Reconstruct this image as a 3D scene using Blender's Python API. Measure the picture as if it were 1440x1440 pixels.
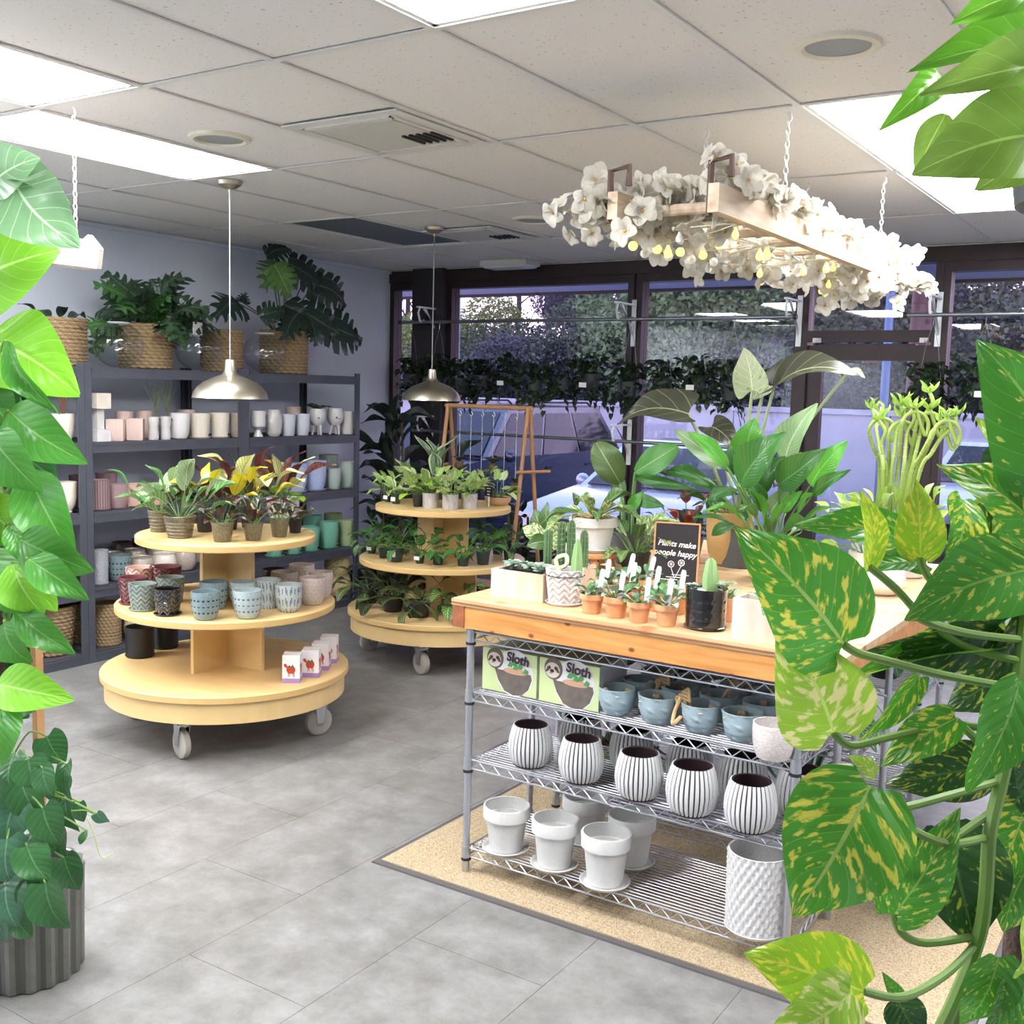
import bpy, math, random
from mathutils import Vector, Matrix
PI = math.pi
sc = bpy.context.scene
for o in list(bpy.data.objects): bpy.data.objects.remove(o)
COL = sc.collection
# ---------------------------------------------------------------- camera
EYE = Vector((0, 0, 1.65))
YAW, PITCH, ROLL, FPX = math.radians(33.117), math.radians(-6.447), math.radians(1.527), 1526.2
_f = Vector((-math.sin(YAW)*math.cos(PITCH), math.cos(YAW)*math.cos(PITCH), math.sin(PITCH)))
_r = Vector((math.cos(YAW), math.sin(YAW), 0)); _u = _r.cross(_f)
CR = _r*math.cos(ROLL)+_u*math.sin(ROLL); CU = _u*math.cos(ROLL)-_r*math.sin(ROLL); CF = _f
cam_data = bpy.data.cameras.new('camera'); cam = bpy.data.objects.new('camera', cam_data); COL.objects.link(cam)
cam_data.sensor_width = 36; cam_data.lens = FPX/1440*36; cam_data.clip_start = .02; cam_data.clip_end = 300
cam.matrix_world = Matrix(((CR.x, CU.x, -CF.x, EYE.x), (CR.y, CU.y, -CF.y, EYE.y), (CR.z, CU.z, -CF.z, EYE.z), (0, 0, 0, 1)))
sc.camera = cam
# ---------------------------------------------------------------- dusk sky, exposure
vs = sc.view_settings
vs.view_transform = 'Standard'; vs.look = 'None'; vs.gamma = 1; vs.use_curve_mapping = False; vs.exposure = 1.4
PANEL_POWER = 12.0
w = bpy.data.worlds.new('dusk'); sc.world = w; w.use_nodes = True
nt = w.node_tree; bg = nt.nodes['Background']; bg.inputs[1].default_value = 1.7
tc = nt.nodes.new('ShaderNodeTexCoord'); sp = nt.nodes.new('ShaderNodeSeparateXYZ'); rp = nt.nodes.new('ShaderNodeValToRGB')
nt.links.new(tc.outputs['Generated'], sp.inputs[0]); nt.links.new(sp.outputs[2], rp.inputs[0]); nt.links.new(rp.outputs[0], bg.inputs[0])
e = rp.color_ramp.elements
e[0].position = 0; e[0].color = (.92, .68, .84, 1); e[1].position = .55; e[1].color = (.32, .40, .66, 1)
m_ = rp.color_ramp.elements.new(.16); m_.color = (.80, .62, .86, 1)
sc.cycles.max_bounces = 8; sc.cycles.transparent_max_bounces = 16; sc.cycles.caustics_reflective = False; sc.cycles.caustics_refractive = False

# ---------------------------------------------------------------- where a picture point meets a surface of the room
def ray(px, py): return CR*((px-720)/FPX)-CU*((py-720)/FPX)+CF
def on_z(px, py, z): d = ray(px, py); return EYE+d*((z-EYE.z)/d.z)
def on_x(px, py, x): d = ray(px, py); return EYE+d*(x/d.x)
def on_y(px, py, y): d = ray(px, py); return EYE+d*(y/d.y)
def at(px, py, dist): return EYE+ray(px, py)*dist
def ppm(p): return FPX/((Vector(p)-EYE).dot(CF))          # pixels per metre at a point
def stand(px, py, z, r):                                  # centre of a round foot whose front edge shows at (px, py)
    p = on_z(px, py, z); d = Vector((p.x, p.y, 0)).normalized(); return p+d*r

# ---------------------------------------------------------------- materials
MATS = {}
def lin(c): return tuple(((v/255)/12.92 if v/255 <= .04045 else ((v/255+.055)/1.055)**2.4) for v in c)
def mat(name, rgb, rough=.5, metal=0., noise=None, bump=None, coat=0., trans=0., spec=.5, emit=None, rgb2=None, rand=0., ior=None):
    if name in MATS: return MATS[name]
    m = bpy.data.materials.new(name); m.use_nodes = True; MATS[name] = m
    n = m.node_tree.nodes; l = m.node_tree.links; b = n['Principled BSDF']
    c = lin(rgb)+(1,)
    b.inputs['Base Color'].default_value = c; b.inputs['Roughness'].default_value = rough; b.inputs['Metallic'].default_value = metal
    b.inputs['Specular IOR Level'].default_value = spec; b.inputs['Coat Weight'].default_value = coat; b.inputs['Coat Roughness'].default_value = .08
    b.inputs['Transmission Weight'].default_value = trans
    if ior: b.inputs['IOR'].default_value = ior
    if emit: b.inputs['Emission Color'].default_value = lin(emit[0])+(1,); b.inputs['Emission Strength'].default_value = emit[1]
    src = None
    if noise or bump:
        t = n.new('ShaderNodeTexCoord')
    if noise:
        nz = n.new('ShaderNodeTexNoise'); nz.inputs['Scale'].default_value = noise[0]; nz.inputs['Detail'].default_value = 5
        mp = n.new('ShaderNodeMapping'); mp.inputs['Scale'].default_value = noise[2] if len(noise) > 2 else (1, 1, 1)
        l.new(t.outputs['Object'], mp.inputs[0]); l.new(mp.outputs[0], nz.inputs[0])
        r = n.new('ShaderNodeValToRGB'); k = noise[1]
        r.color_ramp.elements[0].position = .32; r.color_ramp.elements[1].position = .68
        c2 = lin(rgb2)+(1,) if rgb2 else tuple(min(1, v*(1+k)) for v in c[:3])+(1,)
        r.color_ramp.elements[0].color = c if rgb2 else tuple(v*(1-k) for v in c[:3])+(1,); r.color_ramp.elements[1].color = c2
        l.new(nz.outputs[0], r.inputs[0]); src = r.outputs[0]; l.new(src, b.inputs['Base Color'])
    if rand:
        oi = n.new('ShaderNodeObjectInfo'); hs = n.new('ShaderNodeHueSaturation'); ma = n.new('ShaderNodeMapRange')
        ma.inputs[3].default_value = 1-rand; ma.inputs[4].default_value = 1+rand
        l.new(oi.outputs['Random'], ma.inputs[0]); l.new(ma.outputs[0], hs.inputs['Value'])
        if src: l.new(src, hs.inputs['Color'])
        else: hs.inputs['Color'].default_value = c
        l.new(hs.outputs[0], b.inputs['Base Color'])
    if bump:
        bz = n.new('ShaderNodeTexNoise'); bz.inputs['Scale'].default_value = bump[0]; bz.inputs['Detail'].default_value = 4
        l.new(t.outputs['Object'], bz.inputs[0]); bp = n.new('ShaderNodeBump'); bp.inputs['Strength'].default_value = bump[1]; bp.inputs['Distance'].default_value = .01
        l.new(bz.outputs[0], bp.inputs['Height']); l.new(bp.outputs[0], b.inputs['Normal'])
    return m
def leaf_mat(name, base, vein=None, blotch=None, veins=9, vw=.06, rough=.38, amt=.5, bscale=5., back=None, rand=.18, transl=.22, edge=None):
    """leaf blade: midrib and side veins from the UV, optional blotches of a second colour, some light passing through"""
    if name in MATS: return MATS[name]
    m = bpy.data.materials.new(name); m.use_nodes = True; MATS[name] = m
    n = m.node_tree.nodes; l = m.node_tree.links; b = n['Principled BSDF']; b.inputs['Roughness'].default_value = rough
    uv = n.new('ShaderNodeUVMap'); s = n.new('ShaderNodeSeparateXYZ'); l.new(uv.outputs[0], s.inputs[0])
    def M(op, a, bb=None, cc=None):
        q = n.new('ShaderNodeMath'); q.operation = op
        for i, v in enumerate((a, bb, cc)):
            if v is None: continue
            if isinstance(v, (int, float)): q.inputs[i].default_value = v
            else: l.new(v, q.inputs[i])
        return q.outputs[0]
    def mix(fac, a, bb):
        q = n.new('ShaderNodeMix'); q.data_type = 'RGBA'
        l.new(fac, q.inputs[0]) if not isinstance(fac, (int, float)) else setattr(q.inputs[0], 'default_value', fac)
        for i, v in ((6, a), (7, bb)):
            if isinstance(v, tuple): q.inputs[i].default_value = lin(v)+(1,)
            else: l.new(v, q.inputs[i])
        return q.outputs[2]
    au = M('ABSOLUTE', M('SUBTRACT', s.outputs[0], .5))
    oi = n.new('ShaderNodeObjectInfo')
    col = None
    if blotch:
        mp = n.new('ShaderNodeCombineXYZ'); sl = M('SUBTRACT', s.outputs[1], M('MULTIPLY', au, .55))
        l.new(M('MULTIPLY', s.outputs[0], 1.6), mp.inputs[0]); l.new(M('MULTIPLY', sl, 3.4), mp.inputs[1]); l.new(M('MULTIPLY', oi.outputs['Random'], 37.), mp.inputs[2])
        nz = n.new('ShaderNodeTexNoise'); nz.inputs['Scale'].default_value = bscale; nz.inputs['Detail'].default_value = 4; l.new(mp.outputs[0], nz.inputs[0])
        lo = M('SUBTRACT', .665-amt*.12, M('MULTIPLY', M('FRACT', M('MULTIPLY', oi.outputs['Random'], 7.3)), .06))
        col = mix(M('MULTIPLY', M('SUBTRACT', nz.outputs[0], lo), 14.), base, blotch)
        col.node.clamp_factor = True
    else:
        nz = n.new('ShaderNodeTexNoise'); nz.inputs['Scale'].default_value = 4; l.new(uv.outputs[0], nz.inputs[0])
        col = mix(M('MULTIPLY', nz.outputs[0], .5), base, tuple(max(0, v*.72) for v in base))
    if edge:
        col = mix(M('GREATER_THAN', au, edge[1]), col, edge[0])
    if vein:
        ph = M('FRACT', M('MULTIPLY', M('SUBTRACT', s.outputs[1], M('MULTIPLY', au, .62)), veins))
        sv = M('LESS_THAN', M('ABSOLUTE', M('SUBTRACT', ph, .5)), vw)
        mid = M('LESS_THAN', au, .016+vw*.06)
        col = mix(M('MAXIMUM', M('MULTIPLY', sv, .55), mid), col, vein)
    if back:
        ge = n.new('ShaderNodeNewGeometry'); col = mix(ge.outputs['Backfacing'], col, back)
    hs = n.new('ShaderNodeHueSaturation'); l.new(col, hs.inputs['Color'])
    l.new(M('ADD', 1-rand, M('MULTIPLY', oi.outputs['Random'], 2*rand)), hs.inputs['Value'])
    l.new(hs.outputs[0], b.inputs['Base Color'])
    bp = n.new('ShaderNodeBump'); bp.inputs['Strength'].default_value = .35; bp.inputs['Distance'].default_value = .004
    ph2 = M('ABSOLUTE', M('SUBTRACT', M('FRACT', M('MULTIPLY', M('SUBTRACT', s.outputs[1], M('MULTIPLY', au, .62)), veins)), .5))
    l.new(ph2, bp.inputs['Height']); l.new(bp.outputs[0], b.inputs['Normal'])
    if transl:
        tr = n.new('ShaderNodeBsdfTranslucent'); l.new(hs.outputs[0], tr.inputs[0]); ms = n.new('ShaderNodeMixShader'); ms.inputs[0].default_value = transl
        l.new(b.outputs[0], ms.inputs[1]); l.new(tr.outputs[0], ms.inputs[2]); l.new(ms.outputs[0], n['Material Output'].inputs[0])
    return m

# ---------------------------------------------------------------- mesh building
class G:
    def __init__(s): s.v = []; s.f = []; s.m = []; s.uv = {}; s.cur = 0
    def add(s, vs, fs):
        k = len(s.v); s.v += [tuple(p) for p in vs]; s.f += [tuple(i+k for i in f) for f in fs]; s.m += [s.cur]*len(fs); return s
    def box(s, c, d, rz=0, taper=1.):
        x, y, z = d[0]/2, d[1]/2, d[2]/2; ca, sa = math.cos(rz), math.sin(rz); P = []
        for k in (-1, 1):
            t = 1 if k < 0 else taper
            for i, j in ((-1, -1), (1, -1), (1, 1), (-1, 1)):
                a, b = i*x*t, j*y*t; P.append((c[0]+a*ca-b*sa, c[1]+a*sa+b*ca, c[2]+k*z))
        return s.add(P, [(3, 2, 1, 0), (4, 5, 6, 7), (0, 1, 5, 4), (1, 2, 6, 5), (2, 3, 7, 6), (3, 0, 4, 7)])
    def tube(s, pts, r, n=8, caps=True, closed=False):
        pts = [Vector(p) for p in pts]; N = len(pts); rs = r if isinstance(r, (list, tuple)) else [r]*N; P = []; F = []
        up = None
        for i, p in enumerate(pts):
            t = (pts[(i+1) % N]-pts[i-1]) if closed else (pts[min(i+1, N-1)]-pts[max(i-1, 0)])
            t = t.normalized() if t.length > 1e-9 else Vector((0, 0, 1))
            if up is None: up = t.orthogonal().normalized()
            up = (up-t*up.dot(t)); up = up.normalized() if up.length > 1e-6 else t.orthogonal().normalized()
            q = t.cross(up)
            for k in range(n):
                a = 2*PI*k/n; P.append(p+(up*math.cos(a)+q*math.sin(a))*rs[i])
        for i in range(N if closed else N-1):
            a, b = i*n, ((i+1) % N)*n
            for k in range(n): F.append((a+k, a+(k+1) % n, b+(k+1) % n, b+k))
        if caps and not closed: F += [tuple(range(n-1, -1, -1)), tuple((N-1)*n+k for k in range(n))]
        return s.add(P, F)
    def cyl(s, a, b, r0, r1=None, n=16): return s.tube([a, b], [r0, r0 if r1 is None else r1], n)
    def lathe(s, prof, n=32, c=(0, 0, 0), mod=None, close=False):
        P = []; F = []; N = len(prof)
        for i, (r, z) in enumerate(prof):
            for k in range(n):
                a = 2*PI*k/n; rr = r+(mod(a, z, r, i) if mod and r > 1e-4 else 0); P.append((c[0]+rr*math.cos(a), c[1]+rr*math.sin(a), c[2]+z))
        for i in range(N-1):
            for k in range(n): F.append((i*n+k, i*n+(k+1) % n, (i+1)*n+(k+1) % n, (i+1)*n+k))
        if prof[0][0] > 1e-4 and not close: F.append(tuple(range(n-1, -1, -1)))
        if prof[-1][0] > 1e-4 and not close: F.append(tuple((N-1)*n+k for k in range(n)))
        return s.add(P, F)
    def prism(s, poly, z0, z1, M=None):
        n = len(poly); P = [(x, y, z0) for x, y in poly]+[(x, y, z1) for x, y in poly]
        if M: P = [M @ Vector(p) for p in P]
        return s.add(P, [tuple(range(n-1, -1, -1)), tuple(range(n, 2*n))]+[(i, (i+1) % n, n+(i+1) % n, n+i) for i in range(n)])
    def sphere(s, c, r, n=10, m=6, sq=(1, 1, 1)):
        P = [(c[0], c[1], c[2]-r*sq[2])]; F = []
        for i in range(1, m):
            t = -PI/2+PI*i/m
            for k in range(n): P.append((c[0]+r*sq[0]*math.cos(t)*math.cos(2*PI*k/n), c[1]+r*sq[1]*math.cos(t)*math.sin(2*PI*k/n), c[2]+r*sq[2]*math.sin(t)))
        P.append((c[0], c[1], c[2]+r*sq[2])); T = len(P)-1
        for k in range(n): F.append((0, 1+(k+1) % n, 1+k)); F.append((T, T-n+k, T-n+(k+1) % n))
        for i in range(m-2):
            for k in range(n): F.append((1+i*n+k, 1+i*n+(k+1) % n, 1+(i+1)*n+(k+1) % n, 1+(i+1)*n+k))
        return s.add(P, F)
    def merge(s, me, M):                                  # copy of a leaf mesh, with its UVs
        k0 = len(s.f); s.add([M @ v.co for v in me.vertices], [tuple(p.vertices) for p in me.polygons])
        if me.uv_layers:
            d = me.uv_layers[0].data
            for j, p in enumerate(me.polygons): s.uv[k0+j] = [tuple(d[li].uv) for li in p.loop_indices]
        return s
    def mesh(s, name, mats, angle=35):
        me = bpy.data.meshes.new(name); me.from_pydata(s.v, [], s.f)
        for m in (mats if isinstance(mats, (list, tuple)) else [mats]): me.materials.append(m)
        if any(s.m): me.polygons.foreach_set('material_index', s.m)
        if s.uv:
            ul = me.uv_layers.new(name='UVMap').data
            for p in me.polygons:
                q = s.uv.get(p.index)
                if q:
                    for li, t in zip(p.loop_indices, q): ul[li].uv = t
        me.update(); me.shade_smooth()
        try: me.set_sharp_from_angle(angle=math.radians(angle))
        except Exception: pass
        return me
    def obj(s, name, mats, parent=None, loc=(0, 0, 0), rz=0, angle=35): return link(name, s.mesh(name, mats, angle), parent, loc, rz)
def link(name, me, parent=None, loc=(0, 0, 0), rz=0, scale=None, m=None, M=None, m2=None):
    o = bpy.data.objects.new(name, me); COL.objects.link(o); o.parent = parent
    if M is not None: o.matrix_basis = M
    else:
        o.location = loc; o.rotation_euler = (0, 0, rz)
        if scale: o.scale = scale if isinstance(scale, (tuple, list)) else (scale,)*3
    if m is not None:
        o.material_slots[0].link = 'OBJECT'; o.material_slots[0].material = m
        if m2 is not None and len(o.material_slots) > 1: o.material_slots[1].link = 'OBJECT'; o.material_slots[1].material = m2
    return o
def tag(o, label, cat, group=None, kind=None):
    o['label'] = label; o['category'] = cat
    if group: o['group'] = group
    if kind: o['kind'] = kind
    return o
def thing(name, label, cat, loc=(0, 0, 0), rz=0, group=None):
    o = link(name, None, None, loc, rz); o.empty_display_size = .05; return tag(o, label, cat, group)
def struct(o, label=None):
    o['kind'] = 'structure'
    if label: o['label'] = label
    return o
def stuff(o): o['kind'] = 'stuff'; return o
def dup(root, loc, rz=0, label=None, group=None, scale=None):
    def cp(o, par):
        c = o.copy(); COL.objects.link(c); c.parent = par
        for ch in o.children: cp(ch, c)
        return c
    r = cp(root, None); r.location = loc; r.rotation_euler = (0, 0, rz)
    if scale: r.scale = (scale,)*3
    if label: r['label'] = label
    if group: r['group'] = group
    return r
def smooth(pts, k=6):
    pts = [Vector(p) for p in pts]; out = []
    for i in range(len(pts)-1):
        p0, p1, p2, p3 = pts[max(i-1, 0)], pts[i], pts[i+1], pts[min(i+2, len(pts)-1)]
        for j in range(k):
            t = j/k; out.append(.5*((2*p1)+(p2-p0)*t+(2*p0-5*p1+4*p2-p3)*t*t+(3*p1-p0-3*p2+p3)*t**3))
    return out+[pts[-1]]

# ---------------------------------------------------------------- leaves
LEAF = {}
def leaf(kind, seed=0):
    key = (kind, seed)
    if key in LEAF: return LEAF[key]
    R = random.Random(hash(kind) % 1000 if False else sum(map(ord, kind))*7+seed)
    g = G(); fold = R.uniform(.10, .30); arch = R.uniform(.06, .22); twist = R.uniform(-.25, .25); curl = R.uniform(-.10, .14); wav = R.uniform(.01, .05); side = R.uniform(-.10, .10)
    def surf(u, t, hw, yb=0.):
        x = u*hw; z = fold*abs(u)**1.3*hw*.9+arch*4*t*(1-t)+wav*math.sin(t*9+u*3)*abs(u)-curl*u*u*hw
        x2 = x+side*math.sin(PI*t); return (x2, t+yb, z+twist*x*(t-.3))
    if kind in ('monstera', 'selloum'):
        n = 6 if kind == 'monstera' else 5; inner = .48 if kind == 'monstera' else .36; gap = .86 if kind == 'monstera' else .74
        wf = (lambda t: max(.02, math.sin(PI*min(1, (t*.93+.07))**.62)**.8)*.5) if kind == 'monstera' else (lambda t: max(.05, (1-t)**.45*min(1, (t+.5)*1.15))*.5)
        for sgn in (-1, 1):
            prev = None
            for i in range(n):
                a, b = i/n, (i+1)/n
                for (t0, t1, u0, u1) in ((a, b, 0, inner), (a+(b-a)*(1-gap)*.5, b-(b-a)*(1-gap)*.5, inner, 1.)):
                    nu = 3
                    for q in range(nu):
                        ua, ub = u0+(u1-u0)*q/nu, u0+(u1-u0)*(q+1)/nu
                        P = []; UV = []
                        for (t, u) in ((t0, ua), (t0, ub), (t1, ub), (t1, ua)):
                            tm = (t0+t1)/2; tt = tm+(t-tm)*(1 if u <= inner+.01 else (1-.45*((u-inner)/(1-inner))**2.2))
                            hw = wf(tm if u > inner else t); sw = .16*u*u*(1-.6*t)      # fingers sweep forward
                            yy = tt+sw-(.12 if kind == 'monstera' else .05)*u*max(0, 1-t*3)
                            x, y, z = surf(sgn*u, min(1, tt), hw); P.append((x, yy, z-.10*u*u)); UV.append((.5+sgn*u*.5, tt))
                        if sgn < 0: P.reverse(); UV.reverse()
                        k = len(g.f); g.add(P, [(0, 1, 2, 3)]); g.uv[k] = UV
    else:
        nl, nw = (14, 8) if kind not in ('small', 'tiny') else ((6, 4) if kind == 'small' else (2, 2))
        W = {'heart': lambda t: math.sin(PI*min(1, t*.94+.06)**.58)**.75*(1-.25*t**6), 'pothos': lambda t: math.sin(PI*min(1, t*.96+.03)**.60)**.85*(1-.3*t**5),
             'ovate': lambda t: math.sin(PI*min(1, t*.97+.02)**.72)**.9, 'lance': lambda t: math.sin(PI*min(1, t*.98+.02)**.85)**.85,
             'oval': lambda t: math.sin(PI*min(1, t*.95+.03))**.6, 'blade': lambda t: (min(1, t*6+.25)*(1-t**2.5)+.02), 'small': lambda t: math.sin(PI*min(1, t*.96+.03)**.75)**.9,
             'tiny': lambda t: math.sin(PI*min(1, t*.96+.03)**.75)**.9, 'arrow': lambda t: math.sin(PI*min(1, t*.92+.08)**.52)**.8}[kind]
        hb = {'heart': .20, 'pothos': .10, 'arrow': .22}.get(kind, 0)
        V = []; UV = []
        for i in range(nl+1):
            t = i/nl; hw = .5*max(.004, W(t))
            for j in range(nw+1):
                u = j/(nw/2)-1; x, y, z = surf(u, t, hw)
                yb = -hb*max(0, 1-t*2.6)*abs(u)**1.6*(1-.35*abs(u)**6)
                V.append((x, y+yb, z)); UV.append((.5+.5*u, t))
        F = [(i*(nw+1)+j, i*(nw+1)+j+1, (i+1)*(nw+1)+j+1, (i+1)*(nw+1)+j) for i in range(nl) for j in range(nw)]
        g.add(V, F)
        for k, f in enumerate(F): g.uv[k] = [UV[a] for a in f]
    me = g.mesh(kind+'_leaf', bpy.data.materials.get('leaf_default') or mat('leaf_default', (70, 120, 60)), 80); LEAF[key] = me
    return me
def leaf_matrix(B, T, width, nrm):
    B = Vector(B); T = Vector(T); y = T-B; L = max(y.length, 1e-5); y = y/L; n = Vector(nrm)
    x = y.cross(n); x = x.normalized() if x.length > 1e-5 else y.orthogonal().normalized(); z = x.cross(y)
    return Matrix(((x.x*width, y.x*L, z.x*L, B.x), (x.y*width, y.y*L, z.y*L, B.y), (x.z*width, y.z*L, z.z*L, B.z), (0, 0, 0, 1)))
def put_leaf(root, B, T, width, nrm, kind, m, seed=None, name='leaf'):
    """one leaf of a plant as a part of its own; B and T in world space, root an Empty without rotation"""
    M = leaf_matrix(Vector(B)-root.location, Vector(T)-root.location, width, nrm)
    return link(name, leaf(kind, (seed if seed is not None else random.randrange(6)) % 6), root, m=m, M=M)
# ================================================================ the room
random.seed(4)
XL, XR, YB, YW, ZC = -6.06, 3.2, -2.6, 7.35, 2.62
GX = [-1.286+.608*k for k in range(-8, 9) if XL < -1.286+.608*k < XR]; GX = [XL]+[x for x in GX if x-XL > .06]+[XR]
GY = [2.447+1.21*k for k in range(-5, 6) if YB < 2.447+1.21*k < YW-.05]; GY = [YB]+GY+[YW]
m_wall = mat('white_wall_paint', (222, 229, 240), .6, noise=(2, .03), bump=(60, .05))
m_tile = bpy.data.materials.new('acoustic_tile'); m_tile.use_nodes = True; MATS['acoustic_tile'] = m_tile
def _tile():
    n = m_tile.node_tree.nodes; l = m_tile.node_tree.links; b = n['Principled BSDF']; b.inputs['Roughness'].default_value = .9
    t = n.new('ShaderNodeTexCoord'); v = n.new('ShaderNodeTexNoise'); v.inputs['Scale'].default_value = 70; v.inputs['Detail'].default_value = 2
    l.new(t.outputs['Object'], v.inputs[0]); r = n.new('ShaderNodeValToRGB'); e = r.color_ramp.elements
    e[0].position = .29; e[0].color = lin((176, 172, 168))+(1,); e[1].position = .34; e[1].color = lin((230, 228, 225))+(1,)
    l.new(v.outputs[0], r.inputs[0]); l.new(r.outputs[0], b.inputs['Base Color'])
    bp = n.new('ShaderNodeBump'); bp.inputs['Strength'].default_value = .3; bp.inputs['Distance'].default_value = .004; l.new(r.outputs[0], bp.inputs['Height']); l.new(bp.outputs[0], b.inputs['Normal'])
_tile()
m_grid = mat('white_enamel', (222, 221, 218), .4)
m_floor = bpy.data.materials.new('grey_stone_vinyl'); m_floor.use_nodes = True
def _floor():
    n = m_floor.node_tree.nodes; l = m_floor.node_tree.links; b = n['Principled BSDF']
    t = n.new('ShaderNodeTexCoord'); oi = n.new('ShaderNodeObjectInfo'); ad = n.new('ShaderNodeVectorMath'); ad.operation = 'ADD'
    sc_ = n.new('ShaderNodeVectorMath'); sc_.operation = 'SCALE'; sc_.inputs[3].default_value = .25; l.new(oi.outputs['Location'], ad.inputs[0]); l.new(t.outputs['Object'], ad.inputs[1])
    a = n.new('ShaderNodeTexNoise'); a.inputs['Scale'].default_value = 6.0; a.inputs['Detail'].default_value = 12; a.inputs['Roughness'].default_value = .72; a.inputs['Distortion'].default_value = .15
    l.new(ad.outputs[0], a.inputs[0]); r = n.new('ShaderNodeValToRGB'); e = r.color_ramp.elements
    e[0].position = .30; e[0].color = lin((102, 100, 97))+(1,); e[1].position = .72; e[1].color = lin((150, 149, 148))+(1,)
    c = r.color_ramp.elements.new(.5); c.color = lin((126, 124, 121))+(1,)
    l.new(a.outputs[0], r.inputs[0]); l.new(r.outputs[0], b.inputs['Base Color'])
    q = n.new('ShaderNodeMapRange'); q.inputs[3].default_value = .30; q.inputs[4].default_value = .48; l.new(a.outputs[0], q.inputs[0]); l.new(q.outputs[0], b.inputs['Roughness'])
    bp = n.new('ShaderNodeBump'); bp.inputs['Strength'].default_value = .08; bp.inputs['Distance'].default_value = .01; l.new(a.outputs[0], bp.inputs['Height']); l.new(bp.outputs[0], b.inputs['Normal'])
_floor()
m_brown = mat('dark_bronze_frame', (52, 40, 40), .45, .3, noise=(8, .15))
m_base = mat('dark_baseboard', (60, 58, 60), .6)
# floor: backing sheet and stone vinyl tiles laid in running courses
floor = struct(G().box(((XL+XR)/2, (YB+YW)/2, -.03), (XR-XL, YW-YB, .05)).obj('floor', mat('floor_joint', (104, 102, 100), .8)), 'grey stone-look vinyl tile floor')
TW, TL = .46, .92
fine = {}
x = XL; i = 0
while x < XR-.01:
    x1 = min(x+TW, XR); y = YB-(TL*.5 if i % 2 else 0)
    while y < YW-.01:
        y0, y1 = max(y, YB), min(y+TL, YW)
        if y1-y0 > .02:
            k = (round(x1-x, 3), round(y1-y0, 3))
            if k not in fine:
                a, b = k[0]/2-.0008, k[1]/2-.0008; fine[k] = G().prism([(-a, -b), (a, -b), (a, b), (-a, b)], -.0045, 0).mesh('tile', m_floor)
            link('tile', fine[k], floor, ((x+x1)/2, (y0+y1)/2, 0))
        y += TL
    x = x1; i += 1
# walls
def wall(name, c, d, label): c = (c[0], c[1], (ZC+.12)/2); d = (d[0], d[1], ZC+.12); return struct(G().box(c, d).obj(name, m_wall), label)
wall('wall_left', (XL-.05, (YB+YW)/2, ZC/2), (.10, YW-YB, ZC), 'pale blue-white painted wall behind the shelving')
wall('wall_right', (XR+.05, (YB+YW)/2, ZC/2), (.10, YW-YB, ZC), 'white painted side wall')
wall('wall_back', ((XL+XR)/2, YB-.05, ZC/2), (XR-XL+.2, .10, ZC), 'white painted rear wall')
struct(G().box((XL+.008, (YB+YW)/2, .05), (.016, YW-YB, .10)).obj('baseboard_left', m_base), 'dark baseboard')
struct(G().box((XL+.012, (YB+YW)/2, ZC-.012), (.024, YW-YB, .024)).obj('trim_1', m_wall), 'white wall angle of the ceiling grid')
# ceiling: tiles in a grid of white bars
ceiling = struct(G().box(((XL+XR)/2, (YB+YW)/2, ZC+.09), (XR-XL, YW-YB, .04)).obj('ceiling', m_wall), 'white suspended tile ceiling')
cell = lambda x, y: (max(i for i, g in enumerate(GX) if g <= x+1e-6), max(i for i, g in enumerate(GY) if g <= y+1e-6))
LIT = [(-1.6, 1.8), (-4.0, 3.0), (-3.4, 1.8), (-1.0, 4.2), (-1.0, 5.4), (.2, 1.8), (1.4, 4.2), (-2.8, -.6), (-5.2, 1.8), (-5.2, .6), (-5.2, -1.4)]  # trailing entries: out-of-frame panels added to brighten the left wall and foreground
LITC = {cell(*p) for p in LIT}; DARK = cell(-4.6, 5.4); VENT = {cell(-2.8, 3.2): 'a', cell(-3.9, 5.6): 'b'}
tcache = {}
for i in range(len(GX)-1):
    for j in range(len(GY)-1):
        if (i, j) in LITC or (i, j) == DARK: continue
        a, b = GX[i+1]-GX[i]-.016, GY[j+1]-GY[j]-.016; k = (round(a, 3), round(b, 3))
        if k not in tcache: tcache[k] = G().box((0, 0, .01), (a, b, .02)).mesh('ceiling_tile', m_tile)
        link('ceiling_tile', tcache[k], ceiling, ((GX[i]+GX[i+1])/2, (GY[j]+GY[j+1])/2, ZC+.004))
for x in GX[1:-1]: G().box((0, 0, 0), (.024, YW-YB, .006)).box((0, 0, .02), (.006, YW-YB, .04)).obj('grid_bar', m_grid, ceiling, (x, (YB+YW)/2, ZC-.001))
for y in GY[1:-1]: G().box((0, 0, 0), (XR-XL, .024, .005)).box((0, 0, .02), (XR-XL, .006, .04)).obj('grid_bar', m_grid, ceiling, ((XL+XR)/2, y, ZC-.002))
m_glow = mat('lit_diffuser', (255, 252, 246), .5, emit=((250, 251, 255), PANEL_POWER))
m_off = mat('unlit_diffuser', (96, 104, 108), .5)
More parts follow.
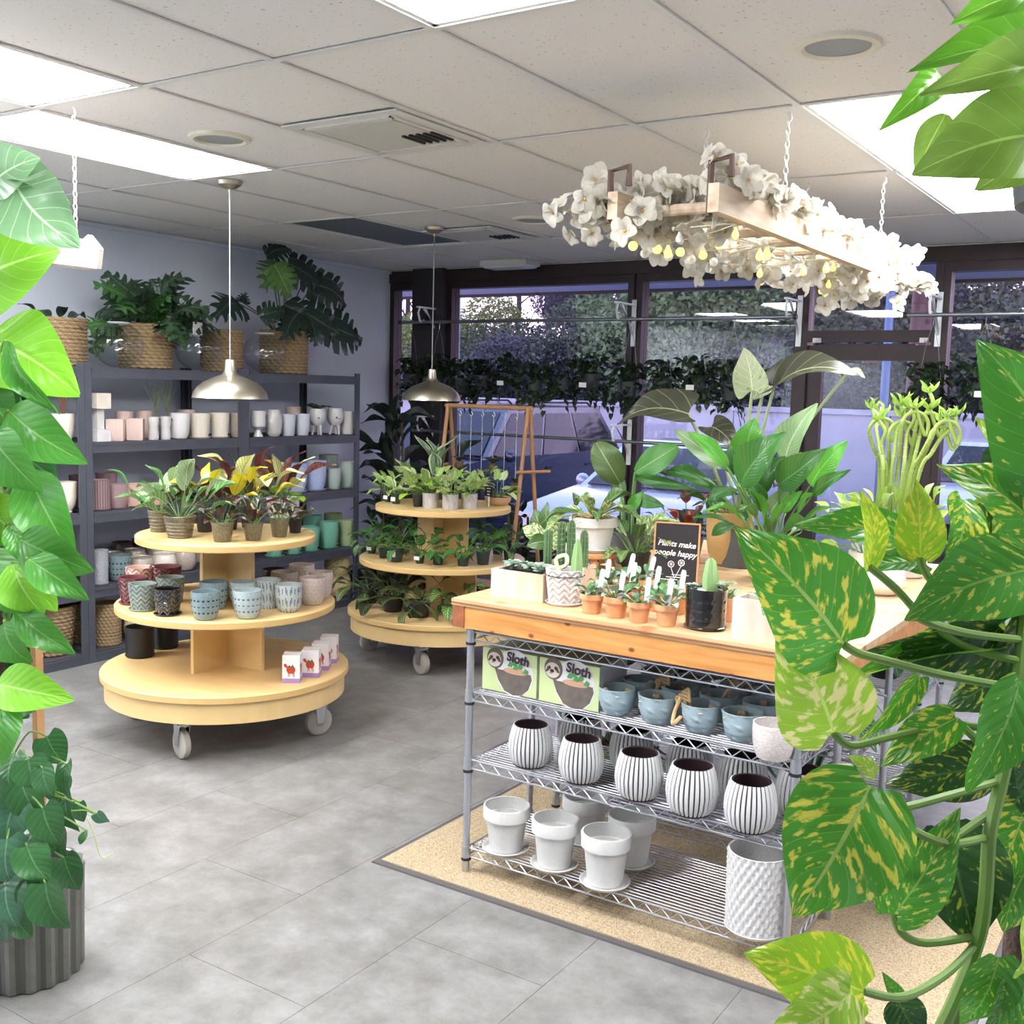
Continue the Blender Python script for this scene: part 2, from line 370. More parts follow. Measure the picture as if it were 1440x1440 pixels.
def panel(ij, lit, label, group=None):
    i, j = ij; x0, x1, y0, y1 = GX[i]+.012, GX[i+1]-.012, GY[j]+.012, GY[j+1]-.012
    t = thing('ceiling_light', label, 'ceiling light', ((x0+x1)/2, (y0+y1)/2, ZC), 0, group); a, b = (x1-x0)/2, (y1-y0)/2
    g = G()
    for c, d in (((-a+.008, 0, .01), (.016, 2*b, .02)), ((a-.008, 0, .01), (.016, 2*b, .02)), ((0, -b+.008, .01), (2*a, .016, .02)), ((0, b-.008, .01), (2*a, .016, .02))): g.box(c, d)
    g.obj('frame', m_grid, t); G().box((0, 0, .012), (2*a-.03, 2*b-.03, .006)).obj('diffuser', m_glow if lit else m_off, t)
    G().box((0, 0, .05), (2*a, 2*b, .04)).obj('housing', m_grid, t)
LITL = ['lit ceiling panel diagonally across from the cream-rimmed speaker', 'lit ceiling panel beside the nickel pendant above the pot display', 'lit ceiling panel above the pale hanging beam', 'lit ceiling panel beside the flower ladder, touching the speaker tile', 'lit ceiling panel beside the flower ladder, nearest the windows']
for k, p in enumerate(LIT): panel(cell(*p), True, LITL[k] if k < 5 else 'added lit ceiling panel, out of sight, that brightens the shop', 'lit ceiling panels')
panel(DARK, False, 'unlit grey fluorescent panel in the ceiling near the corner window')
m_vent = mat('vent_white', (212, 211, 206), .5); m_dk = mat('vent_dark', (40, 40, 38), .8)
def vent(c, s, label):
    t = thing('ceiling_vent', label, 'ceiling vent', (c[0], c[1], ZC-.004))
    a = s/2; G().prism([(-a, -a), (a, -a), (a, a), (-a, a)], -.006, .0).obj('plate', m_vent, t)
    g = G(); b = a*.78
    for q in (-1, 1): g.box((q*b, 0, -.009), (.022, 2*b+.022, .006)); g.box((0, q*b, -.009), (2*b, .022, .006))
    g.obj('frame', m_vent, t); G().box((0, 0, -.0085), (2*b-.05, 2*b-.05, .006)).obj('damper', mat('vent_face', (200, 199, 192), .5), t)
    for q in range(5): G().box((b*.35+q*.034, b*.36, -.014), (.012, b*.62, .010)).obj('louver', m_dk, t)
vent((-2.80, 3.33), .56, 'square white air vent with an open louver beside the lit panels')
vent((-4.03, 5.72), .52, 'small square air vent beside the unlit grey ceiling panel')
m_spk = mat('speaker_mesh', (176, 180, 182), .7, bump=(900, .6))
for c, r, lb in (((-.985, 3.10), .115, 'round ceiling speaker with cream rim beside the hanging flower ladder'), ((-3.47, 3.10), .12, 'round ceiling speaker beside the lit panel above the round display'), ((-3.42, 5.38), .12, 'flat round ceiling speaker near the window wall')):
    t = thing('ceiling_speaker', lb, 'speaker', (c[0], c[1], ZC))
    G().lathe([(r*.78, -.004), (r*.86, -.012), (r, -.008), (r*1.02, .004), (r*.78, .004)], 40, close=True).obj('rim', mat('speaker_rim', (226, 220, 202), .5), t)
    G().lathe([(r*.8, -.003), (r*.5, -.006), (.001, -.007)], 32).obj('grille', m_spk, t)
t = thing('emergency_light', 'flat white box-shaped ceiling lamp by the window frame', 'ceiling lamp', (-4.66, 7.02, ZC))
g = G().box((0, 0, -.02), (.42, .20, .04), taper=1.0); g.obj('body', m_vent, t); G().box((0, 0, -.048), (.36, .15, .018), taper=1.15).obj('cover', mat('opal_cover', (214, 216, 214), .35), t)
# ---------------------------------------------------------------- window wall
m_glass = bpy.data.materials.new('window_glass'); m_glass.use_nodes = True
def _glass(m, tint, lo, hi):
    n = m.node_tree.nodes; l = m.node_tree.links; n.remove(n['Principled BSDF'])
    a = n.new('ShaderNodeBsdfTransparent'); a.inputs[0].default_value = tint+(1,); b = n.new('ShaderNodeBsdfGlossy'); b.inputs['Roughness'].default_value = 0.0
    f = n.new('ShaderNodeFresnel'); ge = n.new('ShaderNodeNewGeometry'); io = n.new('ShaderNodeMapRange'); io.inputs[3].default_value = 1.45; io.inputs[4].default_value = 1/1.45; l.new(ge.outputs['Backfacing'], io.inputs[0]); l.new(io.outputs[0], f.inputs[0]); r = n.new('ShaderNodeMapRange'); r.inputs[3].default_value = lo; r.inputs[4].default_value = hi
    s = n.new('ShaderNodeMixShader'); l.new(f.outputs[0], r.inputs[0]); l.new(r.outputs[0], s.inputs[0]); l.new(a.outputs[0], s.inputs[1]); l.new(b.outputs[0], s.inputs[2]); l.new(s.outputs[0], n['Material Output'].inputs[0])
_glass(m_glass, (.90, .90, .95), 0.02, 1.)
ZS, ZT = .30, 2.52                     # sill and head of the glass
def frame(name, label, x0, x1, z0=ZS, z1=ZT, bars=(), pane_z=None):
    """fixed light: bronze stiles and rails round one pane"""
    t = struct(link(name, None, None, ((x0+x1)/2, YW, 0)), label); cx = (x0+x1)/2
    for xx in (x0+.02, x1-.02): G().box((xx-cx, 0, (z0+z1)/2), (.05, .11, z1-z0)).obj('window_frame', m_brown, t)
    for zz in (z0+.03, z1-.03): G().box((0, 0, zz), (x1-x0-.09, .11, .06)).obj('window_frame', m_brown, t)
    G().box((0, 0, (z0+z1)/2), (x1-x0-.09, .006, z1-z0-.12)).obj('glass_pane', m_glass, t)
    return t
frame('window_1', 'narrow corner window with bronze frame', XL, -5.76)
frame('window_2', 'wide shop window with bronze frame behind the wooden stand', -5.45, -3.74)
frame('window_3', 'shop window with bronze frame beside the door', -3.71, -2.46)
frame('window_4', 'shop window with bronze frame at the far side of the door', -1.56, .6)
frame('window_5', 'shop window with bronze frame', .63, 3.2)
struct(G().box((-5.605, YW-.02, ZC/2), (.31, .22, ZC)).obj('wall_pillar', mat('pillar_dark', (50, 44, 48), .7)), 'dark square pillar between the corner windows')
struct(G().box(((XL+XR)/2, YW, (ZT+ZC+.12)/2), (XR-XL+.2, .14, ZC-ZT+.12)).obj('trim_2', m_brown), 'bronze head frame above the windows')
struct(G().box(((XL-2.46)/2, YW+.02, ZS/2-.08), (-2.46-XL, .14, ZS+.16)).obj('wall_window_sill_left', mat('sill_grey', (150, 148, 150), .7)), 'low grey sill wall under the windows')
struct(G().box(((XR-1.56)/2, YW+.02, ZS/2-.08), (XR+1.56, .14, ZS+.16)).obj('wall_window_sill_right', MATS['sill_grey']), 'low grey sill wall under the windows')
d = struct(link('door_1', None, None, (-2.01, YW, 0)), 'bronze framed glass shop door with transom')
g = G()
for s in (-1, 1): G().box((s*.425, 0, 1.26), (.05, .12, 2.52)).obj('door_jamb', m_brown, d)
G().box((0, 0, 2.06), (.80, .12, .07)).obj('transom_bar', m_brown, d)
G().box((0, 0, 2.30), (.79, .006, .40)).obj('glass_pane', m_glass, d)
for s in (-1, 1): G().box((s*.35, .0, 1.0), (.10, .06, 2.0)).obj('door_stile', m_brown, d)
G().box((0, 0, 1.955), (.60, .06, .11)).obj('door_rail', m_brown, d); G().box((0, 0, .12), (.60, .06, .24)).obj('door_rail', m_brown, d)
G().box((0, 0, 1.07), (.60, .006, 1.66)).obj('glass_pane', m_glass, d)
for xx in (-.33, .36): G().box((xx, -.075, 2.03), (.05, .03, .03)).sphere((xx+.012, -.09, 2.03), .014).obj('door_contact', m_vent, d)
G().tube([(.30, -.035, .95), (.30, -.08, .95), (.30, -.08, 1.25), (.30, -.035, 1.25)], .011).obj('door_handle', mat('brushed_steel', (190, 190, 186), .3, 1.), d)
# ================================================================ outside the windows, at dusk
random.seed(11)
GZ = -.28
m_asph = mat('asphalt', (92, 94, 104), .85, noise=(3, .25), bump=(80, .3))
struct(G().box((-6, 40, GZ-.1), (120, 65.2, .2)).obj('ground', m_asph), 'grey asphalt parking lot outside')
struct(G().box((-4, 8.15, GZ/2-.04), (14, 1.5, .20)).obj('pavement', mat('concrete_walk', (150, 150, 156), .8, noise=(4, .1))), 'concrete walk in front of the shop')
eave = struct(link('roof_overhang', None, None, (-2, 8.4, ZC)), 'overhanging eave with pale soffit and dark fascia')
G().box((0, 0, .05), (14, 2.1, .08)).obj('soffit', mat('soffit_blue_grey', (150, 165, 196), .7), eave)
G().box((0, 1.09, .06), (14, .08, .15)).obj('fascia', mat('fascia_dark', (48, 38, 44), .7), eave)
wl = struct(link('wall_outside', None, None, (-12, 17, GZ)), 'long pale concrete wall across the parking lot')
mcw = mat('pale_concrete', (176, 178, 190), .8, noise=(1.4, .08), bump=(20, .1))
for k in range(14): G().box((0, 0, .84), (2.48, .18, 1.68)).obj('panel', mcw, wl, (-16+2.5*k, 0, 0))
G().box((1, 0, 1.72), (35.2, .26, .08)).obj('coping', mcw, wl)
bank = G()
for i in range(13):
    for j in range(5): bank.v.append((-40+i*5, 18+j*4.5, GZ+[0, 1.2, 2.2, 2.6, 2.8][j]+random.uniform(-.15, .15)))
bank.f = [(i*5+j, (i+1)*5+j, (i+1)*5+j+1, i*5+j+1) for i in range(12) for j in range(4)]; bank.m = [0]*len(bank.f)
struct(bank.obj('hillside', mat('dark_bank', (62, 58, 66), .9, noise=(1, .3))), 'dark bank rising behind the wall')
# trees: trunk, and a crown of leaf clusters
m_trunk = mat('tree_bark', (60, 52, 54), .9, noise=(6, .3))
def crown_mesh(n, rx, ry, rz, s, R, m):
    g = G(); lf = leaf('tiny', 0)
    blobs = [(R.uniform(-.6, .6), R.uniform(-.6, .6), R.uniform(-.6, .65), R.uniform(.35, .55)) for _ in range(13)]
    for _ in range(n):
        b = R.choice(blobs); v = Vector((R.gauss(0, 1), R.gauss(0, 1), R.gauss(0, 1))).normalized()*b[3]*R.uniform(.75, 1.05)
        c = Vector(((b[0]+v.x)*rx, (b[1]+v.y)*ry, (b[2]+v.z)*rz)); d = Vector((R.gauss(0, 1), R.gauss(0, 1), R.gauss(-.3, .7))).normalized()
        g.merge(lf, leaf_matrix(c, c+d*s*R.uniform(.7, 1.3), s*.75, (R.gauss(0, 1), R.gauss(0, 1), R.gauss(.6, 1))))
    return g.mesh('crown', m, 80)
TG = [leaf_mat('tree_green', (110, 134, 92), rand=.1, rough=.8, transl=.1), leaf_mat('tree_olive', (92, 102, 86), rand=.1, rough=.8, transl=.1), leaf_mat('tree_dusk', (84, 82, 98), rand=.1, rough=.8, transl=.1), leaf_mat('tree_lime', (150, 164, 96), rand=.1, rough=.8, transl=.1)]
CM = [crown_mesh(14000, 2.6, 2.2, 2.0, .115, random.Random(k), TG[k]) for k in range(4)]
def tree(px, Y, zc, s, k, label, sz=1.):
    p = on_y(px, 520, Y); t = thing('tree', label, 'tree', (p.x, Y, GZ+1.2), 0, 'trees beyond the parking lot')
    h = zc-(GZ+1.2); g = G().tube([(0, 0, -.4), (.1*s, 0, h*.5), (0, 0, h+.4*s)], [.22*s, .16*s, .05*s], 8)
    for q in range(4):
        a = q*1.7; g.tube([(0, 0, h*.55), (math.cos(a)*.9*s, math.sin(a)*.9*s, h+.5*s)], [.09*s, .03*s], 5)
    g.obj('trunk', m_trunk, t); stuff(link('crown', CM[k], t, (0, 0, h), px*.7, (s, s, s*sz)))
tree(560, 30, 2.6, .8, 0, 'pale green tree beside the tall street-light pole'); tree(650, 26, 2.7, .8, 3, 'yellow-green leafy tree behind the street-light pole')
tree(735, 24, 1.5, .9, 2, 'low dusky hedge tree under the gap of pink sky'); tree(800, 25, 2.0, .9, 2, 'dusky purple-grey tree beyond the dark blue car'); tree(860, 24, 2.4, .9, 1, 'olive tree behind the mullion of the wide window')
tree(690, 24, 1.4, 1.0, 1, 'low olive bush growing along the bank'); tree(960, 21, 2.6, 1.15, 0, 'tall rounded green tree filling the window beside the door'); tree(1035, 22, 2.3, 1.1, 0, 'green tree leaning over the bank beside the door window')
tree(1110, 23, 2.2, 1.1, 2, 'dark dusky tree behind the glass door'); tree(1200, 24, 2.4, 1.1, 2, 'dark tree behind the wooden utility pole'); tree(1320, 23, 2.6, 1.15, 1, 'dark olive tree beyond the window on the far side of the door'); tree(1430, 24, 2.5, 1.2, 2, 'dark crowned tree farthest along the bank')
tree(910, 23, 1.2, .9, 2, 'low dark bush on the bank behind the pale wall'); tree(800, 27, 4.2, .55, 2, 'thin dark treetop against the pink sky', 1.2)
for k, (px, Y) in enumerate(((556, 34), (570, 35), (583, 33), (725, 36), (768, 37), (812, 36), (846, 35))):
    p = on_y(px, 500, Y); t = thing('bare_tree', 'tall bare tree trunk against the pink dusk sky', 'tree', (p.x, Y, GZ+2), 0, 'bare trees on the skyline')
    g = G().tube([(0, 0, 0), (.1, 0, 3), (0, .1, 7.5)], [.13, .1, .03], 6); g.obj('trunk', m_trunk, t)
    g = G()
    for q in range(14):
        z = 2+q*.38; a = q*2.4; g.tube([(0, 0, z), (math.cos(a)*.6, math.sin(a)*.6, z+.5), (math.cos(a)*1.0, math.sin(a)*1.0, z+1.3)], [.035, .02, .008], 4)
    stuff(g.obj('branch', m_trunk, t))
p = on_y(643, 480, 19)
t = thing('street_light', 'tall pale metal street-light pole outside the wide window', 'street light', (p.x, 19, GZ)); G().tube([(0, 0, 0), (0, 0, 5.2), (0, -.1, 5.6), (0, -.8, 5.8)], [.08, .05, .05, .04], 10).obj('pole', mat('galvanised', (168, 178, 190), .5, .6), t)
G().box((0, -1.0, 5.8), (.22, .5, .10), taper=.8).obj('lamp_head', MATS['galvanised'], t); G().cyl((0, 0, 0), (0, 0, .25), .14, .11).obj('base', MATS['galvanised'], t)
p = on_y(1283, 480, 12.5)
t = thing('utility_pole', 'brown wooden utility pole outside the glass door', 'pole', (p.x+.12, 12.5, GZ)); G().tube([(0, 0, 0), (0, 0, 3), (.03, 0, 7)], [.16, .15, .13], 12).obj('pole', mat('pole_wood', (104, 76, 76), .9, noise=(12, .3, (1, 1, .1))), t)
G().tube([(.19, 0, .1), (.19, 0, 6)], .045, 8).obj('conduit', mat('conduit_grey', (150, 140, 156), .6), t)
t = thing('sign_post', 'slim blue metal post beside the wooden utility pole', 'post', (p.x-.16, 12.1, GZ)); G().cyl((0, 0, 0), (0, 0, 3.3), .045).obj('post', mat('post_blue', (96, 124, 170), .5, .2), t); G().sphere((0, 0, 3.3), .05).obj('cap', MATS['post_blue'], t)
# parked cars, nose to the shop
m_tyre = mat('tyre', (26, 26, 28), .8); m_rim = mat('wheel_alloy', (150, 154, 160), .35, .8); m_cg = mat('car_glass', (16, 22, 34), .05, 0., spec=.45); m_trim = mat('car_trim', (24, 24, 30), .4); m_lamp = mat('headlamp', (220, 226, 236), .15, coat=1.)
def car(label, paint, x, y, L, W, prof, glass, roof, rails=True):
    """body: side profile swept across the width with tumblehome; y runs from the nose"""
    t = thing('car', label, 'car', (x, y, GZ)); n = len(prof)
    def sec(pts, inset):
        g = G(); k = len(pts); P = []
        for s, ins in ((-1, 0), (1, 0)):
            for (yy, zz) in pts: P.append((s*(W/2-inset(zz)), yy, zz))
        return g.add(P, [tuple(range(k)), tuple(range(2*k-1, k-1, -1))]+[(i, k+i, k+(i+1) % k, (i+1) % k) for i in range(k)])
    belt = glass['belt']; top = glass['top']; ins = lambda z: .02+max(0, (z-belt))*.34
    sec(prof, lambda z: .0).obj('body', paint, t, angle=40)
    yf, yr, tf, tr = glass['y']
    sec([(yf, belt-.02), (tf, top), (tr, top+.01), (yr, belt-.02)], ins).obj('cabin', paint, t, angle=30)
    for s in (-1, 1):                                     # side windows
        xs = lambda z: s*(W/2-ins(z)+.006); zz0, zz1 = belt+.03, top-.07
        ew = lambda z, f, r: (f[0]+(f[1]-f[0])*(z-belt)/(top-belt), r[0]+(r[1]-r[0])*(z-belt)/(top-belt))
        cuts = glass['cuts']
        for q in range(len(cuts)-1):
            P = []
            for (z, e) in ((zz0, 0), (zz0, 1), (zz1, 1), (zz1, 0)):
                a, b = ew(z, (yf, tf), (yr, tr)); u = cuts[q+e]; P.append((xs(z), a+.09+(b-a-.18)*u+(.03 if e == 0 else -.03), z))
            P2 = [(p[0]-s*.02, p[1], p[2]) for p in P]
            G().add(P+P2, [(0, 1, 2, 3) if s > 0 else (3, 2, 1, 0), (0, 4, 5, 1), (1, 5, 6, 2), (2, 6, 7, 3), (3, 7, 4, 0)]).obj('side_window', m_cg, t)
        for q in cuts[1:-1]:
            a, b = yf, yr; yy = a+(b-a)*q; G().box((s*(W/2+.004), yy+.18, belt-.14), (.02, .16, .03)).obj('door_handle', m_trim, t)
        G().sphere((s*(W/2+.10), yf+.35, belt+.05), .11, 8, 6, (.8, .6, .7)).obj('wing_mirror', paint, t)
        if rails: G().tube([(s*(W/2-ins(top)-.04), tf+.25, top+.02), (s*(W/2-ins(top)-.04), tf+.35, top+.07), (s*(W/2-ins(top)-.04), tr-.25, top+.07), (s*(W/2-ins(top)-.04), tr-.15, top+.02)], .016, 6).obj('roof_rail', m_trim, t)
        for yy in (.85, L-.85):
            wv = link('wheel', G().lathe([(.18, -.11), (.30, -.11), (.34, -.08), (.34, .08), (.30, .11), (.18, .11)], 24, close=True).mesh('wheel', m_tyre), t); wv.location = (s*(W/2-.10), yy, .34); wv.rotation_euler = (0, PI/2, 0)
            r_ = link('wheel_rim', G().lathe([(.001, .10), (.08, .11), (.19, .10), (.19, -.08), (.001, -.08)], 20).mesh('wheel_rim', m_rim), wv)
        hl = G().box((s*(W/2-.26), .03, belt-.26), (.38, .14, .17)).obj('headlamp', m_lamp, t)
    for (ya, za, yb, zb, nm) in ((yf, belt, tf, top, 'windscreen'), (yr, belt, tr, top, 'rear_window')):
        d = Vector((0, yb-ya, zb-za)); nn = Vector((0, -1 if nm == 'windscreen' else 1, .8)).normalized()*.008; P = []
        for u, s in ((.08, -1), (.08, 1), (.9, 1), (.9, -1)):
            z = za+(zb-za)*u; P.append(Vector((s*(W/2-ins(z)-.09), ya+(yb-ya)*u, z))+nn)
        P2 = [p-nn*2 for p in P]; G().add(P+P2, [(0, 1, 2, 3) if nm == 'windscreen' else (3, 2, 1, 0), (0, 4, 5, 1), (1, 5, 6, 2), (2, 6, 7, 3), (3, 7, 4, 0)]).obj(nm, m_cg, t)
    G().box((0, .0, belt-.28), (W*.42, .06, .16)).obj('grille', m_trim, t); G().box((0, .01, .42), (W*.96, .10, .20)).obj('bumper', m_trim, t)
    G().box((0, -.05, .44), (.32, .02, .12)).obj('number_plate', m_lamp, t)
    return t
suv = mat('suv_paint', (36, 42, 66), .18, .35, coat=1.); sedan = mat('sedan_paint', (190, 202, 220), .22, .2, coat=1.)
car('dark blue estate car with roof rails parked outside the wide window', suv, -8.2, 9.4, 4.7, 1.88,
    [(0, .30), (-.02, .80), (.10, .98), (1.15, 1.10), (4.62, 1.12), (4.70, .85), (4.66, .32), (4.25, .26), (.4, .24)], {'belt': 1.08, 'top': 1.70, 'y': (1.15, 4.62, 1.95, 4.25), 'cuts': (0, .36, .66, 1)}, 1.75)
car('light blue low saloon car parked close to the window beside the dark car', sedan, -4.95, 9.0, 4.5, 1.8,
    [(0, .28), (-.02, .66), (.12, .78), (1.25, .92), (3.6, .96), (4.42, .94), (4.5, .7), (4.46, .3), (4.1, .24), (.4, .22)], {'belt': .90, 'top': 1.38, 'y': (1.2, 3.75, 2.05, 3.15), 'cuts': (0, .5, 1)}, 1.4, False)
car('white compact car parked beyond the utility pole', mat('white_car_paint', (196, 202, 214), .25, coat=1.), -2.2, 13.2, 3.4, 1.75,
    [(0, .28), (-.02, .66), (.12, .78), (.9, .92), (3.2, .96), (3.36, .9), (3.4, .3), (3.1, .24), (.4, .22)], {'belt': .90, 'top': 1.42, 'y': (.85, 3.2, 1.5, 2.8), 'cuts': (0, .5, 1)}, 1.4, False)
# ================================================================ shelving along the left wall
random.seed(5)
m_rack = mat('slate_rack_steel', (84, 88, 96), .45, .25, noise=(10, .08)); m_deck = mat('rack_deck', (78, 76, 86), .7)
RXF, RXB = -5.40, -5.985; DECKS = (.06, .44, .88, 1.285, 1.715); RH = 1.735
def rack(y0, y1, label):
    t = thing('shelving_rack', label, 'shelf', ((RXF+RXB)/2, (y0+y1)/2, 0), 0, 'steel racks along the wall'); hx, hy = (RXF-RXB)/2, (y1-y0)/2
    for sx in (-1, 1):
        for sy in (-1, 1):
            x, y = sx*(hx-.02), sy*(hy-.02)
            G().box((x+sx*.012, y, RH/2), (.006, .044, RH)).box((x-sx*.006, y+sy*.019, RH/2), (.036, .006, RH)).box((x+.0, y-sy*.010, RH/2), (.018, .005, RH)).obj('post', m_rack, t)
    for z in DECKS:
        for sx in (-1, 1): G().box((sx*(hx-.012), 0, z-.035), (.018, 2*hy-.085, .052)).box((sx*(hx-.003), 0, z-.012), (.008, 2*hy-.085, .012)).obj('beam', m_rack, t)
        for sy in (-1, 1): G().box((0, sy*(hy-.020), z-.035), (2*hx-.075, .016, .045)).obj('side_beam', m_rack, t)
        G().box((0, 0, z-.009), (2*hx-.045, 2*hy-.05, .016)).obj('shelf_board', m_deck, t)
RY = (2.62, 3.835, 5.03, 6.17)
rack(RY[0], RY[1]-.004, 'slate steel rack half hidden by the tall climbing plant'); rack(RY[1]+.002, RY[2]-.002, 'slate steel rack of white, mauve and grey pots behind the round display'); rack(RY[2]+.002, RY[3], 'slate steel rack of white, blue and green pots beside the window')
# ================================================================ round display stands
m_ply = mat('pale_maple_laminate', (222, 190, 132), .42, noise=(3, .05, (1, 6, 1))); m_edge = mat('maple_edge', (214, 178, 116), .45)
m_cast = mat('caster_rubber', (168, 162, 150), .5); m_chrome = mat('chrome', (205, 206, 208), .22, 1.)
def display(cx, cy, rz, label):
    t = thing('display_stand', label, 'display stand', (cx, cy, 0), rz, 'round display stands')
    R = (.572, .504, .411); Z = (.31, .62, .939); names = 'deck'
    for r, z in zip(R, Z):
        d = G().lathe([(.001, 0), (r-.003, 0), (r, -.003), (r, -.030), (r-.003, -.033), (.001, -.033)], 96).obj('deck', m_ply, t, (0, 0, z))
        G().lathe([(r-.001, -.002), (r+.0012, -.004), (r+.0012, -.029), (r-.001, -.031)], 96, close=True).obj('edge_band', m_edge, d)
    G().lathe([(R[0]-.018, .185), (R[0]-.018, .277)], 96, close=True).lathe([(R[0]-.034, .277), (R[0]-.034, .185), (R[0]-.018, .185)], 96, close=True).obj('skirt', m_ply, t)
    G().lathe([(.001, .20), (R[0]-.034, .20), (R[0]-.034, .215), (.001, .215)], 48).obj('underside', m_ply, t)
    for z0, z1, hw in ((.31, .587, .225), (.62, .906, .165)):
        for a in (0, PI/2): G().box((0, 0, (z0+z1)/2), (2*hw, .018, z1-z0), a).obj('cross_panel', m_ply, t)
    for k in range(4):
        a = math.radians(-67)-rz+k*PI/2; x, y = .46*math.cos(a), .46*math.sin(a); c = link('caster', None, t, (x, y, 0)); c.rotation_euler = (0, 0, a+.9)
        G().box((0, 0, .195), (.075, .065, .008)).cyl((0, 0, .15), (0, 0, .195), .018).obj('swivel_plate', m_chrome, c)
        g = G()
        for s in (-1, 1): g.prism([(-.020, .06), (.012, .06), (.03, .155), (-.03, .155)], s*.024-.0015, s*.024+.0015, Matrix(((1, 0, 0, 0), (0, 0, 1, 0), (0, 1, 0, 0), (0, 0, 0, 1))))
        g.box((0, 0, .155), (.06, .054, .006)); g.obj('fork', m_chrome, c)
        w_ = G(); w_.lathe([(.02, -.019), (.054, -.019), (.066, -.012), (.068, 0), (.066, .012), (.054, .019), (.02, .019)], 28, close=True); w_.cur = 1; w_.lathe([(.001, -.021), (.012, -.021), (.04, -.016), (.04, .016), (.012, .021), (.001, .021)], 20)
        q = w_.obj('wheel', [m_cast, mat('caster_hub', (150, 148, 142), .4, .2)], c); q.location = (0, 0, .068); q.rotation_euler = (PI/2, 0, 0)
    return t
D1, D2 = (-3.894, 3.514), (-3.946, 5.282)
display(D1[0], D1[1], math.radians(4), 'three-tier round maple display stand on casters holding glazed pots'); display(D2[0], D2[1], math.radians(14), 'three-tier round maple display stand on casters covered in small green plants')
# ================================================================ pendant lamps
m_brass = mat('brushed_nickel', (196, 188, 168), .34, 1., noise=(3, .06, (1, 1, .05)))
def pendant(x, y, label):
    t = thing('pendant_lamp', label, 'pendant lamp', (x, y, ZC), 0, 'nickel pendant lamps')
    G().lathe([(.001, 0), (.062, 0), (.055, -.018), (.030, -.034), (.010, -.040), (.006, -.052), (.001, -.052)], 32).obj('canopy', m_brass, t)
    G().cyl((0, 0, -.05), (0, 0, -.86), .0032, n=8).obj('cord', mat('cord_silver', (150, 150, 150), .5), t)
    P = [(.012, -.858), (.023, -.862), (.029, -.915), (.040, -.934), (.085, -.952), (.128, -.972), (.160, -.998), (.177, -1.022), (.184, -1.045), (.186, -1.052)]
    G().lathe(P+[(r-.003, z-.0) for r, z in reversed(P)][:-1], 56, close=True).obj('shade', m_brass, t, angle=50)
    G().cyl((0, 0, -.93), (0, 0, -.96), .02, n=14).obj('socket', MATS['cord_silver'], t); G().sphere((0, 0, -.99), .032, 14, 8).obj('bulb', mat('frosted_bulb', (236, 234, 228), .3), t)
pendant(-4.154, 3.773, 'nickel dome pendant hanging above the pot display'); pendant(-4.144, 5.401, 'nickel dome pendant hanging above the leafy display by the window')
# ================================================================ chrome wire racks and the wooden counter
m_wire = mat('bright_zinc_wire', (190, 192, 198), .3, .9); m_ring = mat('post_collar', (40, 40, 44), .5)
def wire_rack(x0, x1, y0, y1, levels, top, label, grid_dense=.020):
    t = thing('wire_rack', label, 'wire rack', ((x0+x1)/2, (y0+y1)/2, 0), 0, 'chrome wire racks'); hx, hy = (x1-x0)/2, (y1-y0)/2
    post = G().cyl((0, 0, .035), (0, 0, top), .0125, n=14)
    for k in range(int((top-.06)/.026)): post.lathe([(.0127, 0), (.0136, .003), (.0127, .006)], 12, (0, 0, .06+k*.026), close=True)
    post.lathe([(.004, 0), (.011, .004), (.013, .02), (.013, .04)], 12); pm = post.mesh('post', m_wire)
    for sx in (-1, 1):
        for sy in (-1, 1): link('post', pm, t, (sx*hx, sy*hy, 0))
    for z in levels:
        s = link('shelf', None, t, (0, 0, z)); g = G(); ny = int(2*hy/grid_dense)
        for k in range(1, ny): yy = -hy+2*hy*k/ny; g.tube([(-hx+.012, yy, 0), (hx-.012, yy, 0)], .0021, 5)
        stuff(g.obj('wire_deck', m_wire, s))
        g = G()
        for xx in (-hx*.5, 0, hx*.5): g.tube([(xx, -hy+.01, -.006), (xx, hy-.01, -.006)], .003, 6)
        stuff(g.obj('cross_wire', m_wire, s))
        for sy in (-1, 1):
            y = sy*hy
            for dz in (.0, -.030): G().tube([(-hx+.014, y, dz), (hx-.014, y, dz)], .0032, 7).obj('edge_rail', m_wire, s)
            n = 2*round(hx/.030); G().tube([(-hx+.016+(2*hx-.032)*k/n, y, -.002 if k % 2 else -.028) for k in range(n+1)], .0024, 6).obj('zigzag_wire', m_wire, s)
        for sx in (-1, 1):
            x = sx*hx
            for dz in (.0, -.030): G().tube([(x, -hy+.014, dz), (x, hy-.014, dz)], .0032, 7).obj('edge_rail', m_wire, s)
            n = 2*max(2, round(hy/.030)); G().tube([(x, -hy+.016+(2*hy-.032)*k/n, -.002 if k % 2 else -.028) for k in range(n+1)], .0024, 6).obj('zigzag_wire', m_wire, s)
        for sx in (-1, 1):
            for sy in (-1, 1):
                G().lathe([(.0130, -.034), (.0165, -.034), (.0155, .006), (.0130, .006)], 14, (sx*hx, sy*hy, 0), close=True).obj('corner_sleeve', m_wire, s)
                G().lathe([(.0130, -.044), (.0172, -.044), (.0172, -.036), (.0130, -.036)], 14, (sx*hx, sy*hy, 0), close=True).obj('collar', m_ring, s)
    return t
SH = (.095, .405, .640, .845)
W1 = (-2.045, -.925, 2.905, 3.305)
wire_rack(*W1, SH, .858, 'chrome wire rack carrying striped pots, blue bowls and boxed planters')
wire_rack(-2.045, -.925, 3.50, 3.90, (.095, .50, .845), .858, 'chrome wire rack behind the blue bowls, holding shade plants', .03)
wire_rack(-2.045, -.925, 4.38, 4.78, (.095, .50, .845), .858, 'chrome wire rack nearest the windows under the counter', .03)
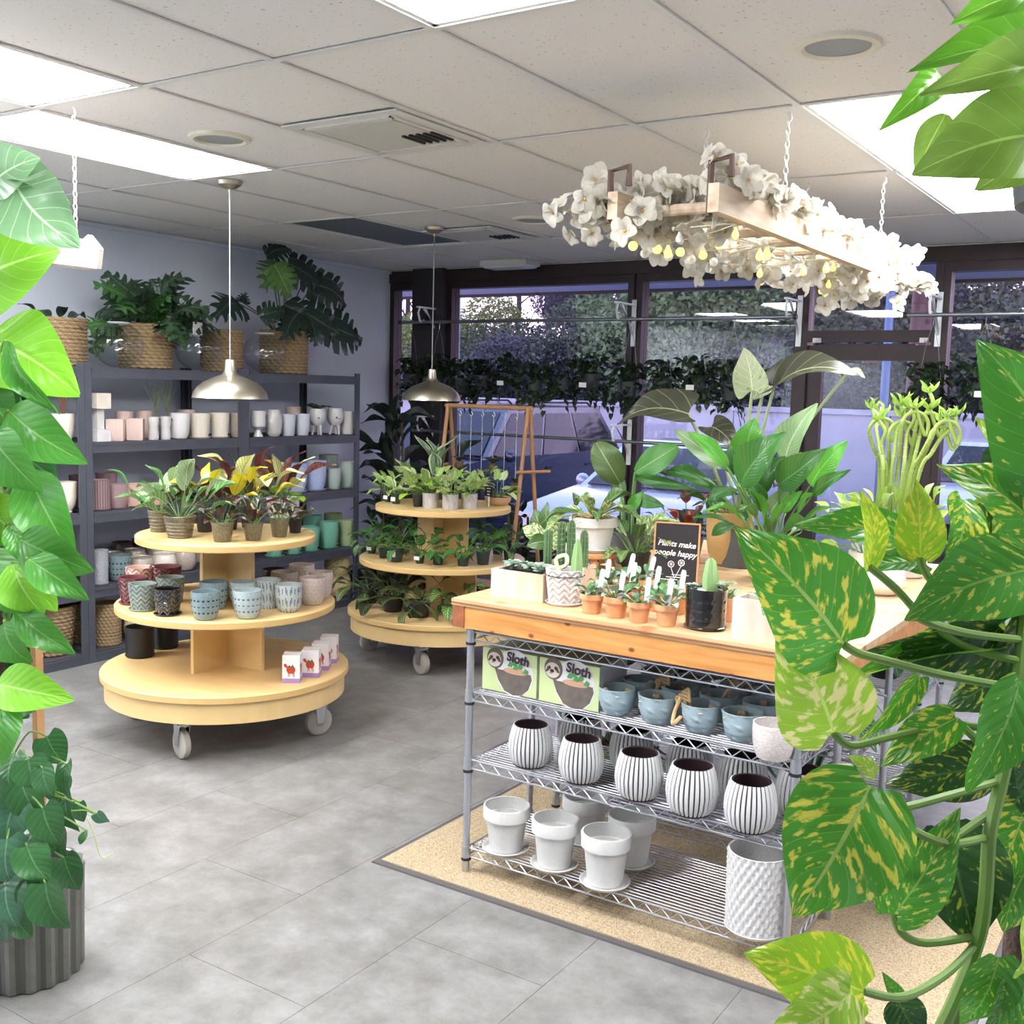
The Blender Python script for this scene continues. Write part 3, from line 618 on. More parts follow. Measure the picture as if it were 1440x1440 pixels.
# counter: pine boards on a knotty apron
TZ = .957
m_pine = bpy.data.materials.new('knotty_pine'); m_pine.use_nodes = True
def _pine(m, a, b, c, sx, knot):
    n = m.node_tree.nodes; l = m.node_tree.links; p = n['Principled BSDF']; p.inputs['Roughness'].default_value = .42
    t = n.new('ShaderNodeTexCoord'); oi = n.new('ShaderNodeObjectInfo'); ad = n.new('ShaderNodeVectorMath'); ad.operation = 'ADD'; l.new(t.outputs['Object'], ad.inputs[0]); l.new(oi.outputs['Location'], ad.inputs[1])
    mp = n.new('ShaderNodeMapping'); mp.inputs['Scale'].default_value = sx; l.new(ad.outputs[0], mp.inputs[0])
    v = n.new('ShaderNodeTexVoronoi'); v.inputs['Scale'].default_value = 1.; v.feature = 'F1'; v.voronoi_dimensions = '2D'; mp2 = n.new('ShaderNodeMapping'); mp2.inputs['Scale'].default_value = knot; mp2.inputs['Rotation'].default_value = (PI/2 if knot[1] < 1 else 0, 0, 0); l.new(ad.outputs[0], mp2.inputs[0]); l.new(mp2.outputs[0], v.inputs[0])
    nz = n.new('ShaderNodeTexNoise'); nz.inputs['Scale'].default_value = 2; nz.inputs['Detail'].default_value = 6; nz.inputs['Distortion'].default_value = 1.2; l.new(mp.outputs[0], nz.inputs[0])
    r = n.new('ShaderNodeValToRGB'); e = r.color_ramp.elements; e[0].position = .34; e[0].color = lin(a)+(1,); e[1].position = .62; e[1].color = lin(b)+(1,); l.new(nz.outputs[0], r.inputs[0])
    kr = n.new('ShaderNodeValToRGB'); e = kr.color_ramp.elements; e[0].position = .05; e[0].color = (1, 1, 1, 1); e[1].position = .11; e[1].color = (0, 0, 0, 1); l.new(v.outputs['Distance'], kr.inputs[0])
    mx = n.new('ShaderNodeMix'); mx.data_type = 'RGBA'; l.new(kr.outputs[0], mx.inputs[0]); l.new(r.outputs[0], mx.inputs[6]); mx.inputs[7].default_value = lin(c)+(1,); l.new(mx.outputs[2], p.inputs['Base Color'])
_pine(m_pine, (186, 124, 62), (212, 152, 86), (126, 62, 30), (1.2, 10, 10), (8, .05, 12))
m_ptop = bpy.data.materials.new('pine_top'); m_ptop.use_nodes = True; _pine(m_ptop, (196, 158, 114), (214, 182, 140), (170, 112, 66), (1.2, 12, 12), (3, 5, .05))
cx0, cx1, cy0, cy1 = -2.10, -.80, 2.865, 4.83
t = thing('wooden_counter', 'knotty pine counter top with deep apron resting on the wire racks', 'counter', ((cx0+cx1)/2, (cy0+cy1)/2, .862)); hx, hy = (cx1-cx0)/2, (cy1-cy0)/2
nb = 11
for k in range(nb):
    wb = 2*hy/nb; G().box((0, 0, 0), (2*hx, wb-.003, .022)).obj('board', m_ptop, t, (0, -hy+wb*(k+.5), TZ-.862-.011))
G().box((0, -hy+.045, .0285), (2*hx-.02, .022, .085-.026)).box((0, -hy+.046, .035), (2*hx-.02, .02, .05)).obj('apron', m_pine, t)
a = G().box((0, 0, 0), (2*hx-.05, .02, .074)).obj('apron_board', m_pine, t, (.02, -hy+.016, .037))
G().box((0, 0, 0), (.045, .024, .074)).obj('corner_block', mat('end_grain', (150, 88, 50), .6, noise=(40, .25)), t, (-hx+.028, -hy+.014, .037))
for zz, yy in ((.0755, .010), (.0835, .004)): G().box((0, 0, 0), (2*hx-.004, .012, .0045)).obj('bead_moulding', mat('bead_brown', (150, 92, 50), .5), t, (0, -hy+yy, zz-.001))  # thin beads in a darker brown than the apron
for s in (-1, 1): G().box((0, 0, 0), (.02, 2*hy-.04, .074)).obj('apron_board', m_pine, t, (s*(hx-.012), .01, .037))
# ================================================================ mat under the rack
m_sisal = bpy.data.materials.new('beige_loop_pile'); m_sisal.use_nodes = True
def _sisal():
    n = m_sisal.node_tree.nodes; l = m_sisal.node_tree.links; p = n['Principled BSDF']; p.inputs['Roughness'].default_value = .95
    t = n.new('ShaderNodeTexCoord'); nz = n.new('ShaderNodeTexNoise'); nz.inputs['Scale'].default_value = 240; l.new(t.outputs['Object'], nz.inputs[0])
    r = n.new('ShaderNodeValToRGB'); e = r.color_ramp.elements; e[0].position = .3; e[0].color = lin((128, 110, 86))+(1,); e[1].position = .6; e[1].color = lin((184, 165, 134))+(1,); l.new(nz.outputs[0], r.inputs[0]); l.new(r.outputs[0], p.inputs['Base Color'])
_sisal()
mx0, mx1, my0, my1 = -2.36, -.42, 2.78, 3.78
t = thing('floor_mat', 'beige ribbed entrance mat with dark rubber border under the wire rack', 'mat', ((mx0+mx1)/2, (my0+my1)/2, 0))
hx, hy = (mx1-mx0)/2, (my1-my0)/2
G().box((0, 0, .003), (2*hx, 2*hy, .006), taper=.997).obj('rubber_border', mat('mat_rubber', (84, 80, 80), .7), t)
g = G().box((0, 0, .0075), (2*hx-.05, 2*hy-.05, .005))
nx, ny = 62, 46
for i in range(nx):
    for j in range(ny):
        x, y = -hx+.04+(2*hx-.08)*(i+.5)/nx, -hy+.04+(2*hy-.08)*(j+.5)/ny; a, b = (2*hx-.08)/nx*.42, (2*hy-.08)/ny*.36
        g.add([(x-a, y-b, .0095), (x+a, y-b, .0095), (x+a, y+b, .0095), (x-a, y+b, .0095), (x-a*.5, y, .0145), (x+a*.5, y, .0145)], [(0, 1, 5, 4), (2, 3, 4, 5), (1, 2, 5), (3, 0, 4)])
stuff(g.obj('pile', m_sisal, t, angle=60))
# ================================================================ rods, brackets and wooden stand by the window
random.seed(8)
m_rod = mat('zinc_rod', (150, 156, 158), .35, .9); m_brk = mat('white_bracket', (232, 236, 238), .4)
RODY = 7.05
def rod(x0, x1, z, label):
    t = thing('hanging_rod', label, 'rod', ((x0+x1)/2, RODY, z), 0, 'metal rods across the windows'); h = (x1-x0)/2
    G().cyl((-h, 0, 0), (h, 0, 0), .0125, n=14).obj('pipe', m_rod, t)
    for s in (-1, 1): G().cyl((s*h-.012, 0, 0), (s*h+.012, 0, 0), .017, n=14).obj('end_cap', m_ring, t)
rod(-5.74, -2.42, 2.172, 'upper metal rod for hanging plants left of the door'); rod(-5.62, -2.55, 1.295, 'lower metal rod crossing the windows behind the wooden stand'); rod(-1.72, 2.9, 2.172, 'metal rod for hanging plants beyond the door')
def bracket(x, z, label):
    t = thing('rod_bracket', label, 'bracket', (x, YW-.09, z), 0, 'white rod brackets')
    G().box((0, .02, -.02), (.035, .010, .34)).obj('wall_plate', m_brk, t)
    G().box((0, -.125, .11), (.026, .29, .012)).obj('arm', m_brk, t)
    g = G(); M_ = Matrix(((0, 0, 1, 0), (1, 0, 0, 0), (0, 1, 0, 0), (0, 0, 0, 1))); g.prism([(.01, -.12), (.01, -.07), (-.20, .10), (-.16, .10)][::-1], -.006, .006, M_).obj('brace', m_brk, t)
    g = G().tube([(0, -.24, .11), (0, -.26, .06), (0, -.235, .0), (0, -.205, -.012), (0, -.185, .01)], .009, 7); g.obj('hook', m_brk, t)
for x, lb in ((-5.52, 'on the dark pillar'), (-3.72, 'on the mullion between the two shop windows'), (-2.47, 'beside the door hinge'), (-1.57, 'on the far side of the door')):
    bracket(x, 2.18, 'white bracket carrying the upper rod '+lb)
for x, lb in ((-5.52, 'on the dark pillar'), (-3.72, 'on the mullion between the two shop windows')): bracket(x, 1.30, 'white bracket carrying the lower rod '+lb)
# wooden A-frame stand
m_oak = mat('light_oak', (186, 138, 92), .55, noise=(9, .12, (1, 1, .15)))
ax0, ax1, ay, az = -4.60, -3.93, 6.2, 1.53
t = thing('plant_stand', 'wooden A-frame stand with a top bar for hanging air plants', 'plant stand', ((ax0+ax1)/2, ay, 0)); hw = (ax1-ax0)/2
for s in (-1, 1):
    for q in (-1, 1): G().tube([(s*hw, q*.24, 0), (s*hw, q*.012, az)], .014, 8).obj('leg', m_oak, t)
    G().tube([(s*hw, -.20, .45), (s*hw, .20, .45)], .011, 8).obj('brace', m_oak, t)
    G().tube([(s*hw, -.13, 1.10), (s*hw+.10*s, .13, 1.10)], .011, 8).obj('brace', m_oak, t)
G().tube([(-hw-.03, 0, az-.005), (hw+.03, 0, az-.005)], .015, 8).obj('top_bar', m_oak, t)
G().box((0, 0, .28), (2*hw, .30, .018)).obj('shelf', m_oak, t)
m_air = leaf_mat('air_plant', (78, 92, 70), rand=.2)
for k in range(6):
    x = ax0+.10+k*.095; L_ = .42+.12*((k*5) % 3)
    u = thing('hanging_air_plant', 'small air plant hung by a string from the wooden stand', 'plant', (x, ay, az-.02-L_), 0, 'air plants on the wooden stand')
    G().tube([(0, 0, L_-.02), (.012, 0, L_-.04), (0, 0, L_-.055), (-.01, 0, L_-.04)], .003, 5).obj('hook', m_brk, u); G().tube([(0, 0, L_-.05), (0, 0, .05)], .0018, 5).obj('string', m_brk, u)
    G().sphere((0, 0, .02), .035, 10, 6, (1, 1, .8)).obj('moss_ball', mat('coir', (104, 84, 62), .95, noise=(40, .3)), u)
    for q in range(9):
        a = q*2.4; d = Vector((math.cos(a), math.sin(a), .55)); put_leaf(u, u.location+Vector((0, 0, .04)), u.location+Vector((0, 0, .04))+d*random.uniform(.06, .10), .028, (0, 0, 1), 'lance', m_air)
# ================================================================ pots
random.seed(21)
def prof(kind):
    """outer wall of a unit pot: radius 1 at the widest, height 1"""
    return {'taper': [(.74, 0), (.78, .02), (.90, .5), (.99, .97), (1, 1)], 'straight': [(.93, 0), (.96, .02), (.97, .5), (.99, .97), (1, 1)],
            'cup': [(.62, 0), (.74, .04), (.88, .22), (.97, .50), (1, .80), (.985, 1)], 'belly': [(.55, 0), (.72, .05), (.93, .28), (1, .52), (.94, .78), (.84, .93), (.88, 1)],
            'collar': [(.66, 0), (.70, .02), (.86, .68), (.87, .72), (1, .73), (1, .98), (.98, 1)], 'urn': [(.55, 0), (.60, .04), (.56, .08), (.82, .22), (.95, .5), (.97, .8), (1.0, .93), (1.0, 1)],
            'goblet': [(.62, 0), (.60, .04), (.34, .20), (.34, .26), (.95, .40), (1, .62), (.96, .94), (.98, 1)], 'vase': [(.8, 0), (.92, .12), (.80, .40), (.74, .52), (.92, .70), (1, .86), (.96, 1)],
            'bowl': [(.50, 0), (.66, .06), (.86, .32), (.96, .64), (1, 1)], 'egg': [(.60, 0), (.82, .10), (.98, .35), (1, .52), (.90, .80), (.72, .97), (.70, 1)],
            'nursery': [(.72, 0), (.74, .02), (.96, .88), (1.0, .89), (1.0, .99), (.97, 1)], 'round': [(.45, 0), (.72, .10), (.95, .34), (1, .55), (.94, .82), (.86, 1)]}[kind]
def fine_prof(P, n=48):
    out = []; zs = [i/n for i in range(n+1)]
    for z in zs:
        for (r0, z0), (r1, z1) in zip(P, P[1:]):
            if z0 <= z <= z1+1e-9: out.append((r0+(r1-r0)*(z-z0)/max(1e-6, z1-z0), z)); break
    return out
tri = lambda v: abs((v % 1)-.5)*2
RELIEF = {None: None,
    'chevron': (72, lambda a, z: .045*(tri(z*5.5+tri(a/(2*PI)*9)*1.0) > .45)), 'ribs': (72, lambda a, z: .035*math.cos(a*18)), 'fine': (96, lambda a, z: .018*math.cos(a*24)),
    'dimple': (72, lambda a, z: -.045*max(0, math.cos(a*18+(PI if int(z*9) % 2 else 0)))*max(0, math.sin(z*9*PI))**2 if .12 < z < .9 else 0),
    'lattice': (72, lambda a, z: -.05*max(0, math.cos(a*14+z*22))*max(0, math.cos(a*14-z*22))), 'drip': (72, lambda a, z: -.04*max(0, math.cos(a*20))*(tri(z*2.5+math.sin(a*10)*.3) > .45)),
    'weave': (96, lambda a, z: .055*math.cos(a*24+(PI if int(z*12) % 2 else 0))*abs(math.sin(z*12*PI))), 'braid': (80, lambda a, z: .085*abs(math.sin(z*13*PI))*(.55+.45*math.cos(a*20+z*13*PI))),
    'rings': (48, lambda a, z: .03*math.sin(z*40) if .1 < z < .8 else 0), 'knob': (72, lambda a, z: .06*max(0, math.cos(a*7+z*9))*max(0, math.sin(z*14)))}
POTM = {}
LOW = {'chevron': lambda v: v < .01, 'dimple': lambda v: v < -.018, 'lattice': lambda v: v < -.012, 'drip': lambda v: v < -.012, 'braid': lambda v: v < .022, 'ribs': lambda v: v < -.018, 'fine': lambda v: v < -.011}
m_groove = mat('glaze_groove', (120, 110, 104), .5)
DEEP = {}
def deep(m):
    '''darker copy of the material for the grooves of a pot'''
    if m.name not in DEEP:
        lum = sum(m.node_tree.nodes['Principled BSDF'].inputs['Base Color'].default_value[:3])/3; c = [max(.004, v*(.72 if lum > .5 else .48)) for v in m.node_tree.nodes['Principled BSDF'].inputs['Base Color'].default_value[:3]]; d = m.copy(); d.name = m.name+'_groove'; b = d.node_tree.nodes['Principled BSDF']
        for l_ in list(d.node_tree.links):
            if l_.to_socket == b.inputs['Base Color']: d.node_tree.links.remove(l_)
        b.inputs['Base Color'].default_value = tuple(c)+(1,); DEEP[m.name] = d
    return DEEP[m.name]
def pot_mesh(kind, asp, relief=None, wall=.07, flat=None):
    """hollow pot, radius 1; asp = height / radius"""
    key = (kind, round(asp, 1), relief, flat)
    if key in POTM: return POTM[key]
    P = prof(kind); n = 40; mod = None
    if relief: n, fn = RELIEF[relief]; P = fine_prof(P); outer = len(P); mod = lambda a, z, r, i: (fn(a, z/asp) if i < outer else 0)
    if flat:                                              # square or faceted plan
        base = mod; k = flat
        mod = lambda a, z, r, i: r*(1/max(abs(math.cos(((a+PI/k) % (2*PI/k))-PI/k)), .5)*.86-1)+(base(a, z, r, i) if base else 0)
    Q = [(r, z*asp) for r, z in P]+[(P[-1][0]-wall*.6, asp+.01), (P[-1][0]-wall, asp-.01)]+[(r-wall, z*asp) for r, z in reversed(P[1:-1]) if z > .16]+[(.001, .16*asp)]
    g = G().lathe(Q, n, mod=mod)
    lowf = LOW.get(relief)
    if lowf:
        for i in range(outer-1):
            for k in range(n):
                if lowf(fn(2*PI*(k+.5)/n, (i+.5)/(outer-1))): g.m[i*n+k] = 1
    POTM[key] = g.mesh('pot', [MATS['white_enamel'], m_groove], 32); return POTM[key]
SAUC = {}
def saucer_mesh():
    if 'm' not in SAUC: SAUC['m'] = G().lathe([(.80, 0), (.86, 0), (1.0, .16), (.97, .18), (.84, .05), (.001, .05)], 36).mesh('saucer', MATS['white_enamel'])
    return SAUC['m']
def glaze(name, rgb, rough=.3, rgb2=None, **k): return mat(name, rgb, rough, noise=k.pop('noise', (14, .10)), rgb2=rgb2, coat=k.pop('coat', .35), **k)
m_soil = mat('potting_soil', (52, 42, 38), .95, noise=(60, .4), bump=(120, .8))
SOILM = G().lathe([(1, 0), (.7, .05), (.001, .07)], 20).mesh('soil', m_soil)
def pot(label, p, r, h, kind, m, relief=None, saucer=False, flat=None, group=None, rz=None, name='plant_pot', cat='pot', soil=False, inner=None):
    """one pot standing with its foot centre at p"""
    t = thing(name, label, cat, p, rz if rz is not None else random.uniform(0, 6), group); z0 = 0
    if saucer:
        link('saucer', saucer_mesh(), t, (0, 0, 0), 0, (r*1.02, r*1.02, r*.9), m); z0 = .05*r
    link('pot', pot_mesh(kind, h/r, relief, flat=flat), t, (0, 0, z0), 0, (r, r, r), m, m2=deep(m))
    if soil: link('soil', SOILM, t, (0, 0, z0+h*.86), 0, (r*.88, r*.88, r))
    return t
def shelf_pot(label, px, w, hpx, lvl, kind, m, row=0, **k):
    """a pot on deck lvl of the racks: px its column, w and hpx its size in the photograph, row 0 at the front"""
    z = DECKS[lvl]; X = RXF-.09-row*.19; py = 600
    for _ in range(4):
        p = on_x(px, py, X); py += (p.z-z)*ppm(p)
    s = ppm(p); r = w/2/s; X = RXF-.045-r-row*.19; p = on_x(px, py, X)
    return pot(label, (X, p.y, z), r, hpx/s, kind, m, **k)
g_white = glaze('white_glaze', (226, 224, 222)); g_cream = glaze('cream_glaze', (230, 220, 204)); g_blush = glaze('blush_glaze', (222, 196, 184)); g_bluwhite = glaze('cool_white_glaze', (222, 226, 234)); g_spec = glaze('speckled_white', (226, 224, 220), rgb2=(198, 194, 190), noise=(60, .1))
g_mauve = glaze('mauve_glaze', (160, 132, 134)); g_dmauve = glaze('deep_mauve_glaze', (110, 82, 88)); g_pink = glaze('pink_glaze', (214, 176, 162)); g_blue = glaze('powder_blue_glaze', (168, 182, 222), rgb2=(196, 204, 230)); g_sage = glaze('sage_glaze', (178, 194, 184)); g_mint = glaze('mint_glaze', (126, 190, 164)); g_leaf = glaze('pale_green_glaze', (170, 190, 138))
g_grey = glaze('charcoal_glaze', (92, 94, 98), .5); g_rustic = glaze('rustic_grey_white', (196, 198, 204), .6, rgb2=(120, 124, 130), noise=(16, .2)); g_stone = glaze('stoneware_beige', (196, 184, 168), rgb2=(150, 136, 124)); g_brown = glaze('dark_brown_glaze', (64, 48, 46)); g_teal = glaze('teal_dimple_glaze', (70, 92, 98), .25, rgb2=(150, 168, 170), noise=(30, .1))
# second deck from the top: white and blush pots
S = shelf_pot; A_ = 'white pots on the upper shelf'
S('cream planter with tufts of grass half hidden by the climbing plant', 86, 36, 40, 3, 'cup', g_cream)
S('blush square-sided pot beside the white pedestal box', 163, 27, 30, 3, 'straight', g_blush, flat=4, rz=.78); S('blush square-sided pot beside the twin grass vases', 191, 26, 30, 3, 'straight', g_blush, flat=4, rz=.78)
for px in (216, 233): S('waisted white vase with a grass tuft on the upper shelf', px, 16, 32, 3, 'vase', g_spec, group='twin grass vases')
S('plain white pot with rounded shoulders beside the grass vases', 252, 30, 36, 3, 'cup', g_white)
for px, w in ((281, 30), (309, 28)): S('pale cream pot on its own saucer under the nickel lamp', px, w, 34, 3, 'taper', g_cream, saucer=True, group='cream saucer pots')
S('off-white pot hidden behind the double rack post', 333, 20, 34, 3, 'cup', g_stone)
S('white goblet pot on a flared foot', 363, 22, 36, 3, 'goblet', g_white); S('white egg-shaped pot carved with swirls', 385, 24, 37, 3, 'egg', g_spec, relief='knob')
for px in (405, 425): S('small smooth cool-white pot between the carved egg and the legged planter', px, 22, 30, 3, 'taper', g_bluwhite, group='small cool-white pots')
S('white cylinder pot with stippled sides at the end of the upper shelf', 488, 19, 32, 3, 'straight', g_spec, relief='knob')
for px, w, nm in ((175, 24, 'behind the blush square pots'), (204, 24, 'behind the grass vases'), (262, 26, 'behind the round white pot'), (412, 22, 'behind the small cool-white pots')): S('pale pot standing in the back row '+nm, px, w, 38, 3, 'straight', g_blush, row=1)
# white pedestal box and its block
p = on_x(138, 618, -5.50)
t = thing('pedestal_block', 'tall white pedestal with square top beside the rack post', 'pedestal', (-5.50, p.y, DECKS[3]), .1); G().box((0, 0, .035), (.10, .10, .07)).obj('foot', g_white, t); G().box((0, 0, .13), (.05, .05, .12)).obj('stem', m_vent, t); G().box((0, 0, .235), (.105, .105, .09)).obj('head', g_cream, t)
# legged face pots
for px, lb in ((446, 'white legged pot with a small face and a sprawling air plant'), (471, 'white legged pot with a small face and an empty rim')):
    t = shelf_pot(lb, px, 24, 24, 3, 'round', g_white, rz=0); r = t.children[0].scale[0]
    for ch in t.children: ch.location.z += .065
    for k in range(3):
        a = k*2.1; G().tube([(math.cos(a)*r*.45, math.sin(a)*r*.45, .08), (math.cos(a)*r*.62, math.sin(a)*r*.62, 0)], [.012, .008], 8).obj('leg', g_white, t)
    for s in (-1, 1): G().sphere((r*.86, s*r*.34-.02, .065+r*.95), .006, 8, 6).obj('eye', m_trim, t)
    G().sphere((r*.97, -.02, .065+r*.8), .008, 8, 6).obj('nose', g_white, t)
    if px == 446:
        for q in range(12):
            a = q*2.4; d = Vector((math.cos(a), math.sin(a), .3))*random.uniform(.07, .13); link('leaf', leaf('lance', q % 6), t, m=m_air, M=leaf_matrix(Vector((0, 0, .065+r*1.7)), Vector((0, 0, .065+r*1.7))+d, .02, (0, 0, 1)))
def tuft(px, base_px_w, lvl, label, n=24, h=.20, m=None, group=None):
    p = on_x(px, 600, RXF-.12); t = thing('grass_tuft', label, 'grass', (RXF-.10, p.y, DECKS[lvl]+.15), 0, group); g = G()
    for q in range(n):
        a = q*2.4; d = random.uniform(.1, .4)*h; g.tube([(0, 0, -.03), (math.cos(a)*d*.4, math.sin(a)*d*.4, h*.5), (math.cos(a)*d, math.sin(a)*d, h*random.uniform(.7, 1.1))], [.0016, .0012, .0004], 4)
    stuff(g.obj('blade', m or mat('grass_blade', (112, 118, 92), .7), t)); G().lathe([(.026, -.035), (.026, -.02), (.001, -.012)], 14).obj('soil', m_soil, t)
for px in (216, 233): tuft(px, 16, 3, 'wispy grass growing in a waisted white vase', group='grass in the twin vases')
tuft(86, 30, 3, 'dry brown grass growing in the cream planter', 40, .16, mat('dry_grass', (140, 104, 86), .8))
# third deck: mauve, pink, blue
S('cream urn on small feet beside the rack post', 92, 32, 44, 2, 'urn', g_cream); S('pale cream bowl half hidden by climbing leaves', 30, 46, 34, 2, 'cup', g_cream); S('deep mauve pot standing behind the cream urn', 111, 26, 46, 2, 'taper', g_dmauve, row=1)
S('tall ribbed mauve pot on its saucer next to the rack post', 141, 28, 42, 2, 'straight', g_mauve, relief='fine', saucer=True); S('rounded mauve pot on its saucer next to the pink pots', 166, 30, 33, 2, 'cup', g_mauve, saucer=True)
S('pink square-sided pot on its saucer', 194, 30, 31, 2, 'straight', g_pink, flat=4, saucer=True, rz=.78); S('pink pot mostly hidden behind the rubber plant leaves', 219, 26, 30, 2, 'cup', g_pink, saucer=True)
for px, nm in ((150, 'behind the tall ribbed mauve pot'), (255, 'behind the leafy display')): S('dusky mauve pot in the back row '+nm, px, 30, 46, 2, 'taper', g_mauve, row=1)
S('powder blue pot next to the lime pothos', 416, 32, 40, 2, 'cup', g_blue, saucer=True); S('powder blue speckled pot beside the sage pots', 443, 32, 42, 2, 'cup', g_blue, saucer=True); S('small sage pot between the blue pot and the round one', 469, 21, 28, 2, 'cup', g_sage, saucer=True); S('round sage-white pot at the end of the rack', 489, 27, 36, 2, 'belly', g_sage, saucer=True); S('sage pot in the back row behind the blue pots', 462, 28, 44, 2, 'straight', g_sage, row=1)
# fourth deck: charcoal, stoneware, mint
S('large charcoal pot half hidden by climbing leaves', 82, 44, 46, 1, 'straight', g_grey, saucer=True); S('smaller charcoal pot beside the large one', 52, 28, 28, 1, 'cup', g_grey, saucer=True)
S('tall rough grey-white pot next to the rack post', 141, 23, 48, 1, 'straight', g_rustic, relief='knob', saucer=True); S('blue-grey pot with pierced dimples next to the rough tall pot', 168, 32, 36, 1, 'cup', g_teal, relief='dimple')
for k, px in enumerate((199, 231, 259)): S(['stoneware belly pot next to the dimpled pot', 'cream stoneware belly pot behind the burgundy pots', 'pale stoneware belly pot behind the display panel'][k], px, 35, 29, 1, 'belly', [g_stone, g_cream, g_stone][k])
for k, px in enumerate((160, 190, 220, 250, 278)): S('brown-rimmed stoneware pot in the middle row of the lower shelf', px, 32, 32, 1, 'belly', g_stone, row=1, group='middle row of stoneware pots')
for k, px in enumerate((172, 200, 228, 254)): S('dark brown pot at the back of the lower shelf', px, 32, 36, 1, 'belly', g_brown, row=2, group='back row of brown pots')
for k, px in enumerate((386, 412, 436)): S(['mint crackle-glazed pot under the display top', 'mint pot between the crackled one and its twin', 'mint pot on a saucer behind the lattice pots'][k], px, 27, 34, 1, 'cup', g_mint, saucer=True)
S('deep mint pot beside the pale green one', 462, 28, 36, 1, 'cup', g_mint, saucer=True); S('pale green waisted pot at the end of the lower shelf', 487, 25, 36, 1, 'vase', g_leaf); S('pale green pot in the back row behind the mint pots', 468, 26, 40, 1, 'straight', g_leaf, row=1); S('mint pot in the back row behind its twins', 440, 28, 42, 1, 'straight', g_mint, row=1)
# baskets on the bottom deck and on top
m_sea = mat('seagrass', (186, 160, 120), .9, noise=(70, .25), rgb2=(132, 104, 72)); m_palm = mat('pale_palm_weave', (206, 186, 136), .85, noise=(40, .15))
S('seagrass storage basket with wavy rim under the charcoal pots', 72, 66, 70, 0, 'taper', m_sea, relief='braid', name='storage_basket', cat='basket'); S('seagrass basket standing behind the rack post', 112, 30, 56, 0, 'taper', m_sea, relief='braid', row=1, name='storage_basket', cat='basket')
S('seagrass basket beside the black pot', 151, 38, 60, 0, 'straight', m_sea, relief='braid', name='storage_basket', cat='basket'); S('pale belly basket tucked behind the round display', 190, 30, 36, 0, 'belly', m_palm, relief='weave', name='storage_basket', cat='basket')
for k, (px, w, h_) in enumerate(((474, 38, 30), (440, 30, 40))): S(['pale belly basket under the pale green pot', 'pale belly basket behind the cream lattice pots'][k], px, w, h_, 0, 'belly', m_palm, relief='weave', name='storage_basket', cat='basket')
t0 = shelf_pot('pale belly basket resting on top of another basket', 474, 36, 30, 0, 'belly', m_palm, relief='weave', name='storage_basket', cat='basket'); t0.location.z += .155
TOPB = {}
for k, (px, w, h_, lb, kd) in enumerate(((78, 84, 66, 'big seagrass basket with frayed rim on top of the rack', 'straight'), (205, 72, 62, 'seagrass basket holding the feathery philodendron', 'straight'), (312, 58, 58, 'seagrass basket with looped handle between two glass globes', 'straight'), (399, 66, 60, 'seagrass basket holding the monstera', 'straight'))):
    z = DECKS[4]; X = -5.66; py = 515
    for _ in range(4): p = on_x(px, py, X); py += (p.z-z)*ppm(p)
    s = ppm(p); t = pot(lb, (X, p.y, z), w/2/s, h_/s, kd, m_sea, relief='braid', name='seagrass_basket', cat='basket'); TOPB[k] = (Vector((X, p.y, z)), w/2/s, h_/s)
    if k == 2:
        r = w/2/s; G().tube(smooth([(-r*.9, -.05, h_/s-.02), (-r*.9, -.05, h_/s+.05), (-r*.9, .05, h_/s+.05), (-r*.9, .05, h_/s-.02)], 5), .009, 7).obj('handle', m_sea, t)
# glass globes
m_cg2 = bpy.data.materials.new('clear_glass'); m_cg2.use_nodes = True; _glass(m_cg2, (.93, .95, .96), .03, 1.0)
for px, w, lb in ((167, 68, 'clear glass globe vase in front of the feathery philodendron'), (279, 66, 'clear glass globe vase in front of the looped-handle basket'), (372, 60, 'clear glass globe vase in front of the monstera basket')):
    z = DECKS[4]; X = -5.50; p = on_x(px, 515, X); s = ppm(p); r = w/2/s
    t = thing('glass_globe', lb, 'glass vase', (X, p.y, z), 0, 'glass globes on the rack'); P = [(r*math.cos(a), r*.93+r*.93*math.sin(a)) for a in [-PI/2+.35+(PI*.80-.35+.25)*k/14 for k in range(15)]]; P = [(.001, .003)]+[(a, max(b, .003)) for a, b in P]+[(P[-1][0]+.008, P[-1][1]+.006)]
    G().lathe(P, 40, close=True).obj('globe', m_cg2, t, angle=80); G().lathe([(P[-1][0]-.003, P[-1][1]-.003), (P[-1][0]+.004, P[-1][1]-.001), (P[-1][0]+.004, P[-1][1]+.004), (P[-1][0]-.003, P[-1][1]+.003)], 36, close=True).obj('lip', mat('glass_lip', (200, 208, 210), .1, coat=.5), t)
    if px == 279: G().box((r*.35, -.05, r*1.75), (.006, .07, .08)).obj('price_tag', g_white, t)
# ---------------------------------------------------------------- pots on the round display by the shelves
def foot(label, px, py, w, h_, z, kind, m, **k):
    p = on_z(px, py, z); s = ppm(p); r = w/2/s; kk = prof(kind)[0][0]; q = stand(px, py, z, r*kk); s = ppm(q)
    return pot(label, q, w/2/s, h_/s*1.02, kind, m, **k)
g_burg = glaze('burgundy_glaze', (112, 56, 62), .35); g_gsage = glaze('grey_sage_glaze', (136, 150, 142), .45); g_blk = glaze('gloss_black', (18, 18, 20), .12, coat=.8); g_silver = glaze('silver_blue_glaze', (132, 150, 156), .25, rgb2=(186, 194, 190), noise=(24, .1)); g_drip = glaze('blue_drip_glaze', (150, 172, 186), .25, rgb2=(196, 190, 172), noise=(9, .1, (4, 4, .6))); g_lat = glaze('cream_lattice_glaze', (206, 194, 182), .4, rgb2=(160, 140, 128), noise=(30, .1)); g_mblk = glaze('satin_black', (24, 24, 24), .45, coat=.1)
Z1, Z2, Z0 = .62, .939, .31
F = foot
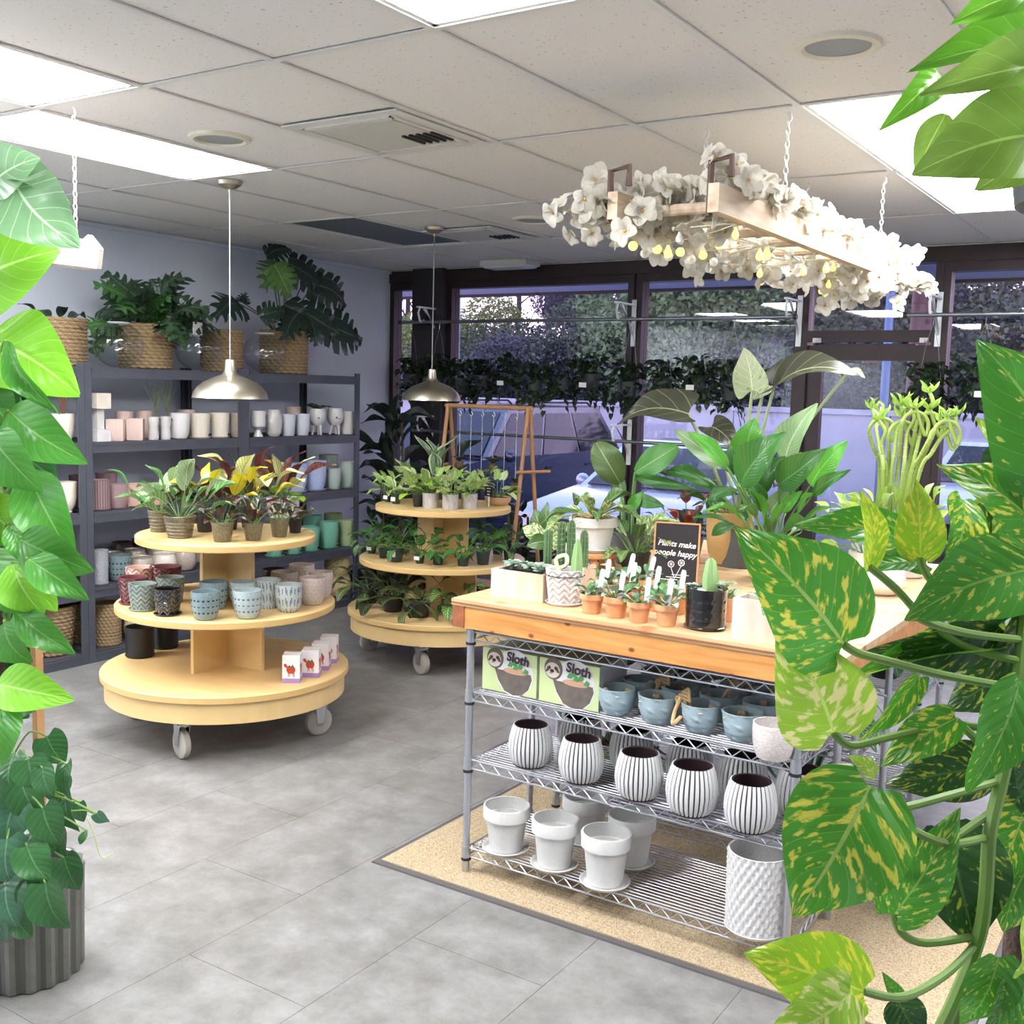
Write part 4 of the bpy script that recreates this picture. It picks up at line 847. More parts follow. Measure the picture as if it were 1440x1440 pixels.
F('burgundy chevron pot on its saucer', 188, 851, 40, 36, Z1, 'taper', g_burg, relief='chevron', saucer=True); F('grey-sage chevron pot on its saucer', 201, 860, 38, 36, Z1, 'taper', g_gsage, relief='chevron', saucer=True); F('gloss black chevron pot on its saucer', 236, 867, 38, 36, Z1, 'taper', g_blk, relief='chevron', saucer=True)
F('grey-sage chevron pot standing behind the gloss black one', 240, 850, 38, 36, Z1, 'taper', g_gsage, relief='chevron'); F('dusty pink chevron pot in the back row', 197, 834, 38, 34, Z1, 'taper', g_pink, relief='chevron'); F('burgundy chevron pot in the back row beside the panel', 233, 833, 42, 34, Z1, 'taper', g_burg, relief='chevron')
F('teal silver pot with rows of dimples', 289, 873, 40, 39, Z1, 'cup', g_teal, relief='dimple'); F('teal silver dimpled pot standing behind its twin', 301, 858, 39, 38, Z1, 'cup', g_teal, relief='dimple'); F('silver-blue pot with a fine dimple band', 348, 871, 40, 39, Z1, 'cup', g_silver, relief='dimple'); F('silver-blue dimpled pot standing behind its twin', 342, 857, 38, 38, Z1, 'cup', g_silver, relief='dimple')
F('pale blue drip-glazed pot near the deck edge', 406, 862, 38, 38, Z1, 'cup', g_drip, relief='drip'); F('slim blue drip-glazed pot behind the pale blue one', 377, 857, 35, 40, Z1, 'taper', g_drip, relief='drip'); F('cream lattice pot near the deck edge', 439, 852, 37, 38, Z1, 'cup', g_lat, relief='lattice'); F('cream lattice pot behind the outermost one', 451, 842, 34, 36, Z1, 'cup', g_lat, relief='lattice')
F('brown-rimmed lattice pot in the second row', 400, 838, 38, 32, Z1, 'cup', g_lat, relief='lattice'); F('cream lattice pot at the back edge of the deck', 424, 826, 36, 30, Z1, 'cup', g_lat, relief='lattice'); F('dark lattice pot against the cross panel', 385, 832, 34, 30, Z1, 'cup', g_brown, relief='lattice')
F('satin black pot on its saucer on the bottom deck', 197, 927, 40, 42, Z0, 'straight', g_mblk, saucer=True); F('satin black pot beside its twin against the panel', 232, 914, 38, 40, Z0, 'straight', g_mblk, saucer=True)
# small printed boxes with a red goat planter
m_card = mat('white_card', (228, 224, 224), .5); m_lil = mat('lilac_print', (164, 128, 182), .5); m_redp = mat('red_print', (190, 62, 40), .5); m_grnp = mat('green_print', (70, 110, 60), .5); m_blkp = mat('black_print', (46, 38, 40), .5)
def goat_box(px, py, label, rz):
    q = stand(px, py, Z0, .042); t = thing('gift_box', label, 'box', q, rz, 'boxed goat planters'); W_, H_ = .078, .128
    G().box((0, 0, H_/2), (W_, W_, H_)).obj('carton', m_card, t)
    G().box((0, 0, .011), (W_+.0016, W_+.0016, .021)).obj('lilac_band', m_lil, t)
    for k in range(2):                                    # printed picture on two faces
        def face(poly): return [(x, y) for x, y in poly]
        a = -PI/2+k*PI/2; M_ = Matrix.Rotation(a+PI/2, 4, 'Z') @ Matrix(((1, 0, 0, 0), (0, 0, -1, 0), (0, 1, 0, 0), (0, 0, 0, 1))); f = W_/2
        pr = link('printed_picture', None, t)
        sh = lambda poly, m, d, nm: G().prism(poly, f+.0002, f+.0006+d, M_).obj(nm, m, pr)
        sh([(-.018, .072), (.018, .072), (.020, .058), (.013, .044), (-.013, .044), (-.020, .058)], m_redp, 0, 'goat_body'); sh([(-.018, .068), (-.030, .076), (-.033, .086), (-.024, .090), (-.014, .078)], m_redp, 0.0002, 'goat_head')
        for x in (-.010, -.004, .006, .011): sh([(x, .046), (x+.003, .046), (x+.004*(1 if x > 0 else -1)+.002, .028), (x+.004*(1 if x > 0 else -1), .028)], m_blkp if abs(x) > .008 else m_redp, .0001, 'goat_leg')
        sh([(-.016, .072), (-.008, .084), (0, .076), (.008, .086), (.016, .072)], m_grnp, .0003, 'plant_print')
    G().box((0, 0, H_+.0006), (W_*.9, .001, .001)).obj('lid_flap', m_card, t)
for px, py, lb, a in ((411, 961, 'white box with lilac foot and goat picture, first of the row on the bottom deck', .62), (438, 953, 'white goat-picture box second in the row on the bottom deck', .60), (452, 943, 'white goat-picture box third in the row on the bottom deck', .58), (463, 933, 'white goat-picture box last in the row on the bottom deck', .6)): goat_box(px, py, lb, a)
# ================================================================ plants: generators
random.seed(33)
def potted(label, q, r, h, potkind, pm, name='potted_plant', group=None, relief=None, soilz=.86, saucer=False, cat='plant', flat=None):
    t = thing(name, label, cat, q, 0, group); z0 = 0
    if saucer: link('saucer', saucer_mesh(), t, (0, 0, 0), 0, (r*1.02, r*1.02, r*.9), pm); z0 = .05*r
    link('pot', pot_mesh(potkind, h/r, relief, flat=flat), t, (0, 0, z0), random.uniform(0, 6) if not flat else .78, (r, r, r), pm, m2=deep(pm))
    link('soil', SOILM, t, (0, 0, z0+h*soilz), 0, (r*.86, r*.86, r)); return t
def fan(t, n, L, W, kind, ms, z, el=(.3, 1.2), spread=.02, stalk=(.04, .10), sm=None, bend=.3, az=None, sr=.0022, facing=(0, 0, 1)):
    """n leaves on stalks rising from the pot of t and leaning out all round"""
    g = G(); c = t.location
    for k in range(n):
        a = (k*2.39996+random.uniform(-.3, .3)) if az is None else random.uniform(*az); e = random.uniform(*el); l_ = random.uniform(*L); s = random.uniform(*stalk)
        d = Vector((math.cos(a)*math.cos(e), math.sin(a)*math.cos(e), math.sin(e))); b0 = Vector((math.cos(a)*spread*random.random(), math.sin(a)*spread*random.random(), z))
        b1 = b0+d*s; e2 = e-random.uniform(.2, 1.)*bend*2; d2 = Vector((math.cos(a)*math.cos(e2), math.sin(a)*math.cos(e2), math.sin(e2)))
        g.tube([b0, b0+d*s*.5+Vector((0, 0, .1*s)), b1], [sr*1.3, sr, sr*.8], 5, caps=False)
        put_leaf(t, c+b1, c+b1+d2*l_, l_*random.uniform(*W), Vector(facing)+Vector((random.uniform(-.3, .3), random.uniform(-.3, .3), .4)), kind, random.choice(ms))
    stuff(g.obj('stem', sm or mat('green_stem', (96, 128, 62), .5), t)); return t
def pfoot(px, py, w, z, kk=.75):
    p = on_z(px, py, z); r = w/2/ppm(p); q = stand(px, py, z, r*kk); return q, w/2/ppm(q), ppm(q)
LM = leaf_mat
l_aud = LM('banyan_leaf', (74, 128, 62), (206, 218, 186), veins=7, vw=.05); l_audl = LM('banyan_leaf_pale', (150, 176, 128), (214, 224, 190), veins=7, vw=.05)
l_yel = LM('croton_yellow', (226, 206, 50), (120, 140, 40), veins=8, vw=.10, amt=.6); l_cream = LM('croton_cream', (216, 214, 150), (110, 140, 70), veins=8, vw=.14); l_maroon = LM('croton_maroon', (84, 36, 40), (130, 60, 54), veins=8, vw=.06); l_pinkd = LM('cordyline_pink', (160, 96, 92), (210, 160, 150), blotch=(96, 50, 54), amt=.9); l_lime = LM('lime_leaf', (160, 200, 60), (190, 216, 110), veins=6, vw=.03)
l_dark = LM('dark_fig_leaf', (54, 62, 50), (150, 160, 130), veins=7, vw=.04, rough=.25); l_bronze = LM('bronze_leaf', (82, 56, 48), (120, 84, 70), veins=7, vw=.04, rough=.25)
m_ridge = mat('clear_brown_pot', (122, 116, 92), .35, rgb2=(86, 76, 60), noise=(8, .1)); m_nurs = mat('black_nursery_pot', (40, 38, 36), .5); m_dgreen = mat('green_nursery_pot', (44, 56, 52), .45)
# top of the display by the shelves
for px, py, w, h_, lb, ms, n, L in (
    (224, 749, 32, 31, 'rubber-leaf fig with pale veins in a ridged brown pot at the deck edge', [l_aud, l_audl], 12, (.11, .17)), (253, 758, 44, 31, 'rubber-leaf fig with pale veins in the largest ridged brown pot', [l_aud, l_aud, l_audl], 14, (.12, .18)),
    (288, 749, 26, 26, 'maroon croton in a black pot between fig and yellow croton', [l_maroon, l_bronze, l_yel], 14, (.09, .14))):
    q, r, s = pfoot(px, py, w, Z2); t = potted(lb, q, r, h_/s, 'nursery', m_ridge if 'ridged' in lb else m_nurs, relief='rings' if 'ridged' in lb else None, soilz=.8); fan(t, n, L, (.42, .55), 'ovate', ms, h_/s*.8, (.35, 1.25), .02, (.09, .20))
for px, py, w, h_, lb, ms, n, L, st in (
    (313, 763, 32, 28, 'dark-leaved peperomia in a clear pot at the deck edge', [l_dark, l_bronze], 14, (.06, .09), (.03, .09)), (356, 761, 28, 25, 'dark striped houseplant in a clear pot beside the peperomia', [l_dark, l_dark, l_bronze], 13, (.07, .10), (.03, .09)),
    (393, 756, 27, 25, 'dark bronze houseplant in a clear pot nearest the window side', [l_bronze, l_dark], 13, (.06, .09), (.04, .10)), (415, 750, 20, 21, 'small dark fig with long bronze leaves leaning off the deck', [l_bronze, l_dark], 9, (.09, .12), (.03, .06)),
    (322, 746, 28, 28, 'yellow croton with cream-veined leaves in the middle of the deck', [l_yel, l_yel, l_cream, l_maroon], 16, (.12, .17), (.10, .24)), (352, 743, 30, 28, 'mixed yellow and cream croton behind the dark peperomias', [l_cream, l_yel, l_maroon, l_dark], 16, (.12, .17), (.10, .24))):
    q, r, s = pfoot(px, py, w, Z2); t = potted(lb, q, r, h_/s, 'nursery', m_ridge if 'clear' in lb else m_nurs, soilz=.75); fan(t, n, L, (.40, .55), 'ovate', ms, h_/s*.75, (.3, 1.35), .015, st)
q, r, s = pfoot(398, 735, 46, Z2); t = potted('red and yellow dracaena mixed with lime pothos in a white bowl', q, r, 34/s, 'bowl', g_white); fan(t, 10, (.06, .085), (.8, .95), 'heart', [l_lime], 34/s*.85, (.0, .6), .04, (.05, .10)); fan(t, 14, (.15, .21), (.28, .4), 'lance', [l_pinkd, l_yel, l_cream, l_maroon], 34/s*.9, (.75, 1.4), .02, (.08, .14))
# ---------------------------------------------------------------- display by the window: light green top, dark green middle, prayer plants below
l_syn = LM('syngonium', (168, 206, 108), (222, 234, 180), veins=5, vw=.10, transl=.3); l_synw = LM('syngonium_white', (212, 226, 168), (140, 184, 96), veins=5, vw=.10, transl=.3); l_jade = LM('jade_pothos', (70, 122, 60), (110, 154, 92), veins=5, vw=.03); l_jadev = LM('jade_pothos_marbled', (66, 110, 52), None, blotch=(176, 188, 110), amt=.7)
g_wstripe = glaze('white_grey_striped', (214, 208, 204), .5, rgb2=(120, 116, 114), noise=(5, .1, (12, 12, .2)))
zz = .939
for k, px in enumerate((605, 633, 660)):
    q, r, s = pfoot(px, [715, 717, 716][k], 23, zz, .9); t = potted(['arrowhead vine in a grey-striped white pot next to the brown pot', 'arrowhead vine in the middle of three grey-striped white pots', 'arrowhead vine in a grey-striped white pot next to the tiny sign'][k], q, r, 21/s, 'straight', g_wstripe); fan(t, 16, (.065, .09), (.5, .66), 'heart', [l_syn, l_synw, l_syn], 21/s*.85, (.2, 1.3), .03, (.05, .13))
for px, py, w, h_, lb, pm in ((546, 706, 13, 13, 'arrowhead vine in a tiny labelled pot at the deck edge', m_dgreen), (557, 709, 14, 14, 'arrowhead vine in a small labelled pot beside the tiny one', m_dgreen), (588, 713, 18, 19, 'neon pothos with big drooping leaves in a dark brown pot', m_nurs), (700, 712, 38, 12, 'golden arrowhead vine in a shallow wooden bowl', glaze('wooden_bowl', (206, 172, 130), .5)), (620, 703, 22, 20, 'arrowhead vine standing behind the striped pots', m_nurs), (575, 700, 20, 18, 'arrowhead vine standing behind the neon pothos', m_nurs), (680, 702, 20, 20, 'arrowhead vine in a blue-black pot behind the tiny sign', mat('blue_black_pot', (40, 46, 66), .4)), (645, 702, 20, 20, 'arrowhead vine between the striped pots at the back', m_nurs)):
    q, r, s = pfoot(px, py, w, zz, .85); t = potted(lb, q, r, h_/s, 'nursery' if w < 30 else 'bowl', pm); fan(t, 13, (.06, .085) if 'neon' not in lb else (.09, .13), (.5, .7), 'heart', [l_syn, l_synw, l_lime] if 'neon' in lb or 'golden' in lb else [l_syn, l_syn, l_synw], h_/s*.85, (.1 if 'neon' in lb else .25, 1.25), .02, (.05, .13), bend=.4)
    if w < 16: G().box((0, -r*1.0, h_/s*.5), (r*1.1, .003, h_/s*.4)).obj('paper_label', m_card, t)
q, r, s = pfoot(613, 698, 18, zz); t = potted('silver-edged snake plant rising behind the arrowhead vines', q, r, 20/s, 'nursery', m_nurs); fan(t, 9, (.22, .34), (.16, .2), 'lance', [LM('sanseveria', (118, 146, 116), None, blotch=(70, 100, 76), amt=.6, edge=((212, 218, 170), .40))], 18/s, (1.0, 1.45), .02, (.01, .02), bend=.05)
q = stand(687, 713, zz, .01); t = thing('plant_sign', 'tiny black sign on a white stake beside the wooden bowl', 'sign', q); G().box((0, 0, .035), (.008, .004, .07)).obj('stake', m_card, t); G().box((0, 0, .095), (.05, .006, .062)).obj('board', mat('chalk_black', (34, 32, 38), .8), t)
for k in range(3): G().box((0, -.004, .112-.018*k), (.03-.006*k, .001, .007)).obj('chalk_mark', m_card, t)
zz = .62
for k, (px, py, w) in enumerate(((523, 779, 14), (541, 785, 20), (557, 791, 22), (590, 793, 15), (616, 795, 18), (651, 797, 19), (679, 795, 21), (716, 789, 18), (700, 780, 18), (568, 775, 19), (632, 780, 18), (661, 776, 18), (540, 770, 18), (604, 776, 18))):
    q, r, s = pfoot(px, py, w, zz, .85); h_ = w*.95
    t = potted(['marbled pothos at the end of the middle deck in a labelled pot', 'green pothos in a dark green pot beside the labelled one', 'trailing pothos in a labelled pot hanging over the middle deck', 'slim pothos in a labelled pot on the middle deck', 'bushy jade pothos in the centre of the middle deck', 'upright jade pothos in a dark green pot', 'heart-leaf vine in a dark green pot on the middle deck', 'peperomia in a dark green pot beside the counter corner', 'trailing heart-leaf vine with one long pale leaf', 'pothos in the back row behind the trailing one', 'pothos in the back row against the cross panel', 'dark fern-leaved plant in the back row near the stand', 'pothos in the back row at the deck end', 'dark pothos in the back row behind the bushy one'][k], q, r, h_/s, 'nursery', m_dgreen)
    fan(t, 13, (.06, .095), (.55, .75), 'heart', [l_jade, l_jade, l_jadev], h_/s*.85, (-.1, 1.15), .02, (.05, .14), bend=.5)
    if k in (0, 2, 3): G().box((.0, -r*.93, h_/s*.55), (r*1.2, .003, h_/s*.36)).obj('paper_label', m_card, t)
l_pray = LM('prayer_leaf', (52, 70, 44), (176, 196, 96), veins=8, vw=.12, rough=.3); l_prayd = LM('prayer_leaf_dark', (44, 46, 40), (140, 160, 84), veins=8, vw=.09, rough=.3); l_prayg = LM('prayer_leaf_bright', (70, 120, 60), (196, 214, 110), veins=7, vw=.14)
zz = .31
for k, (px, py, w) in enumerate(((518, 850, 30), (552, 862, 34), (590, 870, 32), (640, 872, 34), (668, 850, 30), (540, 838, 28), (600, 838, 30))):
    q, r, s = pfoot(px, py, w, zz, .85); h_ = w*.7
    t = potted(['dark prayer plant spilling off the bottom deck', 'dark prayer plant with lime-striped oval leaves', 'dark prayer plant with upright striped leaves beside the white-potted one', 'bright herringbone prayer plant in a white pot', 'green prayer plant tucked by the counter leg', 'dark prayer plant in the back row by the black pot', 'dark prayer plant against the lower cross panel'][k], q, r, h_/s, 'nursery', g_white if k == 3 else m_nurs)
    fan(t, 14, (.10, .15), (.42, .55), 'oval', [l_prayg] if k in (3, 4) else [l_pray, l_prayd], h_/s*.85, (-.2, .9), .03, (.08, .16), bend=.5)
# ---------------------------------------------------------------- on top of the racks
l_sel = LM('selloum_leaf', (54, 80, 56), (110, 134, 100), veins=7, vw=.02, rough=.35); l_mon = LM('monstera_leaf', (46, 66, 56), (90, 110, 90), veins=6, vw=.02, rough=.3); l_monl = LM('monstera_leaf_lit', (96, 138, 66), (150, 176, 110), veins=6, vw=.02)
b, r, h_ = TOPB[1]; t = thing('feathery_philodendron', 'dense philodendron with deeply cut feathery leaves in a seagrass basket', 'plant', b+Vector((0.02, 0, h_*.6)))
G().cyl((0, 0, -.10), (0, 0, .03), r*.7, r*.8).obj('nursery_pot', m_nurs, t); fan(t, 52, (.17, .25), (.9, 1.15), 'selloum', [l_sel, l_sel, l_jade], .05, (.05, 1.45), .05, (.08, .24), bend=.45, facing=(.6, -.5, .5), sr=.004)
b, r, h_ = TOPB[3]; t = thing('monstera', 'monstera with large split leaves in a seagrass basket beside the window', 'plant', b+Vector((0, 0, h_*.7))); G().cyl((0, 0, -.12), (0, 0, .02), r*.7, r*.8).obj('nursery_pot', m_nurs, t)
def reach(t, specs, kind, X, sm, sr=.006):
    for (bx, by, tx, ty, wpx, m, dx) in specs:
        B = on_x(bx, by, X+dx); T = on_x(tx, ty, X+dx+.06); W_ = max(wpx/ppm(B), (T-B).length*.95); put_leaf(t, B, T, W_, (.75, -.55, .35), kind, m)
        o = t.location; g = G(); g.tube([Vector((0, 0, 0)), (B-o)*.5+Vector((0, 0, .05)), B-o], [sr, sr*.8, sr*.6], 6); g.obj('petiole', sm, t)
m_pet = mat('dark_petiole', (70, 88, 66), .5)
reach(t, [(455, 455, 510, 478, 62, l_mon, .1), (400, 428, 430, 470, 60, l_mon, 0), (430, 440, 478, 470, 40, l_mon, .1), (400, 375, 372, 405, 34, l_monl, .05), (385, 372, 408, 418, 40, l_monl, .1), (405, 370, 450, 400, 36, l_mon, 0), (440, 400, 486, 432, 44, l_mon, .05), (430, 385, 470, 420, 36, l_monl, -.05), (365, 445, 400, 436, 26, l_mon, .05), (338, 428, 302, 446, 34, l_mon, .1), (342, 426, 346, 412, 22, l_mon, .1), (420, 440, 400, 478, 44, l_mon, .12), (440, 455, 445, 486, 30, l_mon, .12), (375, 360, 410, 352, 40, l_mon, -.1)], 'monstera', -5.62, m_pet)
b, r, h_ = TOPB[0]; t = thing('dark_foliage_plant', 'dark leafy plant in the big frayed basket behind the climbing plant', 'plant', b+Vector((0, 0, h_*.7))); G().cyl((0, 0, -.12), (0, 0, .02), r*.7, r*.8).obj('nursery_pot', m_nurs, t); fan(t, 9, (.10, .15), (.5, .65), 'ovate', [l_mon], .02, (.3, 1.0), .05, (.03, .1))
# ---------------------------------------------------------------- floor plants in the dark window corner
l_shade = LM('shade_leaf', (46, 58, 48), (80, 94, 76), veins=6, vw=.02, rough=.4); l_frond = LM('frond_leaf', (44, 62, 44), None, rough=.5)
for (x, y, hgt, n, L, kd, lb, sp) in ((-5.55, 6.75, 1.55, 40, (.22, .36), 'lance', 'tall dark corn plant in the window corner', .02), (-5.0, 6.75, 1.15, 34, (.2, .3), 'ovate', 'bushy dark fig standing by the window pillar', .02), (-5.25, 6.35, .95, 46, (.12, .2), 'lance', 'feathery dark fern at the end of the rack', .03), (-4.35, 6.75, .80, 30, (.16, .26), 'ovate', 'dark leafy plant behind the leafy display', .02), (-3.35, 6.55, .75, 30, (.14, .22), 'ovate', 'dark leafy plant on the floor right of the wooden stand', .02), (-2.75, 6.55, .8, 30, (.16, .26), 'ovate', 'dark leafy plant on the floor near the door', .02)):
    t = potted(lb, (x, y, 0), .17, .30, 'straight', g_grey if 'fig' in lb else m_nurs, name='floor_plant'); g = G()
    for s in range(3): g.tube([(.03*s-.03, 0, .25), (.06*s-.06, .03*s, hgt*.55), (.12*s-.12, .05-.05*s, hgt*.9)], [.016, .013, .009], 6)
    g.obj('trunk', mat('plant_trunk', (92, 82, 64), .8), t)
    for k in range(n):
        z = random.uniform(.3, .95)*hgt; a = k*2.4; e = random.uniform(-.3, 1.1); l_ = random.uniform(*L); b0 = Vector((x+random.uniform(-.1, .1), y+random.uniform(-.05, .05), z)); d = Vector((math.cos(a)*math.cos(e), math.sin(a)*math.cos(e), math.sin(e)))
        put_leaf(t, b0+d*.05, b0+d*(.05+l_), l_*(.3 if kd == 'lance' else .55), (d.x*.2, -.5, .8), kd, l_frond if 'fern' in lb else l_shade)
# ---------------------------------------------------------------- hanging row in front of the windows
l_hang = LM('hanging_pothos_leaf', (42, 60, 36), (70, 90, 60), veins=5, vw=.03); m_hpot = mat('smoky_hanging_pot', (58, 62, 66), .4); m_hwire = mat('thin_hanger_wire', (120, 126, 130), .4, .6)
HM = []
for v in range(3):
    g = G(); R = random.Random(v+50)
    for k in range(120):
        a = R.uniform(0, 6.28); rr = R.uniform(.0, .16); z = R.uniform(-.22, .13)-.3*max(0, rr-.1); c = Vector((math.cos(a)*rr, math.sin(a)*rr*.8, z)); d = Vector((math.cos(a), math.sin(a), R.uniform(-1.4, .6))).normalized()*R.uniform(.05, .09)
        g.merge(leaf('heart', k % 6), leaf_matrix(c, c+d, d.length*.75, (R.uniform(-.5, .5), R.uniform(-1, .2), 1)))
    for k in range(5):
        x = R.uniform(-.12, .12); zb = R.uniform(-.36, -.24)
        for q in range(4):
            c = Vector((x+R.uniform(-.02, .02), -.08, -.12-(q/4)*(abs(zb)-.1))); d = Vector((R.uniform(-.5, .5), -.3, -1)).normalized()*.06; g.merge(leaf('heart', q), leaf_matrix(c, c+d, .045, (0, -1, .3)))
    HM.append(g.mesh('foliage', l_hang, 80))
HP = [-5.62, -5.34, -5.12, -4.90, -4.66, -4.42, -4.18, -3.94, -3.62, -3.36, -3.10, -2.84, -1.55, -1.25, -.95, -.6]
for k, x in enumerate(HP):
    zp = 1.77+.03*math.sin(k*2.1); u = thing('hanging_pothos', 'dark trailing pothos hung from the upper rod '+('in front of the corner window' if x < -5.5 else 'in front of the dark pillar' if x < -5.3 else 'across the wide shop window' if x < -3.8 else 'across the window between mullion and door' if x < -2.6 else 'beyond the glass door'), 'plant', (x, RODY, zp), 0, 'trailing plants hung along the windows')
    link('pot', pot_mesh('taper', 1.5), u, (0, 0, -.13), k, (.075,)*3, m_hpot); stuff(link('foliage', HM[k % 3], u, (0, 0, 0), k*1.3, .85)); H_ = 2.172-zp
    for s in (-1, 1): G().tube([(s*.07, 0, -.03), (s*.035, 0, H_*.55), (0, 0, H_-.05)], .0015, 4).obj('hanger_wire', m_hwire, u)
    G().tube([(0, 0, H_-.055), (0, 0, H_-.02), (.012, 0, H_-.01), (.016, 0, H_+.012), (0, 0, H_+.018), (-.014, 0, H_+.008)], .003, 5).obj('hook', m_rod, u)
    if k % 3 == 1: G().box((.02, -.15, -.10), (.06, .002, .035)).obj('price_tag', m_card, u)
# ================================================================ what stands on the wire rack
random.seed(44)
zR = {k: z+.0032 for k, z in enumerate(SH)}
def text(body, size, m, parent, M, shear=0., bold=0., name='lettering'):
    cu = bpy.data.curves.new(name, 'FONT'); cu.body = body; cu.size = size; cu.shear = shear; cu.offset = bold; cu.extrude = .0003; cu.align_x = 'CENTER'
    o = bpy.data.objects.new(name, cu); COL.objects.link(o); bpy.context.view_layer.update()
    me = bpy.data.meshes.new_from_object(o.evaluated_get(bpy.context.evaluated_depsgraph_get())); bpy.data.objects.remove(o); me.materials.clear(); me.materials.append(m)
    return link(name, me, parent, M=M)
ell = lambda cx, cy, a, b, n=28, t0=0., t1=2*PI: [(cx+a*math.cos(t0+(t1-t0)*k/n), cy+b*math.sin(t0+(t1-t0)*k/n)) for k in range(n)]
m_lgreen = mat('pale_green_card', (206, 220, 160), .5, noise=(3, .04)); m_sl1 = mat('sloth_grey', (108, 98, 90), .6, noise=(30, .2)); m_sl2 = mat('sloth_face', (222, 208, 196), .6); m_sl3 = mat('sloth_patch', (104, 82, 70), .6); m_dpur = mat('plum_ink', (56, 34, 50), .6); m_gink = mat('green_ink', (84, 150, 84), .6); m_peach = mat('peach_print', (206, 160, 130), .6)
FACE = Matrix(((1, 0, 0, 0), (0, 0, -1, 0), (0, 1, 0, 0), (0, 0, 0, 1)))
def sloth_box(p0, p1, H_, label):
    W_ = (Vector(p1)-Vector(p0)).length; D_ = W_*.86; c = (Vector(p0)+Vector(p1))/2; t = thing('planter_box', label, 'box', (c.x, c.y+D_/2, zR[2]), 0, 'boxed sloth planters')
    G().box((0, 0, H_/2), (W_, D_, H_)).obj('carton', m_lgreen, t); G().box((W_/2+.0004, 0, H_/2), (.0008, D_*.985, H_*.99)).obj('side_panel', mat('pale_side_card', (212, 214, 220), .5), t)
    G().box((0, 0, H_+.0004), (W_*.98, D_*.98, .0008)).obj('lid', mat('lid_card', (190, 196, 168), .5), t)
    k = W_; pr = link('printed_picture', None, t, (0, -D_/2, H_/2)); ly = [0]
    def sh(poly, m, nm): ly[0] += 1; G().prism([(x*k, y*k) for x, y in poly], .0002*ly[0], .0002*ly[0]+.0003, FACE).obj(nm, m, pr)
    sh(ell(.10, .0, .34, .37), m_card, 'white_halo'); sh([(-.30, .12), (-.20, .02), (.40, .02), (.42, -.06), (.36, -.22), (.24, -.33), (.08, -.35), (-.08, -.30), (-.20, -.14)], m_sl1, 'sloth_body')
    sh(ell(.12, .03, .22, .05), m_peach, 'soil_print'); sh(ell(-.26, .19, .155, .165), m_sl1, 'sloth_head'); sh(ell(-.275, .165, .125, .115), m_sl2, 'sloth_face'); sh([(-.40, .13), (-.365, .13), (-.30, .19), (-.31, .225), (-.355, .22)], m_sl3, 'eye_patch'); sh([(-.15, .14), (-.185, .135), (-.25, .195), (-.235, .23), (-.19, .225)], m_sl3, 'eye_patch'); sh(ell(-.325, .195, .014, .014, 12), m_blkp, 'eye_print'); sh(ell(-.22, .20, .014, .014, 12), m_blkp, 'eye_print'); sh(ell(-.28, .155, .036, .026, 14), m_blkp, 'nose_print'); sh(ell(-.30, .12, .03, .006, 12), m_sl3, 'mouth_print')
    for x, y in ((.02, .13), (.12, .10), (.20, .12), (.30, .06), (.08, .16)): sh([(x-.05, y-.03), (x, y+.05), (x+.06, y+.01), (x+.03, y-.04)], m_gink, 'leaf_print')
    text('Sloth', .20*k, m_dpur, pr, Matrix.Translation((.16*k, -.0036, .17*k)) @ FACE @ Matrix.Rotation(-.12, 4, 'Z'), bold=.0012)
pA, pB = on_z(678, 967, zR[2]), on_z(747, 985.5, zR[2]); sloth_box(pA, (pB.x, pA.y, pA.z), .142, 'pale green boxed sloth planter next to the rack corner post')
pC, pD = on_z(750, 987.5, zR[2]), on_z(821, 1001, zR[2]); sloth_box((pC.x, pA.y-.005, 0), (pC.x+(pB.x-pA.x)*1.03, pA.y-.005, 0), .144, 'pale green boxed sloth planter beside the blue bowls')
# blue hanging bowls with beads
g_bowl = glaze('slate_blue_glaze', (146, 166, 174), .45, rgb2=(160, 180, 186), noise=(20, .1)); m_bead = mat('wood_bead', (206, 182, 150), .6); m_rope = mat('jute_rope', (190, 160, 118), .9)
BOWLM = pot_mesh('bowl', 1.45, 'knob')
bz = zR[2]; k = 0
BW = [(854, 977, 57, 0), (910, 989.6, 59, 0), (970, 1002, 58, 0), (1028, 1015.6, 62, 0), (886, 965.6, 52, 1), (941, 976, 54, 1), (995, 987.5, 57, 1), (1055, 1002, 58, 1), (911, 951, 51, 2), (962, 962, 51, 2), (1020, 976, 55, 2), (1068, 985, 54, 2)]
BL = ['slate blue hanging bowl beside the sloth box', 'slate blue hanging bowl with one inward cord, second from the sloth box', 'slate blue hanging bowl with a coil of jute rope over its rim', 'slate blue hanging bowl beside the marbled pot', 'slate blue bowl in the second row touching the sloth box', 'slate blue bowl behind the bowl with the rope coil, second row', 'slate blue bowl with a frayed rope tuft in the second row', 'slate blue bowl behind the marbled pot in the second row', 'slate blue bowl in the last row nearest the sloth box', 'slate blue bowl in the middle of the last row', 'slate blue bowl in the last row behind the rope tuft', 'slate blue bowl at the far end of the last row']
